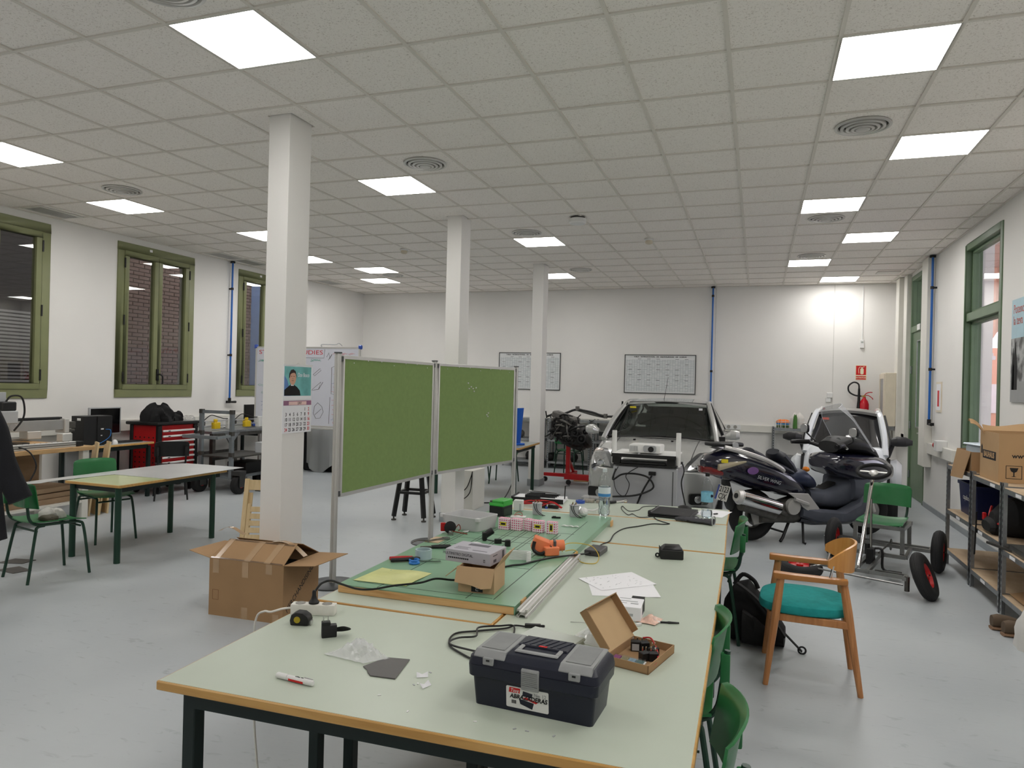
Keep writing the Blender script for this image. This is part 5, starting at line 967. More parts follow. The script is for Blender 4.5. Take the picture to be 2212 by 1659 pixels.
t = thing('clear_case', 'low clear plastic case of small parts beyond the bottle', 'case', (-1.20, 5.50, TZ), .05); part('tray', MB().box(-.09, .09, -.06, .06, 0, .035), 'clear_plastic', t); part('lid', MB().box(-.092, .092, -.062, .062, .036, .042), 'clear_plastic', t); part('contents', MB().box(-.08, .0, -.05, .05, .002, .018).box(.02, .08, -.03, .04, .002, .014), mat('tan_parts', (170, 160, 146), .6, var=.3, scale=90), t)
solo('blue_tape', MB().rings([[(r * math.cos(2 * PI * k / 24), r * math.sin(2 * PI * k / 24), z) for k in range(24)] for r, z in ((.036, 0), (.036, .022), (.022, .022), (.022, 0), (.036, 0))], False), mat('tape_blue', (52, 84, 170), .4), 'small roll of blue insulating tape beside the clear case', 'tape roll', (-1.285, 5.40, TZ))
t = thing('dust_mask', 'white strap goggles lying by the water bottle', 'goggles', (-1.13, 4.98, TZ), .1); part('frame', MB().tube(cr([(-.09, .03, .01), (-.05, -.02, .02), (0, -.03, .03), (.05, -.02, .03), (.10, .04, .05), (.12, .07, .05)], 6), .006, 7), 'white_plastic', t); part('lens', MB().sheet(lambda u, v: (-.06 + .12 * u, -.02 + .05 * v - .03 * math.sin(PI * u), .006 + .035 * v), 8, 4, .0015), 'clear_plastic', t)
t = thing('wire_harness', 'tangle of red wires with black plugs on the far table', 'wiring', (-1.50, 5.08, TZ))
rn = random.Random(3)
for k in range(6): part('red_wire', MB().tube(cr([(-.20, -.02 + .012 * k, .012), (-.10, rn.uniform(-.04, .06), rn.uniform(.01, .04)), (0, rn.uniform(-.04, .06), rn.uniform(.01, .05)), (.09, rn.uniform(-.04, .05), rn.uniform(.015, .05)), (.16, -.02 + rn.uniform(-.02, .02), .012)], 6), .0038, 6), 'red_paint', t)
for x, y in ((.02, -.02), (.07, .0), (.11, -.01)): part('black_plug', MB().box(x - .02, x + .02, y - .015, y + .015, 0, .025), 'black_plastic', t, bev=.003)
part('blue_plug', MB().box(.04, .055, -.045, -.03, 0, .014), 'tape_blue', t)
solo('hex_key', MB().tube([(0, 0, 0), (.0, .01, .10), (.035, .01, .105)], .005, 6), 'black_plastic', 'black hex key standing in the tool tray', 'hex key', (-1.40, 5.36, TZ + .028))
# ================================================================ SILVER CAR
mat('car_silver', (188, 189, 186), .22, .35, var=.01, coat=.6); mat('car_black', (18, 18, 19), .5); mat('seat_grey', (86, 84, 80), .9, var=.1); mat('lamp_glass', (176, 178, 178), .08, .6, var=.25, scale=12, coat=1.0)
car = thing('silver_car', 'silver hatchback car parked nose forward by the back wall', 'car', (-1.255, 8.75, 0), math.radians(.5))
KY = [0, .10, .30, .70, 1.12, 1.6, 2.3, 3.0, 3.7, 4.2, 4.42]
KV = {'sz': [.24, .19, .17, .17, .17, .17, .17, .17, .18, .26, .36], 'w': [.74, .80, .845, .858, .8625, .8625, .8625, .86, .85, .81, .74],
      'hz': [.62, .70, .80, .87, .92, .95, .96, .97, 1.0, 1.0, .95], 'hw': [.66, .70, .735, .755, .775, .78, .78, .77, .745, .70, .64], 'tz': [.655, .755, .85, .93, .985, .97, 1.0, 1.0, 1.02, 1.02, .97]}
def ki(y, k):
    for i in range(len(KY) - 1):
        if y <= KY[i + 1]: f = max(0, (y - KY[i]) / (KY[i + 1] - KY[i])); f = f * f * (3 - 2 * f) if i < 1 else f; return KV[k][i] * (1 - f) + KV[k][i + 1] * f
    return KV[k][-1]
def csec(y, t, off=0.0):        # t 0 sill .. 1 centreline; returns point on the +x half
    sz, w_, hz, hw, tz = (ki(y, k) for k in ('sz', 'w', 'hz', 'hw', 'tz'))
    P = [(w_ * .93, sz), (w_ * .985, sz + (hz - sz) * .25), (w_, sz + (hz - sz) * .52), (w_ * .975, sz + (hz - sz) * .80), (hw, hz), (hw * .82, hz + (tz - hz) * .55), (hw * .45, hz + (tz - hz) * .92), (0, tz)]
    f = t * (len(P) - 1); i = min(int(f), len(P) - 2); f -= i
    x = P[i][0] * (1 - f) + P[i + 1][0] * f + off; z = P[i][1] * (1 - f) + P[i + 1][1] * f + off * .5
    yy = y + .34 * (abs(x) / .86) ** 3 * max(0, 1 - y / 1.0) - off
    return (x, yy, z)
def full(y, k=1.0):
    h = [csec(y, j / 14) for j in range(15)]
    r = [(x * k, y, z) for x, _, z in h] + [(-x * k, y, z) for x, _, z in h[-2::-1]]
    return [(x, y + .34 * (abs(x) / .86) ** 3 * max(0, 1 - y / 1.0), z) for x, _, z in r]
ST = [0, .03, .1, .2, .3, .5, .7, .9, 1.12, 1.6, 2.0, 2.3, 3.0, 3.4, 3.7, 4.0, 4.2, 4.42]
b = MB(); b.rings([full(0, k) for k in (.02, .3, .6, .85, 1.0)] + [full(y) for y in ST[1:]] + [full(4.42, .5)], True)
part('body', b, 'car_silver', car, ang=50)
def patch(c, nu=10, nv=8, off=.012, th=.012, side=1):   # surface patch on the body from four (y, t) corners
    def f(u, v):
        y = (c[0][0] * (1 - u) + c[1][0] * u) * (1 - v) + (c[3][0] * (1 - u) + c[2][0] * u) * v; t = (c[0][1] * (1 - u) + c[1][1] * u) * (1 - v) + (c[3][1] * (1 - u) + c[2][1] * u) * v
        p = csec(y, t, off); return (p[0] * side, p[1], p[2])
    return MB().sheet(f, nu, nv, th)
for s in (-1, 1):
    hl = part('headlight', patch([(.02, .77), (.08, .50), (.56, .515), (.40, .70)], 12, 8, .012, .012, s), 'lamp_glass', car)
    part('lamp_bezel', patch([(.005, .80), (.06, .475), (.62, .495), (.42, .725)], 12, 8, .004, .01, s), mat('bezel', (60, 62, 62), .3), hl)
    part('reflector', MB().at((s * .60, .135, .705), rx=PI / 2 + .3).lathe([(.035, 0), (.052, .012), (.044, .022), (.016, .008)], 18), 'chrome', hl); part('turn_lens', patch([(.30, .70), (.36, .53), (.55, .52), (.40, .695)], 8, 6, .0195, .004, s), mat('turn_lens', (214, 196, 186), .1, coat=1.0), hl); part('hood_seam', MB().tube([(s * x, y, z) for x, y, z in [csec(yy, .765, .002) for yy in (.02, .1, .3, .5, .7, .9, 1.1)]], .005, 5), 'car_black', car)
    part('fog_recess', MB().at((s * .62, .085, .33), rx=PI / 2, rz=s * .5).prism(rrect(-.14, .10, -.06, .07, .03), -.01, .03), 'car_black', car)
    part('fog_lamp', MB().at((s * .60, .045, .335), rx=PI / 2, rz=s * .4).lathe([(.045, -.02), (.045, .012), (.03, .02)], 16), 'lamp_glass', car)
    m = part('door_mirror', MB().hull([(s * .86, 1.26, .05, .99, 1.06), (s * .93, 1.24, .10, .985, 1.12), (s * 1.0, 1.24, .10, .985, 1.12), (s * 1.045, 1.25, .06, 1.0, 1.10)], 14), 'car_silver', car); part('mirror_foot', MB().box(s * .80 - .06, s * .80 + .06, 1.22, 1.30, .96, 1.02), 'car_black', m)
    # greenhouse sides
    sw = MB().sheet(lambda u, v: (s * (.775 - .20 * v), 1.32 + (2.5) * u + (.72 - 1.35 * u) * v * .75, .975 + .445 * v * (1 - .05 * u)), 8, 6, .008); part('side_glass', sw, mat('side_dark', (26, 30, 30), .06), car)
    part('side_trim', MB().tube([(s * .782, 1.30, .975), (s * .582, 1.90, 1.42), (s * .575, 2.4, 1.445), (s * .56, 3.4, 1.39), (s * .60, 3.75, 1.30), (s * .77, 3.82, .99)], .014, 6), 'car_black', car)
    part('a_pillar', MB().tube(cr([(s * .765, 1.06, .935), (s * .70, 1.42, 1.18), (s * .605, 1.90, 1.405), (s * .57, 2.3, 1.45), (s * .545, 3.2, 1.42), (s * .52, 3.8, 1.28)], 6), .034, 8), 'car_silver', car)
    part('b_pillar', MB().tube([(s * .785, 2.45, .97), (s * .585, 2.5, 1.44)], .022, 6), 'car_black', car)
wsf = lambda u, v, o=0.0: ((2 * u - 1) * (.735 - .165 * v), 1.10 + .20 * (2 * u - 1) ** 2 * (1 - .55 * v) + .83 * v, .955 + .47 * v + .02 * (1 - (2 * u - 1) ** 2) * v + o)
part('windscreen', MB().sheet(lambda u, v: wsf(u, v), 16, 8, .006), 'car_glass', car)
bd = MB()
for pts in ([wsf(i / 16, 0, .004) for i in range(17)], [wsf(i / 16, 1, .004) for i in range(17)], [wsf(0, i / 6, .004) for i in range(7)], [wsf(1, i / 6, .004) for i in range(7)]): bd.tube(pts, .018, 6)
part('screen_surround', bd, 'car_black', car); part('cowl_panel', MB().sheet(lambda u, v: ((2 * u - 1) * .74, 1.02 + .10 * v + .2 * (2 * u - 1) ** 2, .968 - .03 * (2 * u - 1) ** 2), 14, 3, .02), 'car_black', car)
part('wiper', MB().tube([(-.60, 1.20, .965), (-.1, 1.07, 1.0), (.1, 1.06, 1.005)], .011, 6), 'car_black', car); part('wiper', MB().tube([(-.05, 1.08, 1.0), (.4, 1.08, .995), (.66, 1.25, .965)], .011, 6), 'car_black', car)
part('roof', MB().sheet(lambda u, v: ((2 * u - 1) * (.575 - .05 * v), 1.92 + .03 * (2 * u - 1) ** 2 + 1.85 * v, 1.425 + .065 * math.sin(PI * min(1, .12 + v * .75)) - .035 * (2 * u - 1) ** 2 - .10 * max(0, v - .6)), 12, 10, .03), 'car_silver', car)
part('rear_hatch', MB().sheet(lambda u, v: ((2 * u - 1) * (.53 + .12 * v), 3.72 + .62 * v, 1.335 - .36 * v), 8, 4, .02), 'side_dark', car)
part('grille', MB().at((0, -.012, .30)).box(-.33, .33, 0, .05, -.05, .05), 'car_black', car, bev=.01); part('upper_slot', MB().box(-.24, .24, -.012, .02, .555, .585), 'car_black', car, bev=.004); part('badge', MB().at((0, .022, .66), rx=1.0).lathe([(.05, 0), (.05, .01)], 18), 'chrome', car)
part('antenna', MB().cyl((-.08, 2.25, 1.47), (-.045, 2.45, 1.83), .004, .0025, 6), 'car_black', car)
for x in (-.30, .20): part('washer_jet', MB().box(x - .015, x + .015, .86, .89, .945, .968), 'car_black', car)
part('screen_sticker', MB().box(-.52, -.43, 1.80, 1.81, 1.355, 1.38), 'sticker_yellow', car); part('screen_sticker', MB().box(.47, .52, 1.79, 1.80, 1.35, 1.38), 'paper', car)
part('dashboard', MB().hull([(-.68, 1.45, .20, .80, .97), (0, 1.40, .24, .80, 1.0), (.68, 1.45, .20, .80, .97)], 12), 'car_black', car)
part('steering_wheel', MB().at((.36, 1.72, .93), rx=1.1).torus(.18, .016, 26, 8), 'car_black', car); part('rear_view_mirror', MB().box(-.11, .11, 1.84, 1.86, 1.29, 1.35), 'car_black', car)
for x in (-.36, .36):
    st = part('front_seat', MB().hull([(x - .25, 2.35, .10, .45, .98), (x - .2, 2.35, .12, .42, 1.06), (x + .2, 2.35, .12, .42, 1.06), (x + .25, 2.35, .10, .45, .98)], 14), 'seat_grey', car); part('headrest', MB().hull([(x - .13, 2.40, .05, 1.10, 1.24), (x - .09, 2.40, .06, 1.08, 1.27), (x + .09, 2.40, .06, 1.08, 1.27), (x + .13, 2.40, .05, 1.10, 1.24)], 12), 'seat_grey', st)
part('rear_bench', MB().hull([(-.62, 3.25, .12, .4, .98), (0, 3.25, .14, .4, 1.02), (.62, 3.25, .12, .4, .98)], 12), 'seat_grey', car)
for s in (-1, 1):
    for y in (.86, 3.56):
        wl = part('wheel', MB().at((s * .77, y, .30), ry=PI / 2).torus(.235, .072, 26, 10, 1.2), 'dark_rubber', car); part('hubcap', MB().at((s * .79, y, .30), ry=s * PI / 2).lathe([(.18, -.03), (.19, .03), (.05, .05)], 20), 'alu', wl)

# ================================================================ NAVY SCOOTER
baggy('screen_edge', .5, (.8, .82, .84))
mat('navy_gloss', (22, 22, 40), .2, var=.05, coat=1.0); mat('seat_vinyl', (36, 38, 46), .4, var=.08); mat('grey_floor_plastic', (76, 80, 90), .6, var=.15, scale=8); mat('silver_trim', (196, 194, 192), .35, .4); mat('tail_red', (110, 14, 18), .1, coat=1.0); mat('amber', (226, 130, 30), .2)
sc = thing('scooter', 'dark navy maxi scooter on its stand with chrome exhaust', 'scooter', (-.04, 8.32, 0), math.atan2(.98, 1.30))
def wheel(par, x, r, name, wd=.06):
    o = part(name, MB().at((x, 0, r), rx=PI / 2).torus(r - wd, wd, 32, 12, 1.05), 'dark_rubber', par)
    rim = MB().at((x, 0, r), rx=PI / 2).torus(r - wd * 1.9, .014, 28, 6, 2.2)
    for k in range(5): a = 2 * PI * k / 5; rim.at((x, 0, r)).bar((0, 0, 0), ((r - wd * 1.9) * math.cos(a), 0, (r - wd * 1.9) * math.sin(a)), .03, .02, up=(0, 1, 0))
    part('rim', rim.at((x, 0, r), rx=PI / 2).lathe([(.045, -.06), (.045, .06)], 16), 'dark_steel', o); part('brake_disc', MB().at((x, -.07, r), rx=PI / 2).lathe([(.11, -.002), (.11, .002)], 24), 'steel', o); return o
wheel(sc, 0, .285, 'rear_wheel', .075); wheel(sc, 1.6, .285, 'front_wheel', .065)
part('tail_body', MB().hull([(-.64, 0, .05, .82, .90), (-.58, 0, .12, .76, .95), (-.40, 0, .19, .68, 1.01), (-.15, 0, .23, .60, .96), (.10, 0, .25, .55, .88), (.32, 0, .25, .50, .80), (.52, 0, .20, .48, .66), (.60, 0, .15, .49, .58)], 20, 2.8), 'navy_gloss', sc)
part('tail_light', MB().hull([(-.655, 0, .06, .765, .83), (-.60, 0, .14, .74, .835), (-.50, 0, .185, .73, .80)], 16, 3), 'tail_red', sc)
for s in (-1, 1): part('rear_indicator', MB().hull([(-.54, s * .146, .020, .79, .865), (-.42, s * .180, .016, .83, .89), (-.24, s * .212, .006, .885, .903)], 12), mat('clear_amber', (176, 166, 140), .1, coat=1.0), sc)
for s in (-1, 1): part('grab_rail', MB().tube(cr([(-.46, s * .13, 1.04), (-.25, s * .19, .99), (0, s * .22, .91), (.18, s * .225, .83), (.24, s * .21, .79)], 6), .026, 8), 'silver_trim', sc)
rk = part('luggage_rack', MB().prism([(-.56, -.10), (-.48, -.13), (-.20, -.11), (-.16, 0), (-.20, .11), (-.48, .13), (-.56, .10)], 1.045, 1.085), 'black_plastic', sc, bev=.01); part('rack_badge', MB().at((-.32, -.132, 1.06), rx=PI / 2).lathe([(.035, -.03), (.035, .005)], 18), 'grey_plastic', rk)
part('pillion_pad', MB().hull([(-.14, 0, .06, .93, 1.0), (-.06, 0, .12, .90, 1.03), (.05, 0, .13, .88, .98), (.14, 0, .08, .88, .93)], 14), 'seat_vinyl', sc)
part('pillion_seat', MB().hull([(.02, 0, .14, .80, .89), (.15, 0, .17, .80, .90), (.30, 0, .18, .76, .86), (.42, 0, .17, .72, .80)], 16), 'seat_vinyl', sc)
part('lumbar_rest', MB().at((.36, 0, .86), ry=math.radians(48)).hull([(-.16, 0, .10, -.04, .05), (-.10, 0, .16, -.05, .07), (.04, 0, .18, -.05, .07), (.14, 0, .16, -.05, .06), (.19, 0, .10, -.04, .04)], 16), 'seat_vinyl', sc)
part('rider_seat', MB().hull([(.36, 0, .17, .62, .76), (.45, 0, .20, .60, .80), (.60, 0, .20, .58, .79), (.70, 0, .17, .57, .72), (.77, 0, .11, .57, .66)], 18), mat('seat_blue', (34, 42, 66), .4, var=.1), sc)
part('filler_cover', MB().hull([(.66, 0, .16, .40, .58), (.85, 0, .16, .36, .55), (1.05, 0, .18, .34, .60), (1.25, 0, .20, .36, .78)], 16, 3), 'grey_floor_plastic', sc); part('filler_cap', MB().at((.98, -.02, .585), ry=-.4).prism(rrect(-.10, .10, -.07, .07, .03), 0, .012), 'grey_plastic' if 0 else 'black_plastic', sc)
for s in (-1, 1): part('footboard', MB().hull([(.48, s * .20, .06, .28, .40), (.66, s * .22, .09, .22, .37), (1.0, s * .23, .09, .21, .34), (1.22, s * .23, .08, .22, .44), (1.36, s * .22, .06, .36, .66)], 12, 3), 'grey_floor_plastic', sc)
part('belly', MB().hull([(.50, 0, .20, .20, .32), (.64, 0, .25, .17, .30), (1.15, 0, .25, .16, .28), (1.30, 0, .2, .2, .34)], 16, 3), 'navy_gloss', sc)
part('front_cowl', MB().hull([(.88, 0, .15, .80, .92), (.96, 0, .25, .73, .96), (1.10, 0, .30, .69, .97), (1.28, 0, .31, .64, .97), (1.48, 0, .29, .60, .96), (1.66, 0, .23, .62, .92), (1.84, 0, .14, .66, .84), (1.92, 0, .05, .70, .79)], 22, 3.2), 'navy_gloss', sc)
part('leg_shield', MB().hull([(1.18, 0, .26, .42, .75), (1.34, 0, .30, .36, .80), (1.48, 0, .26, .40, .85)], 18, 3), 'grey_floor_plastic', sc)
part('dash_hood', MB().hull([(1.02, 0, .16, .97, 1.10), (1.15, 0, .22, .97, 1.16), (1.34, 0, .24, .96, 1.14), (1.52, 0, .20, .92, 1.04), (1.64, 0, .12, .88, .96)], 18), 'black_plastic', sc)
for s in (-1, 1): part('gauge', MB().at((1.08, s * .07, 1.09), ry=-1.0).lathe([(.05, 0), (.055, .012), (.045, .014)], 18), mat('gauge_face', (70, 72, 74), .2), sc)
wsh = lambda u, v: (1.60 - .42 * v - .20 * (2 * u - 1) ** 2 * (1 - .3 * v), (2 * u - 1) * (.28 - .05 * v - .11 * max(0, (v - .65) / .35) ** 2), 1.0 + .53 * v - .05 * (2 * u - 1) ** 2 * v)
part('windshield', MB().sheet(wsh, 16, 14, .004), 'screen_film', sc); part('screen_rim', MB().tube([wsh(u, v) for u, v in [(0, k / 14) for k in range(15)] + [(k / 10, 1) for k in range(1, 10)] + [(1, 1 - k / 14) for k in range(15)]], .003, 6), 'screen_edge', sc)
part('handlebar', MB().tube(cr([(.80, -.36, 1.06), (.96, -.30, 1.07), (1.10, -.10, 1.0), (1.12, 0, .98), (1.10, .10, 1.0), (.96, .30, 1.07), (.80, .36, 1.06)], 6), .022, 8), 'black_plastic', sc)
for s in (-1, 1):
    part('grip', MB().tube([(.99, s * .27, 1.07), (.82, s * .37, 1.062)], .025, 10), 'black_matte', sc); part('brake_lever', MB().tube(cr([(1.02, s * .26, 1.055), (.98, s * .34, 1.04), (.90, s * .41, 1.04)], 4), .008, 6), 'alu', sc)
    mr = part('mirror', MB().hull([(1.00, s * .385, .02, 1.19, 1.25), (1.01, s * .385, .062, 1.165, 1.275), (1.03, s * .385, .062, 1.165, 1.275), (1.045, s * .385, .03, 1.18, 1.26)], 16, 3), 'black_plastic', sc); part('mirror_glass', MB().hull([(.996, s * .385, .054, 1.172, 1.268), (1.004, s * .385, .056, 1.17, 1.27)], 16, 3), 'alu', mr); part('mirror_stalk', MB().tube(cr([(1.02, s * .36, 1.17), (1.06, s * .33, 1.12), (1.06, s * .26, 1.08)], 4), .009, 6), 'black_plastic', mr)
for s in (-1, 1): part('fork', MB().cyl((1.60, s * .10, .285), (1.44, s * .10, .72), .026, n=10), 'alu_matte', sc)
part('front_mudguard', MB().at((1.6, 0, .285)).sheet(lambda u, v: (.315 * math.cos(math.radians(20 + 150 * u)), (v - .5) * .15, .315 * math.sin(math.radians(20 + 150 * u))), 14, 4, .01), 'navy_gloss', sc)
ex = part('exhaust', MB().cyl((-.36, -.27, .535), (.14, -.26, .40), .082, .078, 24), 'chrome', sc); part('end_cap', MB().cyl((-.395, -.272, .545), (-.35, -.27, .533), .06, .085, 22), 'silver_trim', ex); part('tail_pipe', MB().cyl((-.405, -.272, .548), (-.38, -.271, .542), .028, n=14), 'car_black', ex); part('heat_shield', MB().cyl((-.30, -.23, .455), (.12, -.22, .335), .078, .074, 20), 'dark_steel', ex); part('link_pipe', MB().tube(cr([(.13, -.25, .40), (.25, -.22, .33), (.45, -.15, .26)], 4), .03, 8), 'dark_steel', ex)
part('engine_case', MB().hull([(.0, -.13, .06, .22, .36), (.22, -.14, .09, .22, .46), (.45, -.10, .12, .20, .50), (.60, -.05, .10, .22, .40)], 14, 3), 'dark_steel', sc); part('crank_cover', MB().at((.36, -.235, .40), rx=PI / 2).lathe([(.09, -.03), (.085, .02), (.05, .03)], 18), 'alu_matte', sc)
part('side_panel', MB().prism([(.26, .56), (.53, .545), (.69, .37), (.56, .335), (.46, .40), (.42, .46)], -.27, -.255, 'y'), 'silver_trim', sc, bev=.006); part('footpeg', MB().hull([(.34, -.285, .018, .47, .51), (.52, -.285, .018, .41, .45)], 10), 'silver_trim', sc); part('caliper_bracket', MB().prism([(-.06, .20), (.12, .22), (.14, .36), (.0, .42), (-.1, .34)], -.13, -.11, 'y'), 'alu_matte', sc)
part('plate_hanger', MB().hull([(-.365, 0, .05, .62, .74), (-.34, 0, .09, .46, .70), (-.29, 0, .09, .34, .52)], 12), 'black_plastic', sc)
pm = Matrix.Translation((-.385, -.01, .535)) @ Matrix.Rotation(math.radians(-90), 4, 'Z') @ Matrix.Rotation(math.radians(72), 4, 'X')
q = MB(); q.m = pm; q.prism(rrect(-.11, .11, -.085, .085, .008), 0, .003); pl_ = part('number_plate', q, mat('plate_white', (214, 212, 206), .4), sc)
q = MB(); q.m = pm; q.prism([(-.108, -.083), (-.078, -.083), (-.078, .083), (-.108, .083)], .003, .0042); part('blue_band', q, mat('eu_blue', (30, 60, 150), .4), pl_)
for st_, yy in (('2123', .036), ('CJX', -.040)):
    o = text(st_, .085, 'ink', pl_, (0, 0, 0), name='plate_lettering', bold=.001); o.data.transform(pm @ Matrix.Translation((.016, yy, .005)))
part('centre_stand', MB().tube([(.42, -.10, .22), (.30, -.15, .05), (.26, -.16, .012)], .017, 8).tube([(.42, .10, .22), (.30, .15, .05), (.26, .16, .012)], .017, 8).tube([(.34, -.14, .10), (.34, .14, .10)], .012, 8), 'black_plastic', sc); part('side_stand', MB().tube([(.55, -.16, .24), (.45, -.30, .02), (.47, -.32, .01)], .013, 8), 'black_plastic', sc)
part('indicator_lens', MB().ell((.70, -.02, .78), (.03, .05, .03)), 'amber', sc)
o = text('SILVER WING', .052, 'grey_plastic', sc, (0, 0, 0), name='side_lettering', shear=.3); o.data.transform(Matrix.Translation((.02, -.258, .70)) @ Matrix.Rotation(math.radians(14), 4, 'Y') @ Matrix.Rotation(PI / 2, 4, 'X'))
part('side_sticker', MB().at((-.17, -.236, .80), rx=PI / 2).prism([(.07 * math.cos(a), .04 * math.sin(a)) for a in [2 * PI * k / 16 for k in range(16)]], 0, .004), mat('purple_sticker', (118, 84, 140), .4), sc); part('rear_sticker', MB().at((-.48, -.172, .90), rx=PI / 2, rz=-.45).prism(rrect(-.035, .035, -.02, .02, .006), 0, .004), 'sticker_yellow', sc)

# ================================================================ WHITE MICROCAR
mat('white_gloss', (222, 226, 230), .18, var=.01, coat=.8); mat('roof_grey', (126, 126, 124), .35, .4)
tw = thing('microcar', 'white electric microcar with round headlights and grey roof', 'car', (1.045, 9.98, 0), math.radians(-9))
def rr_ring(w_, y0, y1, z, r=.16, n=5): return [(x, y, z) for x, y in rrect(-w_, w_, y0, y1, r, n)]
part('lower_body', MB().rings([rr_ring(.44, .10, 2.1, .24), rr_ring(.49, .02, 2.2, .36), rr_ring(.50, .0, 2.25, .58), rr_ring(.485, .05, 2.25, .80), rr_ring(.46, .14, 2.2, .93), rr_ring(.43, .22, 2.15, .965)]), 'white_gloss', tw, ang=50)
part('windscreen', MB().sheet(lambda u, v: ((2 * u - 1) * (.44 - .085 * v), .20 + .10 * (2 * u - 1) ** 2 + .46 * v ** 1.1, .945 + .42 * v + .02 * (1 - (2 * u - 1) ** 2)), 14, 8, .005), mat('micro_glass', (34, 34, 36), .06, coat=1.0), tw)
part('roof', MB().sheet(lambda u, v: ((2 * u - 1) * (.385 - .03 * v), .63 + .05 * (2 * u - 1) ** 2 + 1.1 * v, 1.375 + .05 * math.sin(PI * (.2 + .6 * v)) - .045 * (2 * u - 1) ** 2), 12, 8, .035), 'roof_grey', tw)
for s in (-1, 1):
    part('a_pillar', MB().tube(cr([(s * .475, .20, .86), (s * .455, .38, 1.10), (s * .405, .62, 1.33), (s * .37, .85, 1.40), (s * .36, 1.5, 1.38), (s * .40, 2.0, 1.0)], 6), .038, 8), 'white_gloss', tw)
    part('door_edge', MB().tube(cr([(s * .50, .30, .80), (s * .52, .45, 1.05), (s * .45, .75, 1.36)], 5), .012, 6), 'black_plastic', tw)
    hl = part('headlight', MB().at((s * .30, .035, .745), rx=PI / 2).lathe([(.085, -.04), (.088, .0), (.07, .02), (.03, .028)], 24), 'lamp_glass', tw); part('lamp_ring', MB().at((s * .30, .03, .745), rx=PI / 2).torus(.088, .012, 26, 6), 'white_gloss', hl)
    m = part('wing_mirror', MB().hull([(s * .53, .33, .05, 1.0, 1.08), (s * .60, .32, .085, .985, 1.115), (s * .70, .33, .08, .99, 1.11), (s * .775, .36, .03, 1.01, 1.07)], 14), mat('mirror_black', (40, 40, 42), .5), tw); part('mirror_stalk', MB().tube([(s * .55, .36, 1.0), (s * .50, .40, .84)], .028, 8), 'mirror_black', m)
    fd = part('mudguard', MB().hull([(s * .53, .42, .17, .40, .80), (s * .60, .42, .20, .36, .82), (s * .66, .42, .17, .42, .76)], 16), 'white_gloss', tw)
    part('front_wheel', MB().at((s * .56, .42, .27), ry=PI / 2).torus(.20, .07, 26, 10), 'dark_rubber', tw); part('rear_wheel', MB().at((s * .52, 2.0, .28), ry=PI / 2).torus(.20, .08, 26, 10), 'dark_rubber', tw)
    part('dark_gap', MB().hull([(s * .495, .30, .09, .40, .82), (s * .53, .32, .10, .40, .82)], 12), 'black_plastic', tw)
part('lens_band', MB().box(-.24, .24, -.004, .02, .70, .79), 'black_plastic', tw, bev=.01); part('lower_grille', MB().box(-.30, .30, -.002, .03, .34, .46), 'black_plastic', tw, bev=.01)
part('wiper', MB().tube([(.30, .28, .98), (.10, .34, 1.22)], .012, 6), 'black_plastic', tw); part('screen_sticker', MB().box(-.30, -.22, .575, .585, 1.285, 1.315), mat('orange_red', (220, 70, 40), .5), tw)
part('seat_back', MB().hull([(-.20, 1.1, .10, .5, 1.10), (.20, 1.1, .10, .5, 1.10)], 12), 'car_black', tw)

# ================================================================ PEDAL KART
kt = thing('pedal_kart', 'bare steel pedal kart with a green chair seat and red hubs', 'kart', (1.19, 7.74, 0), math.radians(-18.7))
def bars(L, wd=.032): 
    m = MB()
    for p, q in L: m.bar(p, q, wd)
    return m
part('rear_frame', bars([((-.40, .06, .20), (.40, .06, .20)), ((-.40, -.06, .20), (.40, -.06, .20)), ((-.40, -.06, .20), (-.40, .06, .20)), ((.40, -.06, .20), (.40, .06, .20)), ((-.24, -.06, .20), (-.24, -.34, .16)), ((.24, -.06, .20), (.24, -.34, .16)), ((-.24, -.34, .16), (.24, -.34, .16))]), 'steel', kt)
part('seat_frame', bars([((-.20, -.28, .16), (-.20, -.28, .41)), ((.20, -.28, .16), (.20, -.28, .41)), ((-.20, .10, .2), (-.20, .10, .41)), ((.20, .10, .2), (.20, .10, .41)), ((-.22, -.30, .41), (.22, -.30, .41)), ((-.22, .12, .41), (.22, .12, .41)), ((-.20, -.30, .41), (-.20, .12, .41)), ((.20, -.30, .41), (.20, .12, .41)), ((-.06, -.30, .41), (-.06, .12, .41))], .034), 'steel', kt)
part('main_spine', bars([((-.05, -.30, .16), (-.05, -1.02, .13)), ((.05, -.30, .16), (.05, -1.02, .13)), ((-.32, -1.0, .13), (.32, -1.0, .13)), ((.10, -.94, .13), (.34, -.94, .13)), ((.34, -.94, .13), (.34, -1.06, .13))], .03), 'steel', kt)
sm = Matrix.Translation((0, -.09, -.02))
ss = shell(seat_fn); part('seat_shell', MB().add([sm @ v for v in ss.v], ss.f), 'green_plastic', kt); bs = shell(back_fn); part('seat_back', MB().add([sm @ v for v in bs.v], bs.f), 'green_plastic', kt)
part('seat_tube', MB().tube(cr([(-.17, .16, .70), (-.17, .14, .52), (-.16, .06, .435), (-.16, -.26, .43)], 5), .0115, 8).tube(cr([(.17, .16, .70), (.17, .14, .52), (.16, .06, .435), (.16, -.26, .43)], 5), .0115, 8), 'green_tube', kt)
Ri = Matrix.Rotation(math.radians(18.7), 3, 'Z'); kl = lambda p: tuple(Ri @ (Vector(p) - Vector((1.19, 7.74, 0))))
cb, cp = kl((.862, 6.90, .12)), kl((1.028, 7.38, .895))
part('steering_column', MB().cyl(cb, cp, .016, n=12), 'chrome', kt); part('column_support', MB().cyl(kl((1.0, 7.2, .14)), kl((1.01, 7.32, .68)), .011, n=10), 'steel', kt)
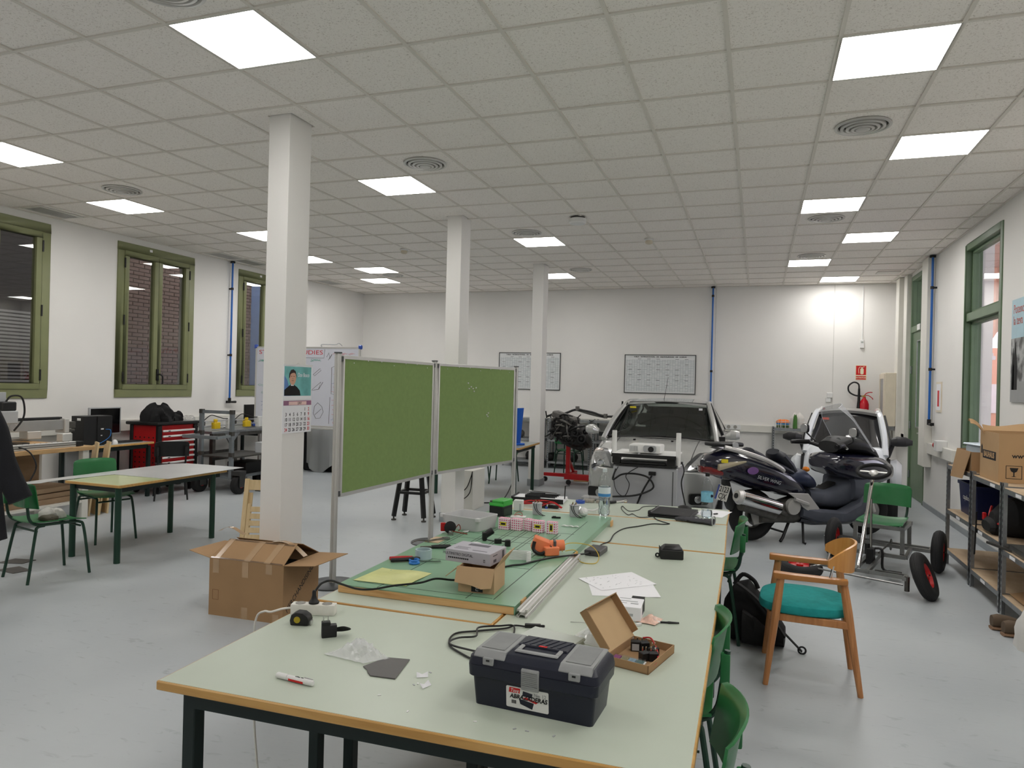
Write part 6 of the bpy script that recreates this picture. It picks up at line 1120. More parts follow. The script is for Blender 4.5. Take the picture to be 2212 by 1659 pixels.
swm = Matrix.Translation(kl((1.035, 7.40, .93))) @ Matrix.Rotation(math.radians(22), 4, 'X') ; q = MB(); q.m = swm; q.torus(.135, .017, 30, 9); w_ = part('steering_wheel', q, 'black_matte', kt)
q = MB(); q.m = swm; q.ell((0, 0, -.015), (.045, .045, .02)).box(-.13, .13, -.010, .010, -.012, -.004); part('spoke', q, 'alu_matte', w_); 
part('crank_housing', MB().box(-.03, .03, -.66, -.56, .12, .26).cyl((-.03, -.61, .20), (-.03, -.61, .30), .022), 'black_plastic', kt, bev=.004); part('crank', MB().tube(cr([(.03, -.60, .26), (.09, -.60, .25), (.10, -.62, .10), (.16, -.62, .07)], 4), .011, 8), 'black_plastic', kt); part('pedal', MB().box(.14, .25, -.66, -.58, .055, .08), 'black_plastic', kt, bev=.003); part('pedal_reflector', MB().box(.16, .22, -.664, -.658, .06, .075), 'amber', kt)
part('chain', MB().tube([(.06, -.58, .22), (.06, -.05, .22)], .008, 6).at((.06, 0, .2), ry=PI / 2).lathe([(.055, -.004), (.055, .004)], 20), 'dark_steel', kt)
part('track_rod', MB().tube([(-.40, -1.06, .10), (.34, -1.10, .09)], .008, 7).tube([(-.40, -1.06, .10), (-.30, -.96, .12)], .012, 7), 'steel', kt); part('kingpin', MB().cyl((.36, -1.04, .03), (.36, -1.04, .15), .02, n=10).cyl((-.40, -1.02, .04), (-.40, -1.02, .15), .02, n=10), 'dark_steel', kt)
tyre = MB().torus(.143, .054, 32, 12, .95).mesh('tyre'); tyre.materials.append(MATS['dark_rubber']); hub = MB().rings([[(r * math.cos(2 * PI * k / 26), r * math.sin(2 * PI * k / 26), z) for k in range(26)] for r, z in ((.098, -.03), (.098, .034), (.085, .010), (.03, .010), (.03, .03), (.012, .032))]).mesh('hub'); hub.materials.append(MATS['red_paint'])
rib = MB()
for z in (-.016, -.006, .006, .016): rib.rings([[((.1975 - abs(z) * .35 + .002 * math.cos(b)) * math.cos(a), (.1975 - abs(z) * .35 + .002 * math.cos(b)) * math.sin(a), z + .002 * math.sin(b)) for b in (0, 2.1, 4.2)] for a in [2 * PI * i / 32 for i in range(33)]], False)
rib = rib.mesh('tread'); rib.materials.append(mat('tread_grey', (60, 60, 60), .7))
def kwheel(loc, ax, lab='wheel'):
    ax = Vector(ax).normalized(); rot = Vector((0, 0, 1)).rotation_difference(ax)
    o = part('wheel', tyre, None, kt, loc=loc); o.rotation_mode = 'QUATERNION'; o.rotation_quaternion = rot; h = part('hub', hub, None, o); part('tread', rib, None, o); part('axle', MB().cyl((0, 0, -.09), (0, 0, .05), .008, n=8), 'chrome', o)
kwheel((.46, 0, .197), (1, 0, 0)); kwheel((-.46, 0, .197), (1, 0, .0)); kwheel((.485, -1.06, .180), (.93, -.03, .37)); kwheel((-.50, -1.02, .078), (.07, -.10, 1))
# ================================================================ ALONG THE LEFT WALL
# engraving machine on a workbench
t = thing('workbench', 'wooden topped workbench with white legs under the engraving machine', 'workbench', (0, 0, 0))
part('bench_top', MB().box(-8.10, -7.20, 4.0, 6.19, .788, .834), 'bench_wood', t, bev=.003)
for x in (-7.28, -8.02):
    for y in (6.11, 4.08): part('leg', MB().box(x - .035, x + .035, y - .04, y + .04, 0, .788), 'white_metal', t, bev=.003)
part('lower_shelf', MB().box(-8.05, -7.25, 4.05, 6.14, .19, .215), 'white_metal', t); part('rear_panel', MB().box(-8.04, -8.02, 4.1, 6.05, .3, .78), 'grey_plastic', t)
for k, (w_, z) in enumerate(((.62, .217), (.60, .275), (.58, .335))): solo('mdf_board', MB().box(-.30, .30, -.42, .42, 0, .055 if k < 1 else .05), 'mdf', ['thick brown board at the bottom of the pile under the workbench', 'brown board in the middle of the pile under the workbench', 'brown board on top of the pile under the workbench'][k], 'board', (-7.62 - .02 * k, 5.62 + .03 * k, z), .03 * k, 'boards under the workbench', bev=.002)
solo('mdf_board', MB().box(-.015, .0, -.25, .25, 0, .52), 'mdf', 'upright brown board leaning at the back under the workbench', 'board', (-7.90, 5.80, .2155), 0, 'boards under the workbench')
t = thing('engraving_machine', 'aluminium gantry engraving machine on the wooden workbench', 'machine', (0, 0, .8345))
part('bed', MB().box(-8.0, -7.33, 4.3, 5.94, .0, .035), 'bench_wood', t); 
rl = MB().box(-7.32, -7.245, 4.2, 5.98, .0, .062).box(-8.06, -7.99, 4.2, 5.98, 0, .062); part('side_rail', rl, 'alu_matte', t, bev=.003); part('rail_groove', MB().box(-7.2445, -7.243, 4.2, 5.98, .022, .030).box(-7.2445, -7.243, 4.2, 5.98, .044, .050), 'dark_steel', t); part('end_block', MB().box(-7.33, -7.24, 5.98, 6.07, .005, .058), 'black_plastic', t, bev=.003)
hl = MB()
for k in range(24): hl.cyl((-7.285, 4.4 + k * .066, .0622), (-7.285, 4.4 + k * .066, .0635), .008, n=8)
part('rail_holes', hl, 'car_black', t, kind='stuff')
part('gantry_beam', MB().box(-8.02, -7.90, 4.35, 6.30, .17, .27), 'alu', t, bev=.004) if 0 else part('gantry_beam', MB().box(-7.96, -7.84, 4.4, 6.30, .15, .27), 'alu', t, bev=.004)
part('cable_chain', MB().box(-7.97, -7.90, 4.4, 6.33, .272, .30), 'black_plastic', t, bev=.006); part('gantry_end', MB().box(-7.98, -7.82, 6.30, 6.36, .11, .28), 'alu_matte', t, bev=.006); part('stepper_motor', MB().box(-7.95, -7.85, 6.36, 6.47, .16, .24).box(-7.95, -7.85, 6.36, 6.46, .115, .15), 'dark_steel', t, bev=.006); part('beam_foot', MB().box(-7.97, -7.83, 5.85, 6.02, .06, .15), 'alu_matte', t, bev=.006); part('beam_foot', MB().box(-7.40, -7.30, 5.86, 5.98, .063, .15), 'alu_matte', t, bev=.006)
part('spindle_plate', MB().box(-7.82, -7.78, 5.33, 5.56, .12, .60), 'grey_plastic', t, bev=.004); part('spindle_head', MB().box(-7.78, -7.64, 5.42, 5.60, .26, .40), 'grey_plastic', t, bev=.008); part('spindle_motor', MB().box(-7.77, -7.65, 5.43, 5.59, .40, .50), 'black_plastic', t, bev=.012)
part('spindle_cable', MB().tube(cr([(-7.70, 5.5, .50), (-7.68, 5.54, .56), (-7.66, 5.64, .55), (-7.66, 5.68, .42), (-7.66, 5.66, .30), (-7.68, 5.58, .18)], 6), .010, 7), 'black_plastic', t)
part('bed_cable', MB().tube(cr([(-7.6, 5.1, .05), (-7.5, 5.3, .06), (-7.45, 5.5, .05), (-7.55, 5.65, .05), (-7.7, 5.5, .05), (-7.6, 5.35, .06)], 6), .008, 6).tube(cr([(-7.4, 5.2, .06), (-7.2, 5.36, .02), (-7.12, 5.42, -.15), (-7.14, 5.36, -.32)], 6), .008, 6), 'black_plastic', t)
part('label_disc', MB().at((-7.838, 5.68, .21), ry=PI / 2).lathe([(.04, 0), (.04, .002)], 18), 'grey_plastic', t)
# wooden panels leaning beside the bench
for k, (x, y, h, a) in enumerate(((-7.44, 6.30, .86, .10), (-7.40, 6.37, .60, .06), (-7.44, 6.44, .86, .12), (-7.42, 6.51, .56, .08))):
    t = thing('jigsaw_panel', ['tall notched plywood panel leaning nearest the workbench leg', 'short notched plywood panel between the two tall ones', 'tall notched plywood panel leaning beside the short one', 'short notched plywood panel nearest the computer desk'][k], 'panel', (x, y, 0), -.52 + .16 * (k % 2), 'notched plywood panels'); t.rotation_euler[0] = -a
    part('board', MB().prism([(-.14, 0), (.12, 0), (.12, h * .25), (.09, h * .27), (.09, h * .5), (.12, h * .52), (.12, h), (-.05, h), (-.05, h * .96), (-.14, h * .94)], -.009, .009, 'y'), 'beech', t)
# computer desk
t = thing('computer_desk', 'computer desk with timber edge and dark green frame by the wall', 'desk')
worktop([(-8.50, 6.72), (-7.84, 6.72), (-7.84, 7.66), (-8.50, 7.66)], .722, .75, t, mat('desk_grey', (150, 158, 156), .3)); apron(t, [(-8.45, 6.78), (-7.90, 6.78), (-7.90, 7.60), (-8.45, 7.60)])
for x, y in ((-7.89, 6.77), (-7.89, 7.61), (-8.45, 7.61), (-8.45, 6.77)): leg(t, x, y)
part('modesty_panel', MB().box(-8.44, -8.42, 6.80, 7.58, .15, .66), 'grey_plastic', t)
t = thing('computer_tower', 'black desktop computer tower on the desk', 'computer', (-8.03, 6.86, .7505)); part('case', MB().box(-.12, .09, -.21, .20, 0, .375), 'black_plastic', t, bev=.004); part('front_bezel', MB().box(.0905, .10, -.02, .20, .005, .37), 'black_matte', t, bev=.003); part('sticker', MB().box(.0895, .0915, -.10, -.05, .325, .355) if 0 else MB().box(-.02, .04, -.2115, -.2095, .32, .35), 'white_plastic', t); part('usb_port', MB().box(.0995, .102, .03, .07, .20, .215).box(.0995, .102, .03, .05, .12, .13), 'white_plastic', t)
part('usb_lead', MB().tube(cr([(.10, .10, .20), (.15, .13, .19), (.14, .12, .10), (.10, .0, .02), (.06, -.1, .006)], 6), .004, 6), 'scissor_blue', t)
t = thing('monitor', 'black flat monitor with silver bezel behind the tower', 'monitor', (-8.36, 7.32, .7505)); part('screen', MB().box(-.012, .012, -.23, .23, .11, .45), mat('screen_black', (10, 10, 12), .15), t); part('bezel', MB().box(-.02, .016, -.245, .245, .445, .46).box(-.02, .016, -.245, .245, .095, .11).box(-.02, .016, -.245, -.23, .11, .445).box(-.02, .016, .23, .245, .11, .445), 'grey_plastic', t, bev=.003); part('stand', MB().box(-.03, -.01, -.03, .03, .006, .2).box(-.08, .06, -.1, .1, 0, .012), 'black_plastic', t)
t = thing('keyboard', 'black keyboard lying on the desk before the tool cabinet', 'keyboard', (-8.06, 7.40, .7505)); part('base', MB().box(-.07, .07, -.21, .21, 0, .014), 'black_plastic', t, bev=.003); part('key_block', MB().box(-.055, .055, -.19, .19, .014, .019), 'black_matte', t)
solo('mouse', MB().ell((0, 0, .015), (.05, .03, .017), 14, 8), 'black_plastic', 'black mouse beside the keyboard on the desk', 'mouse', (-7.99, 7.13, .7505)); solo('white_dome', MB().lathe([(.04, 0), (.038, .03), (.02, .055), (.006, .06)], 18), 'white_plastic', 'small white dome standing before the computer tower', 'dome', (-7.93, 7.10, .7505))
# red tool cabinet
t = thing('tool_cabinet', 'red roller tool cabinet with white drawer handles and black top', 'tool cabinet', (-7.85, 8.09, 0))
part('body', MB().box(-.50, -.02, -.34, .36, .12, .96), 'red_paint', t, bev=.003); part('corner_post', MB().box(-.05, .012, -.36, -.29, .10, .97).box(-.05, .012, .31, .38, .10, .97).box(-.52, -.46, -.36, -.30, .1, .97), 'black_plastic', t, bev=.012); part('top_tray', MB().box(-.55, .03, -.40, .40, .965, 1.01), 'black_plastic', t, bev=.015, seg=2)
z = .90
for k, h in enumerate((.075, .075, .075, .075, .075, .075, .30)):
    dr = part('drawer', MB().box(-.02, .004, -.285, .305, z - h + .006, z), 'red_paint', t, bev=.002); part('drawer_handle', MB().box(.004, .026, -.285, .305, z - .030, z - .004), 'white_plastic', dr, bev=.004); part('label_slot', MB().box(.026, .0268, -.20, -.16, z - .024, z - .012), 'ink', dr); z -= h
pf = MB()
for a in range(5):
    for b_ in range(8): pf.cyl((-.42 + a * .08, -.3405, .30 + b_ * .07), (-.42 + a * .08, -.342, .30 + b_ * .07), .012, n=8)
part('perforations', pf, 'car_black', t, kind='stuff')
for x in (-.45, -.06):
    for y in (-.28, .30): part('caster', MB().at((x, y, .055), rx=PI / 2).lathe([(.05, -.018), (.055, 0), (.05, .018)], 18), 'black_plastic', t)
def blanket(u, v):
    a = 2 * PI * u; r = .001 + v
    return (0, 0, 0)
def lump(name, R, H, seed, m, lab, cat, loc, n=22, k=9, jag=.18, rz=0, sx=1.0, sy=1.0):
    rn = random.Random(seed); ph = [rn.uniform(0, 6.28) for _ in range(6)]; rings = []
    for i in range(k + 1):
        v = i / k; z = H * math.sin(v * PI / 2) ** .8; rr = R * math.cos(v * PI / 2 * .93) ** .8
        rings.append([(sx * rr * (1 + jag * math.sin(3 * a + ph[0] + v * 2) * .5 + jag * math.sin(5 * a + ph[1] - v * 3) * .5 + jag * .5 * math.sin(9 * a + ph[2] + 9 * v)) * math.cos(a), sy * rr * (1 + jag * math.sin(3 * a + ph[0] + v * 2) * .5 + jag * math.sin(5 * a + ph[3]) * .5) * math.sin(a), z * (1 + jag * .5 * math.sin(2 * a + ph[4]) * (v > .2) * (v < .95))) for a in [2 * PI * q / n for q in range(n)]])
    return solo(name, MB().rings(rings), m, lab, cat, loc, rz)
mat('black_cloth', (16, 16, 18), .85, var=.2, bump=.4, bscale=18)
lump('black_bag', .17, .23, 4, 'black_cloth', 'crumpled black bag heaped on the red tool cabinet', 'bag', (-8.06, 7.95, 1.011), n=40, k=16, jag=.34, sx=1, sy=1.15); lump('black_bag', .12, .12, 9, 'black_cloth', 'smaller crumpled black cloth on the red tool cabinet', 'bag', (-8.10, 8.28, 1.011), n=36, k=12, jag=.36); lump('plastic_wrap', .09, .07, 12, 'film', 'crumpled clear wrap on the red tool cabinet', 'wrap', (-7.92, 8.36, 1.011))
# black plastic chair by the cabinet
c = green_chair('black plastic chair before the red tool cabinet', (-7.52, 7.64, 0), math.radians(-133), None, 'black_plastic', 'black_plastic')
part('hand_slot', MB().box(-.05, .05, .236, .250, .70, .725), 'red_paint', c) if 0 else None
# steel trolley frame on big casters
t = thing('steel_trolley', 'welded grey steel trolley frame on large black casters', 'trolley', (0, 0, 0)); mat('grey_box_steel', (128, 134, 138), .5, .4, var=.12, scale=9)
PX = (-7.64, -7.10); PY = (8.32, 9.20)
for x in PX: part('upright', MB().bar((x, PY[0], .20), (x, PY[0], 1.17), .05), 'grey_box_steel', t); part('rear_upright', MB().bar((x, PY[1], .20), (x, PY[1], .52), .05), 'grey_box_steel', t)
part('top_rail', MB().bar((PX[0], PY[0], 1.155), (PX[1], PY[0], 1.155), .045), 'grey_box_steel', t); part('mid_rail', MB().bar((PX[0] - .16, PY[0] - .18, .80), (PX[1] - .10, PY[0] - .18, .80), .045).bar((PX[0], PY[0], .82), (PX[0] - .16, PY[0] - .18, .80), .035).bar((PX[1], PY[0], .82), (PX[1] - .10, PY[0] - .18, .80), .035), 'grey_box_steel', t)
for x in PX:
    for z in (1.13, .52, .82): part('weld_collar', MB().bar((x, PY[0], z), (x, PY[0], z + .06), .056), 'dark_steel', t)
part('upper_deck', MB().box(PX[0] - .03, PX[1] + .03, PY[0], PY[1] + .03, .50, .518), 'dark_steel', t); part('lower_deck', MB().box(PX[0] - .03, PX[1] + .03, PY[0], PY[1] + .03, .205, .235), 'grey_box_steel', t)
part('battery_box', MB().box(-7.5, -7.15, 8.7, 9.15, .236, .40), 'black_plastic', t, bev=.01)
for x, y in ((-7.60, 8.26), (-6.98, 8.34), (-7.34, 9.25), (-6.92, 9.05)):
    cs = part('caster_fork', MB().box(x - .075, x + .075, y - .07, y + .07, .262, .33).box(x - .075, x - .060, y - .06, y + .06, .10, .262).box(x + .060, x + .075, y - .06, y + .06, .10, .262), mat('fork_grey', (62, 62, 62), .5, .3), t, bev=.004); part('caster_wheel', MB().at((x, y, .13), ry=PI / 2).lathe([(.112, -.05), (.13, -.035), (.13, .035), (.112, .05)], 24), 'dark_rubber', cs); part('caster_hub', MB().at((x, y, .13), ry=PI / 2).lathe([(.045, -.055), (.045, .055)], 14), 'red_paint', cs)
# printer bench behind the trolley
t = thing('steel_bench', 'grey steel bench carrying the printer parts near the wall', 'bench')
part('bench_top', MB().box(-8.45, -7.72, 8.62, 10.0, .80, .84), 'galv', t, bev=.003); part('edge_beam', MB().box(-7.74, -7.70, 8.62, 10.0, .75, .80), 'dark_steel', t)
for x, y in ((-7.76, 8.68), (-7.76, 9.92), (-8.40, 8.68), (-8.40, 9.92)): part('leg', MB().box(x - .03, x + .03, y - .03, y + .03, 0, .80), 'dark_steel', t)
part('gusset', MB().hexa([(-7.72, 9.0, .62), (-7.70, 9.0, .62), (-7.70, 9.02, .62), (-7.72, 9.02, .62)], [(-7.72, 8.86, .80), (-7.69, 8.86, .80), (-7.69, 9.20, .80), (-7.72, 9.20, .80)]), 'galv', t); part('lower_beam', MB().box(-7.79, -7.73, 8.7, 9.9, .40, .46).box(-8.4, -8.35, 8.7, 9.9, .40, .46), 'dark_steel', t)
for k, (y, lab) in enumerate(((8.90, 'white and yellow printed plotter carriage nearest the red cabinet'), (9.60, 'white and yellow printed plotter carriage before the small monitor'))):
    t = thing('plotter_frame', lab, 'machine', (-8.0, y, .8405)); part('rod', MB().cyl((.10, -.30, .07), (.10, .30, .07), .008).cyl((.10, -.30, .14), (.10, .30, .14), .008).cyl((-.10, -.30, .10), (-.10, .30, .10), .008), 'chrome', t); part('yellow_carriage', MB().box(.06, .14, -.06, .06, .02, .12).box(.08, .12, -.04, .02, .12, .17), mat('print_yellow', (220, 186, 30), .4), t, bev=.008); part('end_bracket', MB().box(.05, .15, .26, .34, 0, .18).box(-.14, -.06, -.34, -.26, 0, .16), 'white_plastic', t, bev=.01); part('motor', MB().box(-.15, -.08, -.10, -.02, .06, .13), 'dark_steel', t, bev=.006); part('wiring', MB().tube(cr([(-.1, -.05, .13), (-.05, .05, .22), (.02, .12, .2), (.08, .2, .17), (.1, .3, .17)], 6), .007, 6).tube(cr([(-.1, -.2, .05), (0, -.25, .10), (.05, -.35, .03), (.0, -.42, .02)], 6), .005, 6), 'black_plastic', t)
t = thing('monitor', 'small black monitor beyond the plotter parts, half hidden by the whiteboard', 'monitor', (-8.32, 10.30, 0)); part('screen', MB().box(-.015, .015, -.26, .26, .90, 1.20), 'screen_black', t, bev=.004); part('stand', MB().box(-.03, -.012, -.03, .03, .76, 1.0).box(-.1, .08, -.12, .12, .751, .762), 'black_plastic', t)
t = thing('computer_desk', 'timber edged desk behind the whiteboard', 'desk'); worktop([(-8.52, 10.12), (-7.80, 10.12), (-7.80, 10.78), (-8.52, 10.78)], .722, .75, t); apron(t, [(-8.46, 10.18), (-7.86, 10.18), (-7.86, 10.72), (-8.46, 10.72)])
for x, y in ((-7.85, 10.18), (-7.85, 10.72), (-8.46, 10.18), (-8.46, 10.72)): leg(t, x, y)
t = thing('control_box', 'pale grey control box on a steel post beside the pillar', 'box', (-6.84, 8.75, 0)); part('box', MB().box(-.12, .12, -.10, .10, .565, .72), 'grey_plastic', t, bev=.006); part('red_socket', MB().box(-.145, -.12, -.04, .04, .60, .66), 'red_paint', t); part('post', MB().box(-.03, .03, -.03, .03, .01, .565).box(-.10, .10, -.10, .10, 0, .012), 'dark_steel', t)
# whiteboard on a stand
t = thing('whiteboard', 'large mobile whiteboard covered in coloured handwriting', 'whiteboard', (-8.07, 10.0, .88)); WW, WH = 2.02, 1.315
part('writing_surface', MB().box(.02, WW - .02, -.008, .012, .02, WH - .02), mat('wb_white', (216, 218, 228), .25, var=.01), t); part('frame', MB().box(0, WW, -.014, .02, 0, .025).box(0, WW, -.014, .02, WH - .025, WH).box(0, .025, -.014, .02, .025, WH - .025).box(WW - .025, WW, -.014, .02, .025, WH - .025), 'alu_matte', t)
for x, z in ((0, 0), (WW, 0), (0, WH), (WW, WH)): part('corner_cap', MB().cbox((x, 0, z), (.07, .045, .07)), 'tape_blue', t, bev=.015)
part('pen_tray', MB().box(.15, WW - .15, -.08, -.012, -.03, -.008), 'alu_matte', t, bev=.004)
for x in (.08, WW - .08): part('stand_leg', MB().box(x - .02, x + .02, .02, .06, -.86, WH), 'alu_matte', t); part('stand_foot', MB().box(x - .03, x + .03, -.28, .34, -.88, -.84), 'alu_matte', t)
WR_ = (PI / 2, 0, 0)
o = text('START UP STUDIES', .10, 'red_ink', t, (0, 0, 0), (0, 0, 0), align='LEFT'); o.data.transform(Matrix.Translation((.065, -.0095, WH - .095)) @ Matrix.Rotation(PI / 2, 4, 'X') @ Matrix.Diagonal((1.26 / max(v.co.x for v in o.data.vertices), 1, 1, 1)))
part('marker_box', MB().tube([(.9, -.009, WH - .18), (1.35, -.009, WH - .18), (1.36, -.009, WH - .04)], .003, 4), 'ink', t)
rn = random.Random(21)
def scrib(n, x0, x1, z0, z1, m, lw=.05):
    q = MB()
    for k in range(n):
        x, z = rn.uniform(x0, x1), z0 + (z1 - z0) * k / n; pts = [(x + j * .014, -.009, z + rn.uniform(-.012, .012)) for j in range(rn.randint(4, 10))]; q.tube(pts, .0022, 4, cap=False)
    part('handwriting', q, m, t, kind='stuff')
scrib(8, .05, .25, WH - .25, WH - .22, 'green_ink'); scrib(8, 1.05, 1.25, WH - .24, WH - .20, 'green_ink'); scrib(10, .05, .25, .5, .75, 'green_ink'); scrib(12, .1, .3, .25, .48, 'blue_ink'); scrib(18, 1.50, 1.85, .08, 1.05, 'blue_ink'); scrib(12, 1.50, 1.56, .08, .95, 'red_ink'); scrib(6, 1.5, 1.9, WH - .12, WH - .10, 'red_ink')
sk = MB()
for pts in ([(1.15, .86), (1.28, .96), (1.30, .93), (1.18, .84), (1.15, .86)], [(1.12, .72), (1.12, .60), (1.26, .62), (1.34, .74)], [(1.12, .60), (1.30, .74), (1.26, .62)], [(1.25, .40), (1.33, .34), (1.36, .25), (1.30, .15), (1.22, .14), (1.17, .22), (1.19, .34), (1.25, .40)], [(1.20, .20), (1.32, .30)], [(1.40, 1.15), (1.44, 1.22), (1.46, 1.12), (1.50, 1.20), (1.43, 1.10)], [(1.55, 1.0), (1.50, .98), (1.50, .55), (1.60, .54)], [(1.48, .5), (1.47, .06)]): sk.tube([(a, -.009, b_) for a, b_ in pts], .003, 4)
part('sketch', sk, 'ink', t, kind='stuff')
part('magnifier_arm', MB().tube(cr([(1.30, 0, WH), (1.30, 0, WH + .04), (1.55, 0, WH + .04), (1.62, 0, WH + .06), (1.68, 0, WH + .02)], 5), .008, 6), 'grey_plastic', t)
# plastic-draped machine behind it
def drape(u, v):
    a = u * 2 * PI; r = 1 + .06 * math.sin(9 * a) * v + .03 * math.sin(17 * a + 2 * v) * v
    return (-7.42 + .52 * r * (.25 + .75 * min(1, v * 2.2)) * math.cos(a), 11.35 + .42 * r * (.25 + .75 * min(1, v * 2.2)) * math.sin(a), .80 - .74 * max(0, v - .40) / .6 * (1 - .12 * math.sin(5 * a)))
solo('plastic_drape', MB().sheet(drape, 60, 12, .002), 'drape_film', 'grey plastic dust sheet draped over a machine by the whiteboard', 'dust sheet'); solo('covered_machine', MB().box(-.42, .42, -.30, .30, 0, .76), 'car_black', 'dark machine hidden beneath the plastic dust sheet', 'machine', (-7.42, 11.35, 0), bev=.03)
# work jacket on a coat stand beside the chair, gloves on the chair
t = thing('coat_stand', 'black coat stand holding the dark work jacket', 'coat stand', (-5.45, 3.66, 0)); part('pole', MB().cyl((0, 0, .02), (0, 0, 1.62), .018, n=10), 'black_plastic', t); part('base', MB().lathe([(.13, 0), (.13, .012), (.03, .03)], 28), 'black_plastic', t); part('hook', MB().tube([(-.10, 0, 1.56), (.10, 0, 1.56)], .010, 8), 'black_plastic', t)
t = thing('work_jacket', 'dark work jacket with grey panels and pale reflective band', 'jacket', (-5.45, 3.66, 0)); mat('jacket_navy', (24, 25, 30), .9, var=.15, bump=.5, bscale=14); mat('jacket_grey', (74, 74, 78), .9, var=.1, bump=.4, bscale=16)
def jack(u, v): a = 2 * PI * u; return ((.10 + .13 * v + .014 * math.sin(6 * a + 3 * v)) * math.cos(a) + .02, (.09 + .10 * v + .012 * math.sin(5 * a)) * math.sin(a), 1.46 - 1.04 * v)
part('torso', MB().sheet(jack, 36, 12, .008), 'jacket_navy', t); part('shoulders', MB().ell((0, 0, 1.43), (.17, .12, .09), 16, 8), 'jacket_navy', t)
part('grey_panel', MB().sheet(lambda u, v: tuple(Vector(jack(.58 + .24 * u, .25 + .7 * v)) * 1 + Vector((-.002, -.014, 0))), 10, 10, .006), 'jacket_grey', t)
part('sleeve', MB().tube(cr([(.10, .0, 1.40), (.19, .03, 1.22), (.235, .05, 1.02), (.29, .08, .86), (.35, .11, .72)], 6), .08, 12, rs=None), 'jacket_navy', t); part('reflective_band', MB().sheet(lambda u, v: tuple(Vector(jack(.60 + .20 * u, .40 + .05 * v)) + Vector((-.003, -.022, 0))), 8, 2, .003), mat('reflect_band', (206, 200, 180), .4), t)
lump('work_gloves', .10, .07, 31, mat('dirty_white_leather', (190, 188, 182), .9, bump=.4, bscale=30), 'pair of pale leather gloves lying on the green chair', 'gloves', (-5.50, 4.33, .468), sy=.8, jag=.3); lump('work_goggles', .06, .035, 37, mat('dark_olive', (70, 66, 50), .7), 'dark safety goggles lying beside the pale gloves', 'goggles', (-5.42, 4.24, .470), sx=1.4, jag=.2)
for k in range(2): solo('floor_offcut', MB().prism([(-.12, -.06), (.10, -.08), (.14, .05), (-.06, .09)], 0, .006), 'grey_sheet', ['grey flat offcut lying on the floor by the chair leg', 'second grey offcut lying on the floor behind the chair'][k], 'offcut', (-5.85 - .25 * k, 4.28 + .2 * k, 0), .4 * k)
# large taped carton by the first pillar
t = thing('large_carton', 'large taped cardboard box with open flaps and handwriting', 'carton', (-3.30, 4.245, 0), math.radians(2)); w_, l_, h_ = .30, .215, .395
part('wall', MB().box(-w_, w_, -l_, -l_ + .006, 0, h_).box(-w_, w_, l_ - .006, l_, 0, h_).box(-w_, -w_ + .006, -l_ + .006, l_ - .006, 0, h_).box(w_ - .006, w_, -l_ + .006, l_ - .006, 0, h_).box(-w_ + .006, w_ - .006, -l_ + .006, l_ - .006, 0, .006), 'cardboard', t)
def flap(org, ax, ang, pts, nm='flap'):
    q = MB(); q.m = Matrix.Translation(org) @ Matrix.Rotation(math.radians(ang), 4, ax); q.prism(pts, -.002, .002); return part(nm, q, 'cardboard', t)
flap((0, -l_, h_), 'X', 30, [(-w_, 0), (w_, 0), (w_ - .02, .215), (-w_ + .03, .20)], 'front_flap'); flap((0, l_, h_), 'X', -28, [(-w_, 0), (-w_ + .02, -.20), (w_ - .02, -.20), (w_, 0)], 'rear_flap'); flap((w_, 0, h_), 'Y', -4, [(0, -l_), (.23, -l_ + .02), (.25, l_ - .02), (0, l_)], 'side_flap'); flap((-w_, 0, h_), 'Y', 6, [(0, -l_), (-.22, -l_ + .05), (-.20, l_ - .03), (0, l_)], 'side_flap')
part('inner_packing', MB().box(-w_ + .02, w_ - .02, -l_ + .02, l_ - .02, .25, .33), 'black_cloth', t)
tm = mat('parcel_tape', (176, 146, 112), .15, var=.08, coat=.6)
part('tape_strip', MB().box(-.03, .02, -l_ - .0015, -l_, h_ - .11, h_ - .002), tm, t); part('tape_strip', MB().box(-.03, .02, -l_ - .0015, -l_, .0, .08), tm, t); part('tape_strip', MB().box(.16, .21, -l_ - .0015, -l_, h_ - .07, h_ - .002), tm, t); part('tape_strip', MB().box(-.27, -.22, -l_ - .0015, -l_, h_ - .10, h_ - .002), tm, t); part('tape_strip', MB().box(.22, .27, -l_ - .0015, -l_, .0, .06), tm, t)
ft = Matrix.Translation((0, -l_, h_)) @ Matrix.Rotation(math.radians(30), 4, 'X')
for a, b_ in ((-.02, .03), (.14, .19), (-.26, -.22)):
    q = MB(); q.m = ft; q.box(a, b_, 0, .20, .002, .0035); part('tape_strip', q, tm, t)
q = MB(); q.m = ft; q.box(-w_ + .01, w_ - .01, .0, .012, .002, .004).box(-w_ + .03, w_ - .03, .185, .20, .002, .004); part('tape_edge', q, 'film', t)
part('printed_square', MB().box(-.27, -.22, -l_ - .001, -l_, .11, .113).box(-.27, -.22, -l_ - .001, -l_, .177, .18).box(-.27, -.267, -l_ - .001, -l_, .11, .18).box(-.223, -.22, -l_ - .001, -l_, .11, .18), mat('faint_print', (130, 92, 62), .8), t)
o = text('MERCHANDISING', .055, 'ink', t, (0, 0, 0), shear=.1, sx=.9); o.data.transform(Matrix.Translation((w_ + .0008, -.02, .195)) @ Matrix.Rotation(PI / 2, 4, 'Z') @ Matrix.Rotation(PI / 2, 4, 'X') @ Matrix.Rotation(math.radians(38), 4, 'Z'))
part('loose_tape', MB().sheet(lambda u, v: (-.16 + .18 * u - .30, .08 + .02 * (v - .5) * 2 + .05 * u, h_ + .12 + .03 * math.sin(4 * u)), 10, 2, .001), tm, t); part('loose_tape', MB().sheet(lambda u, v: (.06 + .28 * u, -.02 + .025 * (v - .5) * 2, h_ + .10 + .05 * math.sin(3 * u) - .08 * u), 10, 2, .001), tm, t)
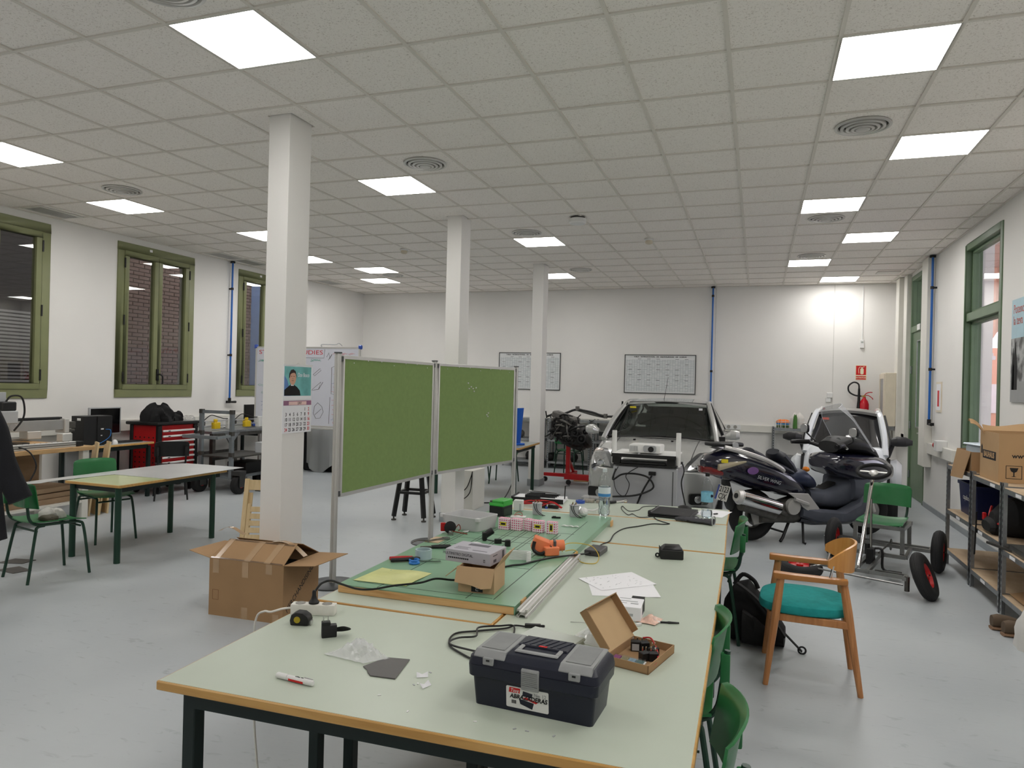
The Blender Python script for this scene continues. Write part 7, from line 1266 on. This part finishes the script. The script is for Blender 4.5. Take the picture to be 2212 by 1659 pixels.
# steel stool frame and pale panels behind the screens
t = thing('stool_frame', 'black steel stool frame with screw feet under the green screen', 'stool', (-3.92, 7.80, 0), .1)
for sx in (-1, 1):
    for sy in (-1, 1): lg = part('leg', MB().bar((sx * .19, sy * .17, .045), (sx * .12, sy * .11, .62), .045), 'black_plastic', t); part('screw_foot', MB().at((sx * .19, sy * .17, 0)).lathe([(.03, 0), (.03, .015), (.01, .02), (.01, .05)], 12), 'dark_steel', lg)
part('brace', MB().bar((-.15, -.14, .33), (.15, -.14, .33), .03).bar((-.15, .14, .33), (.15, .14, .33), .03).bar((-.15, -.14, .33), (-.15, .14, .33), .03).bar((.15, -.14, .33), (.15, .14, .33), .03), 'black_plastic', t); part('top_plate', MB().box(-.15, .15, -.14, .14, .61, .63), 'black_plastic', t)
t = thing('pale_cabinet', 'pale grey low cabinet leaning beside the second pillar with a cable', 'cabinet', (-3.56, 8.72, 0)); part('carcass', MB().box(-.20, .08, -.12, .30, 0, .52), 'white_metal', t, bev=.004); part('cable', MB().tube(cr([(-.12, -.125, .20), (.0, -.14, .30), (.06, -.13, .46), (.07, -.13, .50), (.05, -.14, .25), (-.06, -.14, .14), (-.16, -.13, .15)], 6), .006, 6), 'black_plastic', t)
# table behind the screens with upturned blue chair
t = thing('rear_table', 'timber edged table behind the green screens', 'table'); worktop([(-4.60, 9.62), (-3.215, 9.66), (-3.26, 10.84), (-4.60, 10.80)], .722, .75, t, 'desk_grey'); apron(t, [(-4.54, 9.70), (-3.29, 9.73), (-3.33, 10.78), (-4.54, 10.74)])
for x, y in ((-3.30, 9.75), (-3.34, 10.74), (-4.53, 9.72), (-4.53, 10.72)): part('leg', MB().cyl((x, y, 0), (x, y, .70), .027, n=12), 'green_tube', t)
t = thing('blue_chair', 'bright blue plastic chair shell standing on the rear table', 'chair', (-3.36, 9.95, .7505), math.radians(60)); part('shell', MB().sheet(lambda u, v: ((u - .5) * (.36 + .06 * (1 - v)), .10 - .10 * v + .05 * (abs(u - .5) * 2) ** 2, .56 * v + .0), 10, 12, .012), mat('bright_blue', (20, 90, 190), .4), t); part('foot_flange', MB().box(-.24, .24, .06, .22, 0, .03), 'bright_blue', t, bev=.01)
for k, (x, y) in enumerate(((-4.02, 11.32), (-4.55, 11.30))): green_chair(['dark green school chair behind the rear table, before the third pillar', 'dark green school chair behind the rear table, further from the pillar'][k], (x, y, 0), math.radians(6), None)
solo('floor_plug', MB().tube(cr([(0, 0, .02), (.10, .03, .012), (.25, .15, .012), (.35, .3, .05), (.40, .5, .25), (.42, .62, .50)], 6), .008, 7).at((0, 0, 0)).ell((-.02, 0, .035), (.045, .035, .035)), 'black_plastic', 'black mains plug and lead lying on the floor behind the screens', 'plug', (-3.70, 9.15, 0))
# ================================================================ BACK AND RIGHT
# fridge-like cabinet with projector
t = thing('grey_fridge', 'grey fridge with hanging black cables beyond the work tables', 'fridge', (-.905, 6.15, 0), math.radians(-1)); mat('fridge_grey', (176, 178, 182), .35, .2, var=.02)
part('door', MB().box(-.275, .275, 0, .045, .06, .975), 'fridge_grey', t, bev=.006); part('cabinet', MB().box(-.275, .275, .05, .50, .03, .985), 'fridge_grey', t, bev=.004); part('door_edge', MB().box(.235, .243, -.002, .002, .08, .95), 'clip_grey', t); part('foot', MB().box(-.26, -.2, .05, .12, 0, .03).box(.2, .26, .05, .12, 0, .03).box(-.26, -.2, .4, .48, 0, .03).box(.2, .26, .4, .48, 0, .03), 'black_plastic', t)
t = thing('projector_shelf', 'low black framed shelf on top of the grey fridge', 'shelf', (-.905, 6.15, .9855), math.radians(-1)); part('top_board', MB().box(-.29, .26, -.03, .45, .082, .10), 'white_plastic', t, bev=.003); part('edge_trim', MB().box(-.285, .265, -.034, -.026, .070, .10), 'black_plastic', t); part('base_board', MB().box(-.27, .27, -.02, .44, 0, .012), 'black_plastic', t)
for x in (-.25, .22): part('support', MB().box(x - .035, x + .035, .0, .06, .012, .082), 'black_plastic', t)
for x in (-.285, .27): part('tube_post', MB().cyl((x, .08, -.0), (x, .08, .29), .021, n=16), 'white_plastic', t)
solo('keyboard', MB().box(-.19, .19, -.06, .06, 0, .022), 'black_plastic', 'black keyboard tucked under the projector shelf', 'keyboard', (-.92, 6.20, .9985), bev=.004)
t = thing('projector', 'white projector standing on the shelf above the fridge', 'projector', (-.905, 6.22, 1.0865), math.radians(-2)); part('body', MB().box(-.135, .135, -.09, .13, .012, .082), 'white_plastic', t, bev=.012, seg=2); part('lens_bay', MB().at((.045, -.091, .048), rx=PI / 2).prism(rrect(-.055, .055, -.028, .03, .018), -.004, .004), 'grey_plastic', t); part('lens', MB().at((.055, -.094, .046), rx=PI / 2).lathe([(.024, -.01), (.024, .006), (.015, .004)], 18), 'car_black', t)
for k in range(8): part('vent_slot', MB().box(-.125 + k * .009, -.121 + k * .009, -.0925, -.088, .025, .07), 'grey_plastic', t)
part('foot', MB().cyl((-.05, -.07, 0), (-.05, -.07, .014), .012).cyl((.09, .1, 0), (.09, .1, .014), .012), 'grey_plastic', t)
solo('vga_cable', MB().tube(cr([(-1.15, 6.13, .95), (-1.17, 6.10, .86), (-1.10, 6.10, .905), (-1.02, 6.10, .92), (-.93, 6.10, .915), (-.86, 6.10, .89), (-.82, 6.10, .82), (-.88, 6.10, .77), (-1.0, 6.10, .73), (-1.17, 6.11, .71)], 7), .008, 7), 'black_plastic', 'thick black video cable looping on the fridge door', 'cable'); solo('vga_plug', MB().box(-.03, .03, -.012, .012, -.016, .016), 'black_plastic', 'black video plug hanging on the fridge door', 'plug', (-.835, 6.11, .93), bev=.003)
solo('thin_cable', MB().tube(cr([(-1.13, 6.125, .97), (-1.165, 6.125, .88), (-1.14, 6.125, .76), (-1.07, 6.125, .72), (-1.03, 6.125, .82), (-1.06, 6.125, .90), (-.96, 6.125, .975)], 7), .0035, 6).tube(cr([(-.84, 6.12, .91), (-.92, 6.12, .76), (-.985, 6.12, .58)], 5), .008, 7), 'black_plastic', 'thin black cables dangling down the fridge door', 'cable')
solo('side_cable', MB().tube(cr([(-.61, 6.30, 1.02), (-.585, 6.25, .95), (-.60, 6.2, .85), (-.57, 6.2, .70), (-.53, 6.2, .55), (-.55, 6.2, .4)], 6), .006, 6), 'black_plastic', 'black cable hanging down beside the fridge', 'cable')
# engine on its red stand
es = thing('engine_stand', 'red engine stand on casters carrying a black engine', 'engine stand', (-3.05, 11.85, 0))
part('column', MB().box(-.034, .034, -.034, .034, .10, .66), 'red_paint', es, bev=.004); part('cross_beam', MB().box(-.42, .34, -.04, .02, .10, .155), 'red_paint', es, bev=.004); part('outrigger', MB().bar((.02, 0, .13), (.42, -.20, .11), .06, .06).bar((0, .02, .12), (.0, .55, .12), .06, .06), 'red_paint', es); part('brace', MB().bar((0, .03, .40), (0, .40, .15), .04), 'red_paint', es); part('cross_bar', MB().box(.0, .50, -.26, -.16, .09, .18), 'red_paint', es, bev=.004)
for x, y in ((-.40, -.01), (.08, -.26), (.45, -.21), (0, .55)): part('caster', MB().at((x, y, .045), rx=PI / 2).lathe([(.04, -.02), (.045, 0), (.04, .02)], 16), 'black_plastic', es)
eg = thing('car_engine', 'dark greasy combustion engine mounted on the red stand', 'engine', (-3.0, 11.80, 0)); mat('greasy', (34, 33, 32), .5, .4, var=.5, scale=25, bump=.5, bscale=60); mat('cast_alu', (110, 108, 104), .5, .5, var=.3, scale=30)
part('block', MB().hull([(-.30, 0, .18, .80, 1.12), (-.10, 0, .24, .66, 1.14), (.10, 0, .24, .62, 1.05), (.25, 0, .18, .62, .88)], 12, 4), 'greasy', eg); part('cylinder_head', MB().at((-.12, 0, 1.10), ry=.3).box(-.20, .24, -.16, .16, -.03, .08), 'cast_alu', eg, bev=.02); part('oil_pan', MB().at((.12, 0, .70), ry=.3).box(-.16, .14, -.16, .16, -.10, .04), 'greasy', eg, bev=.02)
for x, z, r in ((.24, .78, .075), (.12, .88, .065), (.30, .90, .05), (-.14, .86, .06), (.02, .76, .055), (-.22, .98, .05)): part('pulley', MB().at((x, -.22, z), rx=PI / 2).lathe([(r, -.02), (r, .02), (r * .7, .022), (r * .6, .0), (.015, .03)], 18), 'car_black', eg)
rn = random.Random(8)
for k in range(16):
    a, b_, c_ = [(rn.uniform(-.36, .30), rn.uniform(-.24, .05), rn.uniform(.68, 1.2)) for _ in range(3)]; part('hose', MB().tube(cr([a, ((a[0] + b_[0]) / 2, -.26, (a[2] + b_[2]) / 2 + .04), b_], 5), rn.uniform(.008, .02), 7), 'car_black' if k % 3 else 'cast_alu', eg)
part('intake_arm', MB().tube(cr([(-.10, -.1, 1.15), (-.22, -.12, 1.20), (-.34, -.12, 1.15), (-.40, -.12, 1.13)], 5), .018, 8).tube([(-.40, -.12, 1.10), (-.42, -.12, 1.22)], .012, 7).tube(cr([(-.30, -.15, .86), (-.38, -.15, .80), (-.44, -.15, .79)], 4), .012, 7), 'greasy', eg); part('mounting_plate', MB().box(-.12, .10, .20, .24, .62, .86).box(-.03, .03, .0, .24, .64, .70), 'dark_steel', eg)
for k in range(46):
    x, y, z = rn.uniform(-.32, .30), rn.uniform(-.27, -.16), rn.uniform(.66, 1.16)
    if z > 1.16 - .9 * max(0, x): continue
    q = MB().at((x, y, z), rn.uniform(0, 3), rn.uniform(0, 3), rn.uniform(0, 3)); s_ = rn.uniform(.015, .05)
    part('bracket' if k % 2 else 'boss', q.box(-s_, s_, -s_ * .5, s_ * .5, -s_ * .4, s_ * .4) if k % 2 else q.lathe([(s_ * .6, -s_), (s_ * .6, s_), (s_ * .3, s_ * 1.2)], 10), ['greasy', 'cast_alu', 'car_black'][k % 3], eg, bev=.003 if k % 2 else 0)
part('bell', MB().at((.25, .0, .74), ry=.9).lathe([(.13, -.05), (.16, .04), (.05, .10)], 18), 'greasy', eg)
solo('pallet_board', MB().box(-.30, .35, -.14, .14, 0, .02), 'pine', 'flat pale timber board on the floor under the engine stand', 'board', (-2.72, 12.25, 0), .1, bev=.002)
for k in range(2): green_chair(['lower of two stacked dark green chairs behind the engine', 'upper of two stacked dark green chairs behind the engine'][k], (-3.30, 12.88, .26 * k), math.radians(172), 'stacked green chairs behind the engine' if 0 else None)
# back metal shelving
def shelf_unit(x0, x1, y0, y1, zs, h, lab, g=None, wood='galv', label=None):
    t = thing('metal_shelf', lab, 'shelf', (0, 0, 0), 0, g)
    for x in (x0, x1):
        for y in (y0, y1):
            sx, sy = (1 if x == x0 else -1), (1 if y == y0 else -1)
            p = part('post', MB().box(x, x + sx * .035, y, y + sy * .003, 0, h).box(x, x + sx * .003, y, y + sy * .035, 0, h), 'galv', t)
            if sx * sy or True:
                q = MB()
                for k in range(int(h / .045)): z = .03 + k * .045; q.box(x + sx * .012, x + sx * .024, y - .0008 if sy > 0 else y - .0022, y + .0022 if sy < 0 else y + .0038, z, z + .022); q.box(x - .0008 if sx > 0 else x - .0038, x + .0038 if sx > 0 else x + .0008, y + sy * .012, y + sy * .022, z, z + .022)
                part('slot', q, 'car_black', p, kind='stuff')
    for z in zs:
        s = part('shelf_board', MB().box(min(x0, x1) + .004, max(x0, x1) - .004, min(y0, y1) + .004, max(y0, y1) - .004, z - .010, z), wood, t); part('shelf_edge', MB().box(min(x0, x1) + .003, max(x0, x1) - .003, min(y0, y1) + .003, min(y0, y1) + .007, z - .04, z - .002).box(min(x0, x1) + .003, max(x0, x1) - .003, max(y0, y1) - .007, max(y0, y1) - .003, z - .04, z - .002).box(min(x0, x1) + .003, min(x0, x1) + .007, min(y0, y1), max(y0, y1), z - .04, z - .002).box(max(x0, x1) - .007, max(x0, x1) - .003, min(y0, y1), max(y0, y1), z - .04, z - .002), 'galv', s)
    return t
shelf_unit(-4.92, -4.02, 13.72, 14.18, (.14, .58, .985), 1.0, 'grey metal shelf by the third pillar on the back wall'); shelf_unit(-3.98, -3.10, 13.72, 14.18, (.14, .58, .985), 1.0, 'grey metal shelf behind the engine on the back wall'); shelf_unit(-3.06, -2.20, 13.72, 14.18, (.14, .58, .985), 1.0, 'grey metal shelf behind the silver car on the back wall')
shelf_unit(.26, 1.16, 13.74, 14.18, (.48, .985), 1.0, 'low grey metal shelf with a wire basket beside the microcar')
t = thing('suspension_beam', 'black and silver rear suspension beam laid across the back shelves', 'car part', (0, 13.85, .986)); part('beam', MB().tube(cr([(-3.84, 0, .05), (-3.6, 0, .14), (-3.42, 0, .20), (-3.1, 0, .16), (-2.85, 0, .09), (-2.5, 0, .11)], 6), .022, 8), 'black_plastic', t); part('alloy_arm', MB().tube(cr([(-3.42, .02, .21), (-3.1, .02, .13), (-2.82, .02, .08)], 6), .034, 8).cyl((-3.40, 0, .19), (-3.40, 0, .27), .04).cyl((-2.83, 0, .05), (-2.83, 0, .14), .04), 'cast_alu', t); part('black_strut', MB().tube([(-2.52, 0, .10), (-2.50, 0, .40)], .018, 8).tube([(-2.34, 0, .12), (-2.38, 0, .33)], .018, 8).box(-2.70, -2.48, -.05, .05, .02, .09), 'black_plastic', t); part('mount', MB().box(-3.86, -3.80, -.03, .03, .0, .16), 'dark_steel', t)
rn = random.Random(17)
for k in range(10):
    x = -4.6 + k * .22; z = .1405 if k % 2 else .5805
    if -4.05 < x < -3.95 or -3.12 < x < -3.02: x += .12
    t = thing('car_part', ['silver throttle body on the middle back shelf', 'dark motor part on the bottom shelf near the pillar', 'alloy housing lying on the middle back shelf', 'black compressor lying on the bottom back shelf', 'short silver cylinder on the middle back shelf', 'greasy pump lying on the bottom shelf behind the engine', 'alloy bracket lump on the middle shelf behind the engine', 'dark gear case on the bottom shelf behind the chairs', 'pale motor end on the middle shelf near the car', 'black drum on the bottom shelf near the car'][k], 'car part', (x, 13.92, z)); r = rn.uniform(.06, .09)
    part('body', MB().at((0, 0, r), rx=PI / 2, rz=rn.uniform(-.4, .4)).lathe([(r * .6, -.12), (r, -.10), (r, .05), (r * .75, .10), (r * .4, .12)], 16), ['cast_alu', 'greasy'][k % 2], t); part('flange', MB().box(-r * 1.05, r * 1.05, -.02, .02, 0, r * .9), ['steel', 'car_black'][k % 2], t, bev=.005)
t = thing('paper_sack', 'pale open sack of rubbish beside the engine', 'sack', (-2.62, 12.75, 0)); part('sack', MB().rings([[(r * math.cos(2 * PI * k / 18) * (1 + .06 * math.sin(5 * k)), r * math.sin(2 * PI * k / 18), z) for k in range(18)] for r, z in ((.14, 0), (.20, .05), (.21, .20), (.17, .34), (.13, .40))]), mat('pale_sack', (206, 204, 196), .6, bump=.5, bscale=12), t)
# basket of odds on the low shelf
t = thing('wire_basket', 'white wire basket on the low metal shelf', 'basket', (.54, 13.95, .9855)); q = MB()
for k in range(9): x = -.26 + k * .065; q.tube([(x, -.14, .19), (x * .9, -.12, .004), (x * .9, .12, .004), (x, .14, .19)], .003, 5)
for z, s in ((.19, 1.0), (.12, .96), (.06, .93)): q.tube([(-.27 * s, -.14 * s, z), (.27 * s, -.14 * s, z), (.27 * s, .14 * s, z), (-.27 * s, .14 * s, z)], .003, 5, True)
part('wire_mesh', q.tube([(-.27, -.14, .19), (-.30, -.14, .26), (-.30, .14, .26), (-.27, .14, .19)], .003, 5), 'white_plastic', t, kind='stuff')
for k, x in enumerate((.36, .44, .52)): j = thing('jar', ['small jar with blue lid at the open end of the basket', 'small jar with blue lid in the middle of three', 'small jar with blue lid nearest the carrier bag'][k], 'jar', (x, 13.90, .992)); part('glass', MB().lathe([(.032, 0), (.034, .01), (.034, .06)], 14), mat('jar_green', (70, 90, 50), .3), j); part('lid', MB().lathe([(.035, .06), (.035, .085)], 14), mat('lid_blue', (40, 120, 180), .4), j)
lump('carrier_bag', .14, .26, 44, mat('bag_white', (226, 222, 216), .5, trans=.15, bump=.4, bscale=20), 'white carrier bag slumped in the wire basket', 'bag', (.68, 13.96, .992), jag=.25, sx=.8); lump('orange_net', .09, .06, 45, mat('net_orange', (226, 120, 50), .6), 'orange net of fruit lying across the jars', 'net bag', (.44, 13.97, 1.08), sx=1.3); lump('leek', .035, .24, 46, mat('leaf_green', (70, 120, 50), .6), 'green leafy vegetable poking out of the basket', 'vegetable', (.64, 13.81, .992))
# right hand shelving
A_ = shelf_unit(1.775, 2.27, 7.215, 8.05, (.156, .541, .978), 1.0, 'metal shelf holding the blue crate and open carton', None, 'chip'); B_ = shelf_unit(1.775, 2.27, 6.385, 7.185, (.156, .536, .972), 1.0, 'metal shelf under the large printed carton', None, 'chip'); C_ = shelf_unit(1.775, 2.27, 5.66, 6.355, (.156, .50, .965), 1.0, 'metal shelf next to the white sack and shoes', None, 'chip')
for u, y, z in ((A_, 7.6, .52), (B_, 6.9, .515), (B_, 6.6, .95), (C_, 6.1, .48), (C_, 6.0, .945), (B_, 6.8, .135)): part('shelf_label', MB().box(1.7735, 1.7752, y - .06, y + .06, z - .012, z + .012), 'paper', u)
t = thing('bauhaus_carton' if 0 else 'shipping_carton', 'large brown shipping carton with black lettering on the shelf', 'carton', (1.815, 6.61, .9735)); w_, l_, h_ = .42, .50, .39
part('wall', MB().box(0, .005, 0, l_, 0, h_).box(w_ - .005, w_, 0, l_, 0, h_).box(.005, w_ - .005, 0, .005, 0, h_).box(.005, w_ - .005, l_ - .005, l_, 0, h_).box(.005, w_ - .005, .005, l_ - .005, 0, .005), mat('cardboard_b', (186, 152, 112), .85, var=.05, scale=4), t)
part('far_flap', MB().sheet(lambda u, v: (.02 + w_ * .9 * u, l_ - .002 + .10 * v * math.sin(2 * u + .4), h_ + .05 * v * (1 - .3 * math.sin(5 * u))), 8, 4, .004), 'cardboard_b', t); part('torn_flap', MB().sheet(lambda u, v: (-.002 - .10 * v, l_ - .02 - .10 * u, h_ + .16 * v * (1 - v * .5) + .02 * math.sin(5 * u)), 5, 6, .004), 'cardboard_b', t)
o = text('BAUHAUS', .062, 'cardboard_b', t, (0, 0, 0), sx=1.0, bold=.002); o.data.transform(Matrix.Translation((-.0016, .25, .20)) @ Matrix.Rotation(-PI / 2, 4, 'Z') @ Matrix.Rotation(PI / 2, 4, 'X')); part('lettering_bar', MB().box(-.0010, .0005, .07, .42, .165, .235), 'ink', t)
part('house_mark', MB().prism([(.43, .20), (.47, .20), (.47, .26), (.45, .28), (.43, .26)], -.001, .0005, 'x'), 'ink', t)
o = text('www.bauhaus', .052, 'ink', t, (0, 0, 0), align='LEFT', sx=1.0, bold=.001); o.data.transform(Matrix.Translation((.09, -.0008, .215)) @ Matrix.Rotation(PI / 2, 4, 'X'))
for x in (.05, .185):
    part('mark_border', MB().box(x, x + .11, -.001, .0005, .035, .039).box(x, x + .11, -.001, .0005, .135, .139).box(x, x + .004, -.001, .0005, .035, .139).box(x + .106, x + .11, -.001, .0005, .035, .139), 'ink', t)
part('glass_mark', MB().prism([(.075, .122), (.135, .122), (.125, .095), (.109, .085), (.109, .058), (.125, .052), (.085, .052), (.101, .058), (.101, .085), (.085, .095)], -.001, .0005, 'y'), 'ink', t)
for x in (.215, .262): part('arrow_mark', MB().prism([(x - .018, .085), (x, .122), (x + .018, .085), (x + .006, .085), (x + .006, .055), (x - .006, .055), (x - .006, .085)], -.001, .0005, 'y'), 'ink', t)
t = thing('open_shelf_carton', 'open brown carton with a hanging flap and white contents', 'carton', (1.80, 7.30, .979)); w_, l_, h_ = .36, .50, .18
part('wall', MB().box(0, .005, 0, l_, 0, h_).box(w_ - .005, w_, 0, l_, 0, h_).box(.005, w_ - .005, 0, .005, 0, h_).box(.005, w_ - .005, l_ - .005, l_, 0, h_).box(.005, w_ - .005, .005, l_ - .005, 0, .005), 'cardboard', t); part('hanging_flap', MB().prism([(.02, 0), (.02 + l_ * .92, 0), (l_ * .88, .27), (.05, .25)], -.002, .002), 'cardboard', t); C.objects[-1].rotation_euler = (0, math.radians(103), 0); C.objects[-1].data.transform(Matrix(((0, 1, 0, 0), (1, 0, 0, 0), (0, 0, -1, 0), (0, 0, 0, 1)))); C.objects[-1].location = (-.002, 0, h_)
solo('dish_rack', MB().box(-.12, .12, -.16, .16, 0, .12).box(-.14, .14, -.18, .18, .12, .14), mat('white_blue', (206, 220, 232), .4), 'white and blue plastic container inside the open carton', 'container', (1.98, 7.5, 1.085), .2, bev=.015)
t = thing('plastic_crate', 'dark blue plastic crate on the middle metal shelf', 'crate', (1.86, 7.42, .5415)); w_, l_, h_ = .34, .56, .30; mat('crate_blue', (24, 34, 82), .4, var=.06)
o0, o1 = rrect(.02, w_ - .02, .02, l_ - .02, .02), rrect(0, w_, 0, l_, .02); part('shell', MB().rings([[p + (0,) for p in o0], [p + (h_,) for p in o1], [(p[0] * .96 + .007, p[1] * .97 + .008, h_) for p in o1], [(p[0] * .96 + .007, p[1] * .97 + .008, .01) for p in o0]]), 'crate_blue', t); part('rim', MB().rings([[p + (h_ - .03,) for p in rrect(-.01, w_ + .01, -.01, l_ + .01, .025)], [p + (h_,) for p in rrect(-.01, w_ + .01, -.01, l_ + .01, .025)], [p + (h_,) for p in rrect(.01, w_ - .01, .01, l_ - .01, .02)], [p + (h_ - .03,) for p in rrect(.01, w_ - .01, .01, l_ - .01, .02)]]), 'crate_blue', t)
o = text('capabo', .07, 'white_plastic', t, (0, 0, 0)); o.data.transform(Matrix.Translation((.004, .30, .16)) @ Matrix.Rotation(-PI / 2, 4, 'Z') @ Matrix.Rotation(PI / 2 + .06, 4, 'X'))
t = thing('rucksack', 'black and red padded rucksack stuffed on the middle shelf', 'rucksack', (2.02, 6.76, .5365)); part('body', MB().hull([(-.20, .0, .10, .0, .18), (-.08, .0, .22, .0, .30), (.10, .0, .24, .0, .32), (.20, 0, .2, .0, .26)], 16), 'black_cloth', t); part('red_piping', MB().tube(cr([(-.20, -.22, .12), (-.18, -.05, .10), (-.19, .10, .13), (-.15, .20, .2)], 6), .010, 7), 'red_paint', t); part('buckle', MB().box(-.225, -.20, .14, .18, .09, .15), 'red_paint', t, bev=.004); part('hip_pad', MB().hull([(-.23, .05, .12, .02, .10), (-.20, .05, .16, .01, .13), (-.16, .05, .15, .01, .14)], 12), 'black_matte', t); part('strap', MB().sheet(lambda u, v: (-.255 + .015 * v - .01 * u, .24 + .035 * (v - .5), .14 - .36 * u), 8, 2, .006), 'black_cloth', t)
solo('metal_tray', MB().box(-.16, .16, -.22, .22, 0, .004).box(-.16, -.155, -.22, .22, 0, .05).box(.155, .16, -.22, .22, 0, .05).box(-.16, .16, -.22, -.215, 0, .05).box(-.16, .16, .215, .22, 0, .05), 'steel', 'shallow steel tray on the shelf beside the rucksack', 'tray', (1.96, 6.05, .5015)); solo('steel_strip', MB().box(-.02, .02, -.25, .25, 0, .018), 'dark_steel', 'dark steel bar jutting over the shelf edge', 'bar', (1.80, 6.28, .5015), .25)
solo('carton_sheet', MB().sheet(lambda u, v: (.34 * (u - .5), .36 * (v - .5), .01 + .08 * u * v), 6, 6, .004), 'cardboard', 'folded brown cardboard on the bottom shelf', 'cardboard', (2.0, 6.15, .157)); solo('paper_pile', MB().box(-.14, .14, -.1, .1, 0, .012), 'paper', 'small pile of white papers on the bottom shelf', 'papers', (1.94, 6.24, .157), .3) if 0 else None
solo('tool_case', MB().box(-.17, .17, -.24, .24, 0, .16), 'grey_plastic', 'pale grey flat case on the end shelf top row', 'case', (2.02, 5.95, .72), bev=.01) if 0 else None
lump('white_sack', .24, .34, 52, mat('sack_white', (214, 212, 208), .7, bump=.5, bscale=10), 'white rubbish sack slumped on the floor by the shelves', 'sack', (1.80, 5.50, 0), jag=.2, sx=.6)
for k, (x, y) in enumerate(((1.665, 5.93), (1.70, 5.80))):
    t = thing('shoe', ['brown worn shoe standing behind the other by the sack', 'brown worn shoe standing against the white sack'][k], 'shoe', (x, y, 0), math.radians(8)); part('upper', MB().hull([(-.06, 0, .030, .02, .10), (-.02, 0, .042, .02, .11), (.06, 0, .044, .02, .10), (.14, 0, .046, .02, .075), (.20, 0, .034, .02, .055)], 14), mat('shoe_brown', (96, 80, 64), .8, var=.15), t); part('sole', MB().hull([(-.065, 0, .032, 0, .025), (0, 0, .044, 0, .025), (.14, 0, .048, 0, .025), (.21, 0, .034, 0, .03)], 12), mat('sole', (140, 110, 86), .8), t)
# black backpack on the floor by the table
t = thing('backpack', 'black backpack slumped on the floor beside the work table', 'backpack', (.03, 4.99, 0), math.radians(-6)); part('body', MB().hull([(-.21, 0, .08, .0, .26), (-.15, 0, .11, .0, .37), (-.06, 0, .12, .0, .40), (.0, 0, .13, .0, .33), (.10, 0, .12, .0, .22), (.17, 0, .08, .0, .12)], 18), 'black_cloth', t); part('top_handle', MB().tube(cr([(-.15, -.02, .36), (-.10, 0, .43), (-.03, 0, .40), (.0, 0, .35)], 5), .014, 7), 'black_cloth', t); part('strap', MB().sheet(lambda u, v: (-.12 + .30 * u, -.13 + .045 * (v - .5), .40 - .30 * u + .04 * math.sin(PI * u)), 10, 2, .012), 'black_matte', t); part('front_pocket', MB().hull([(-.08, -.13, .04, .02, .24), (.0, -.145, .05, .02, .20), (.08, -.13, .04, .02, .13)], 12), 'black_matte', t); part('loose_strap', MB().sheet(lambda u, v: (.16 + .12 * u, -.06 + .03 * (v - .5) - .03 * u, .10 * (1 - u) + .012), 8, 2, .006), 'black_matte', t); part('buckle', MB().at((.28, -.09, .02), rx=.9).torus(.022, .006, 16, 6), 'black_plastic', t)
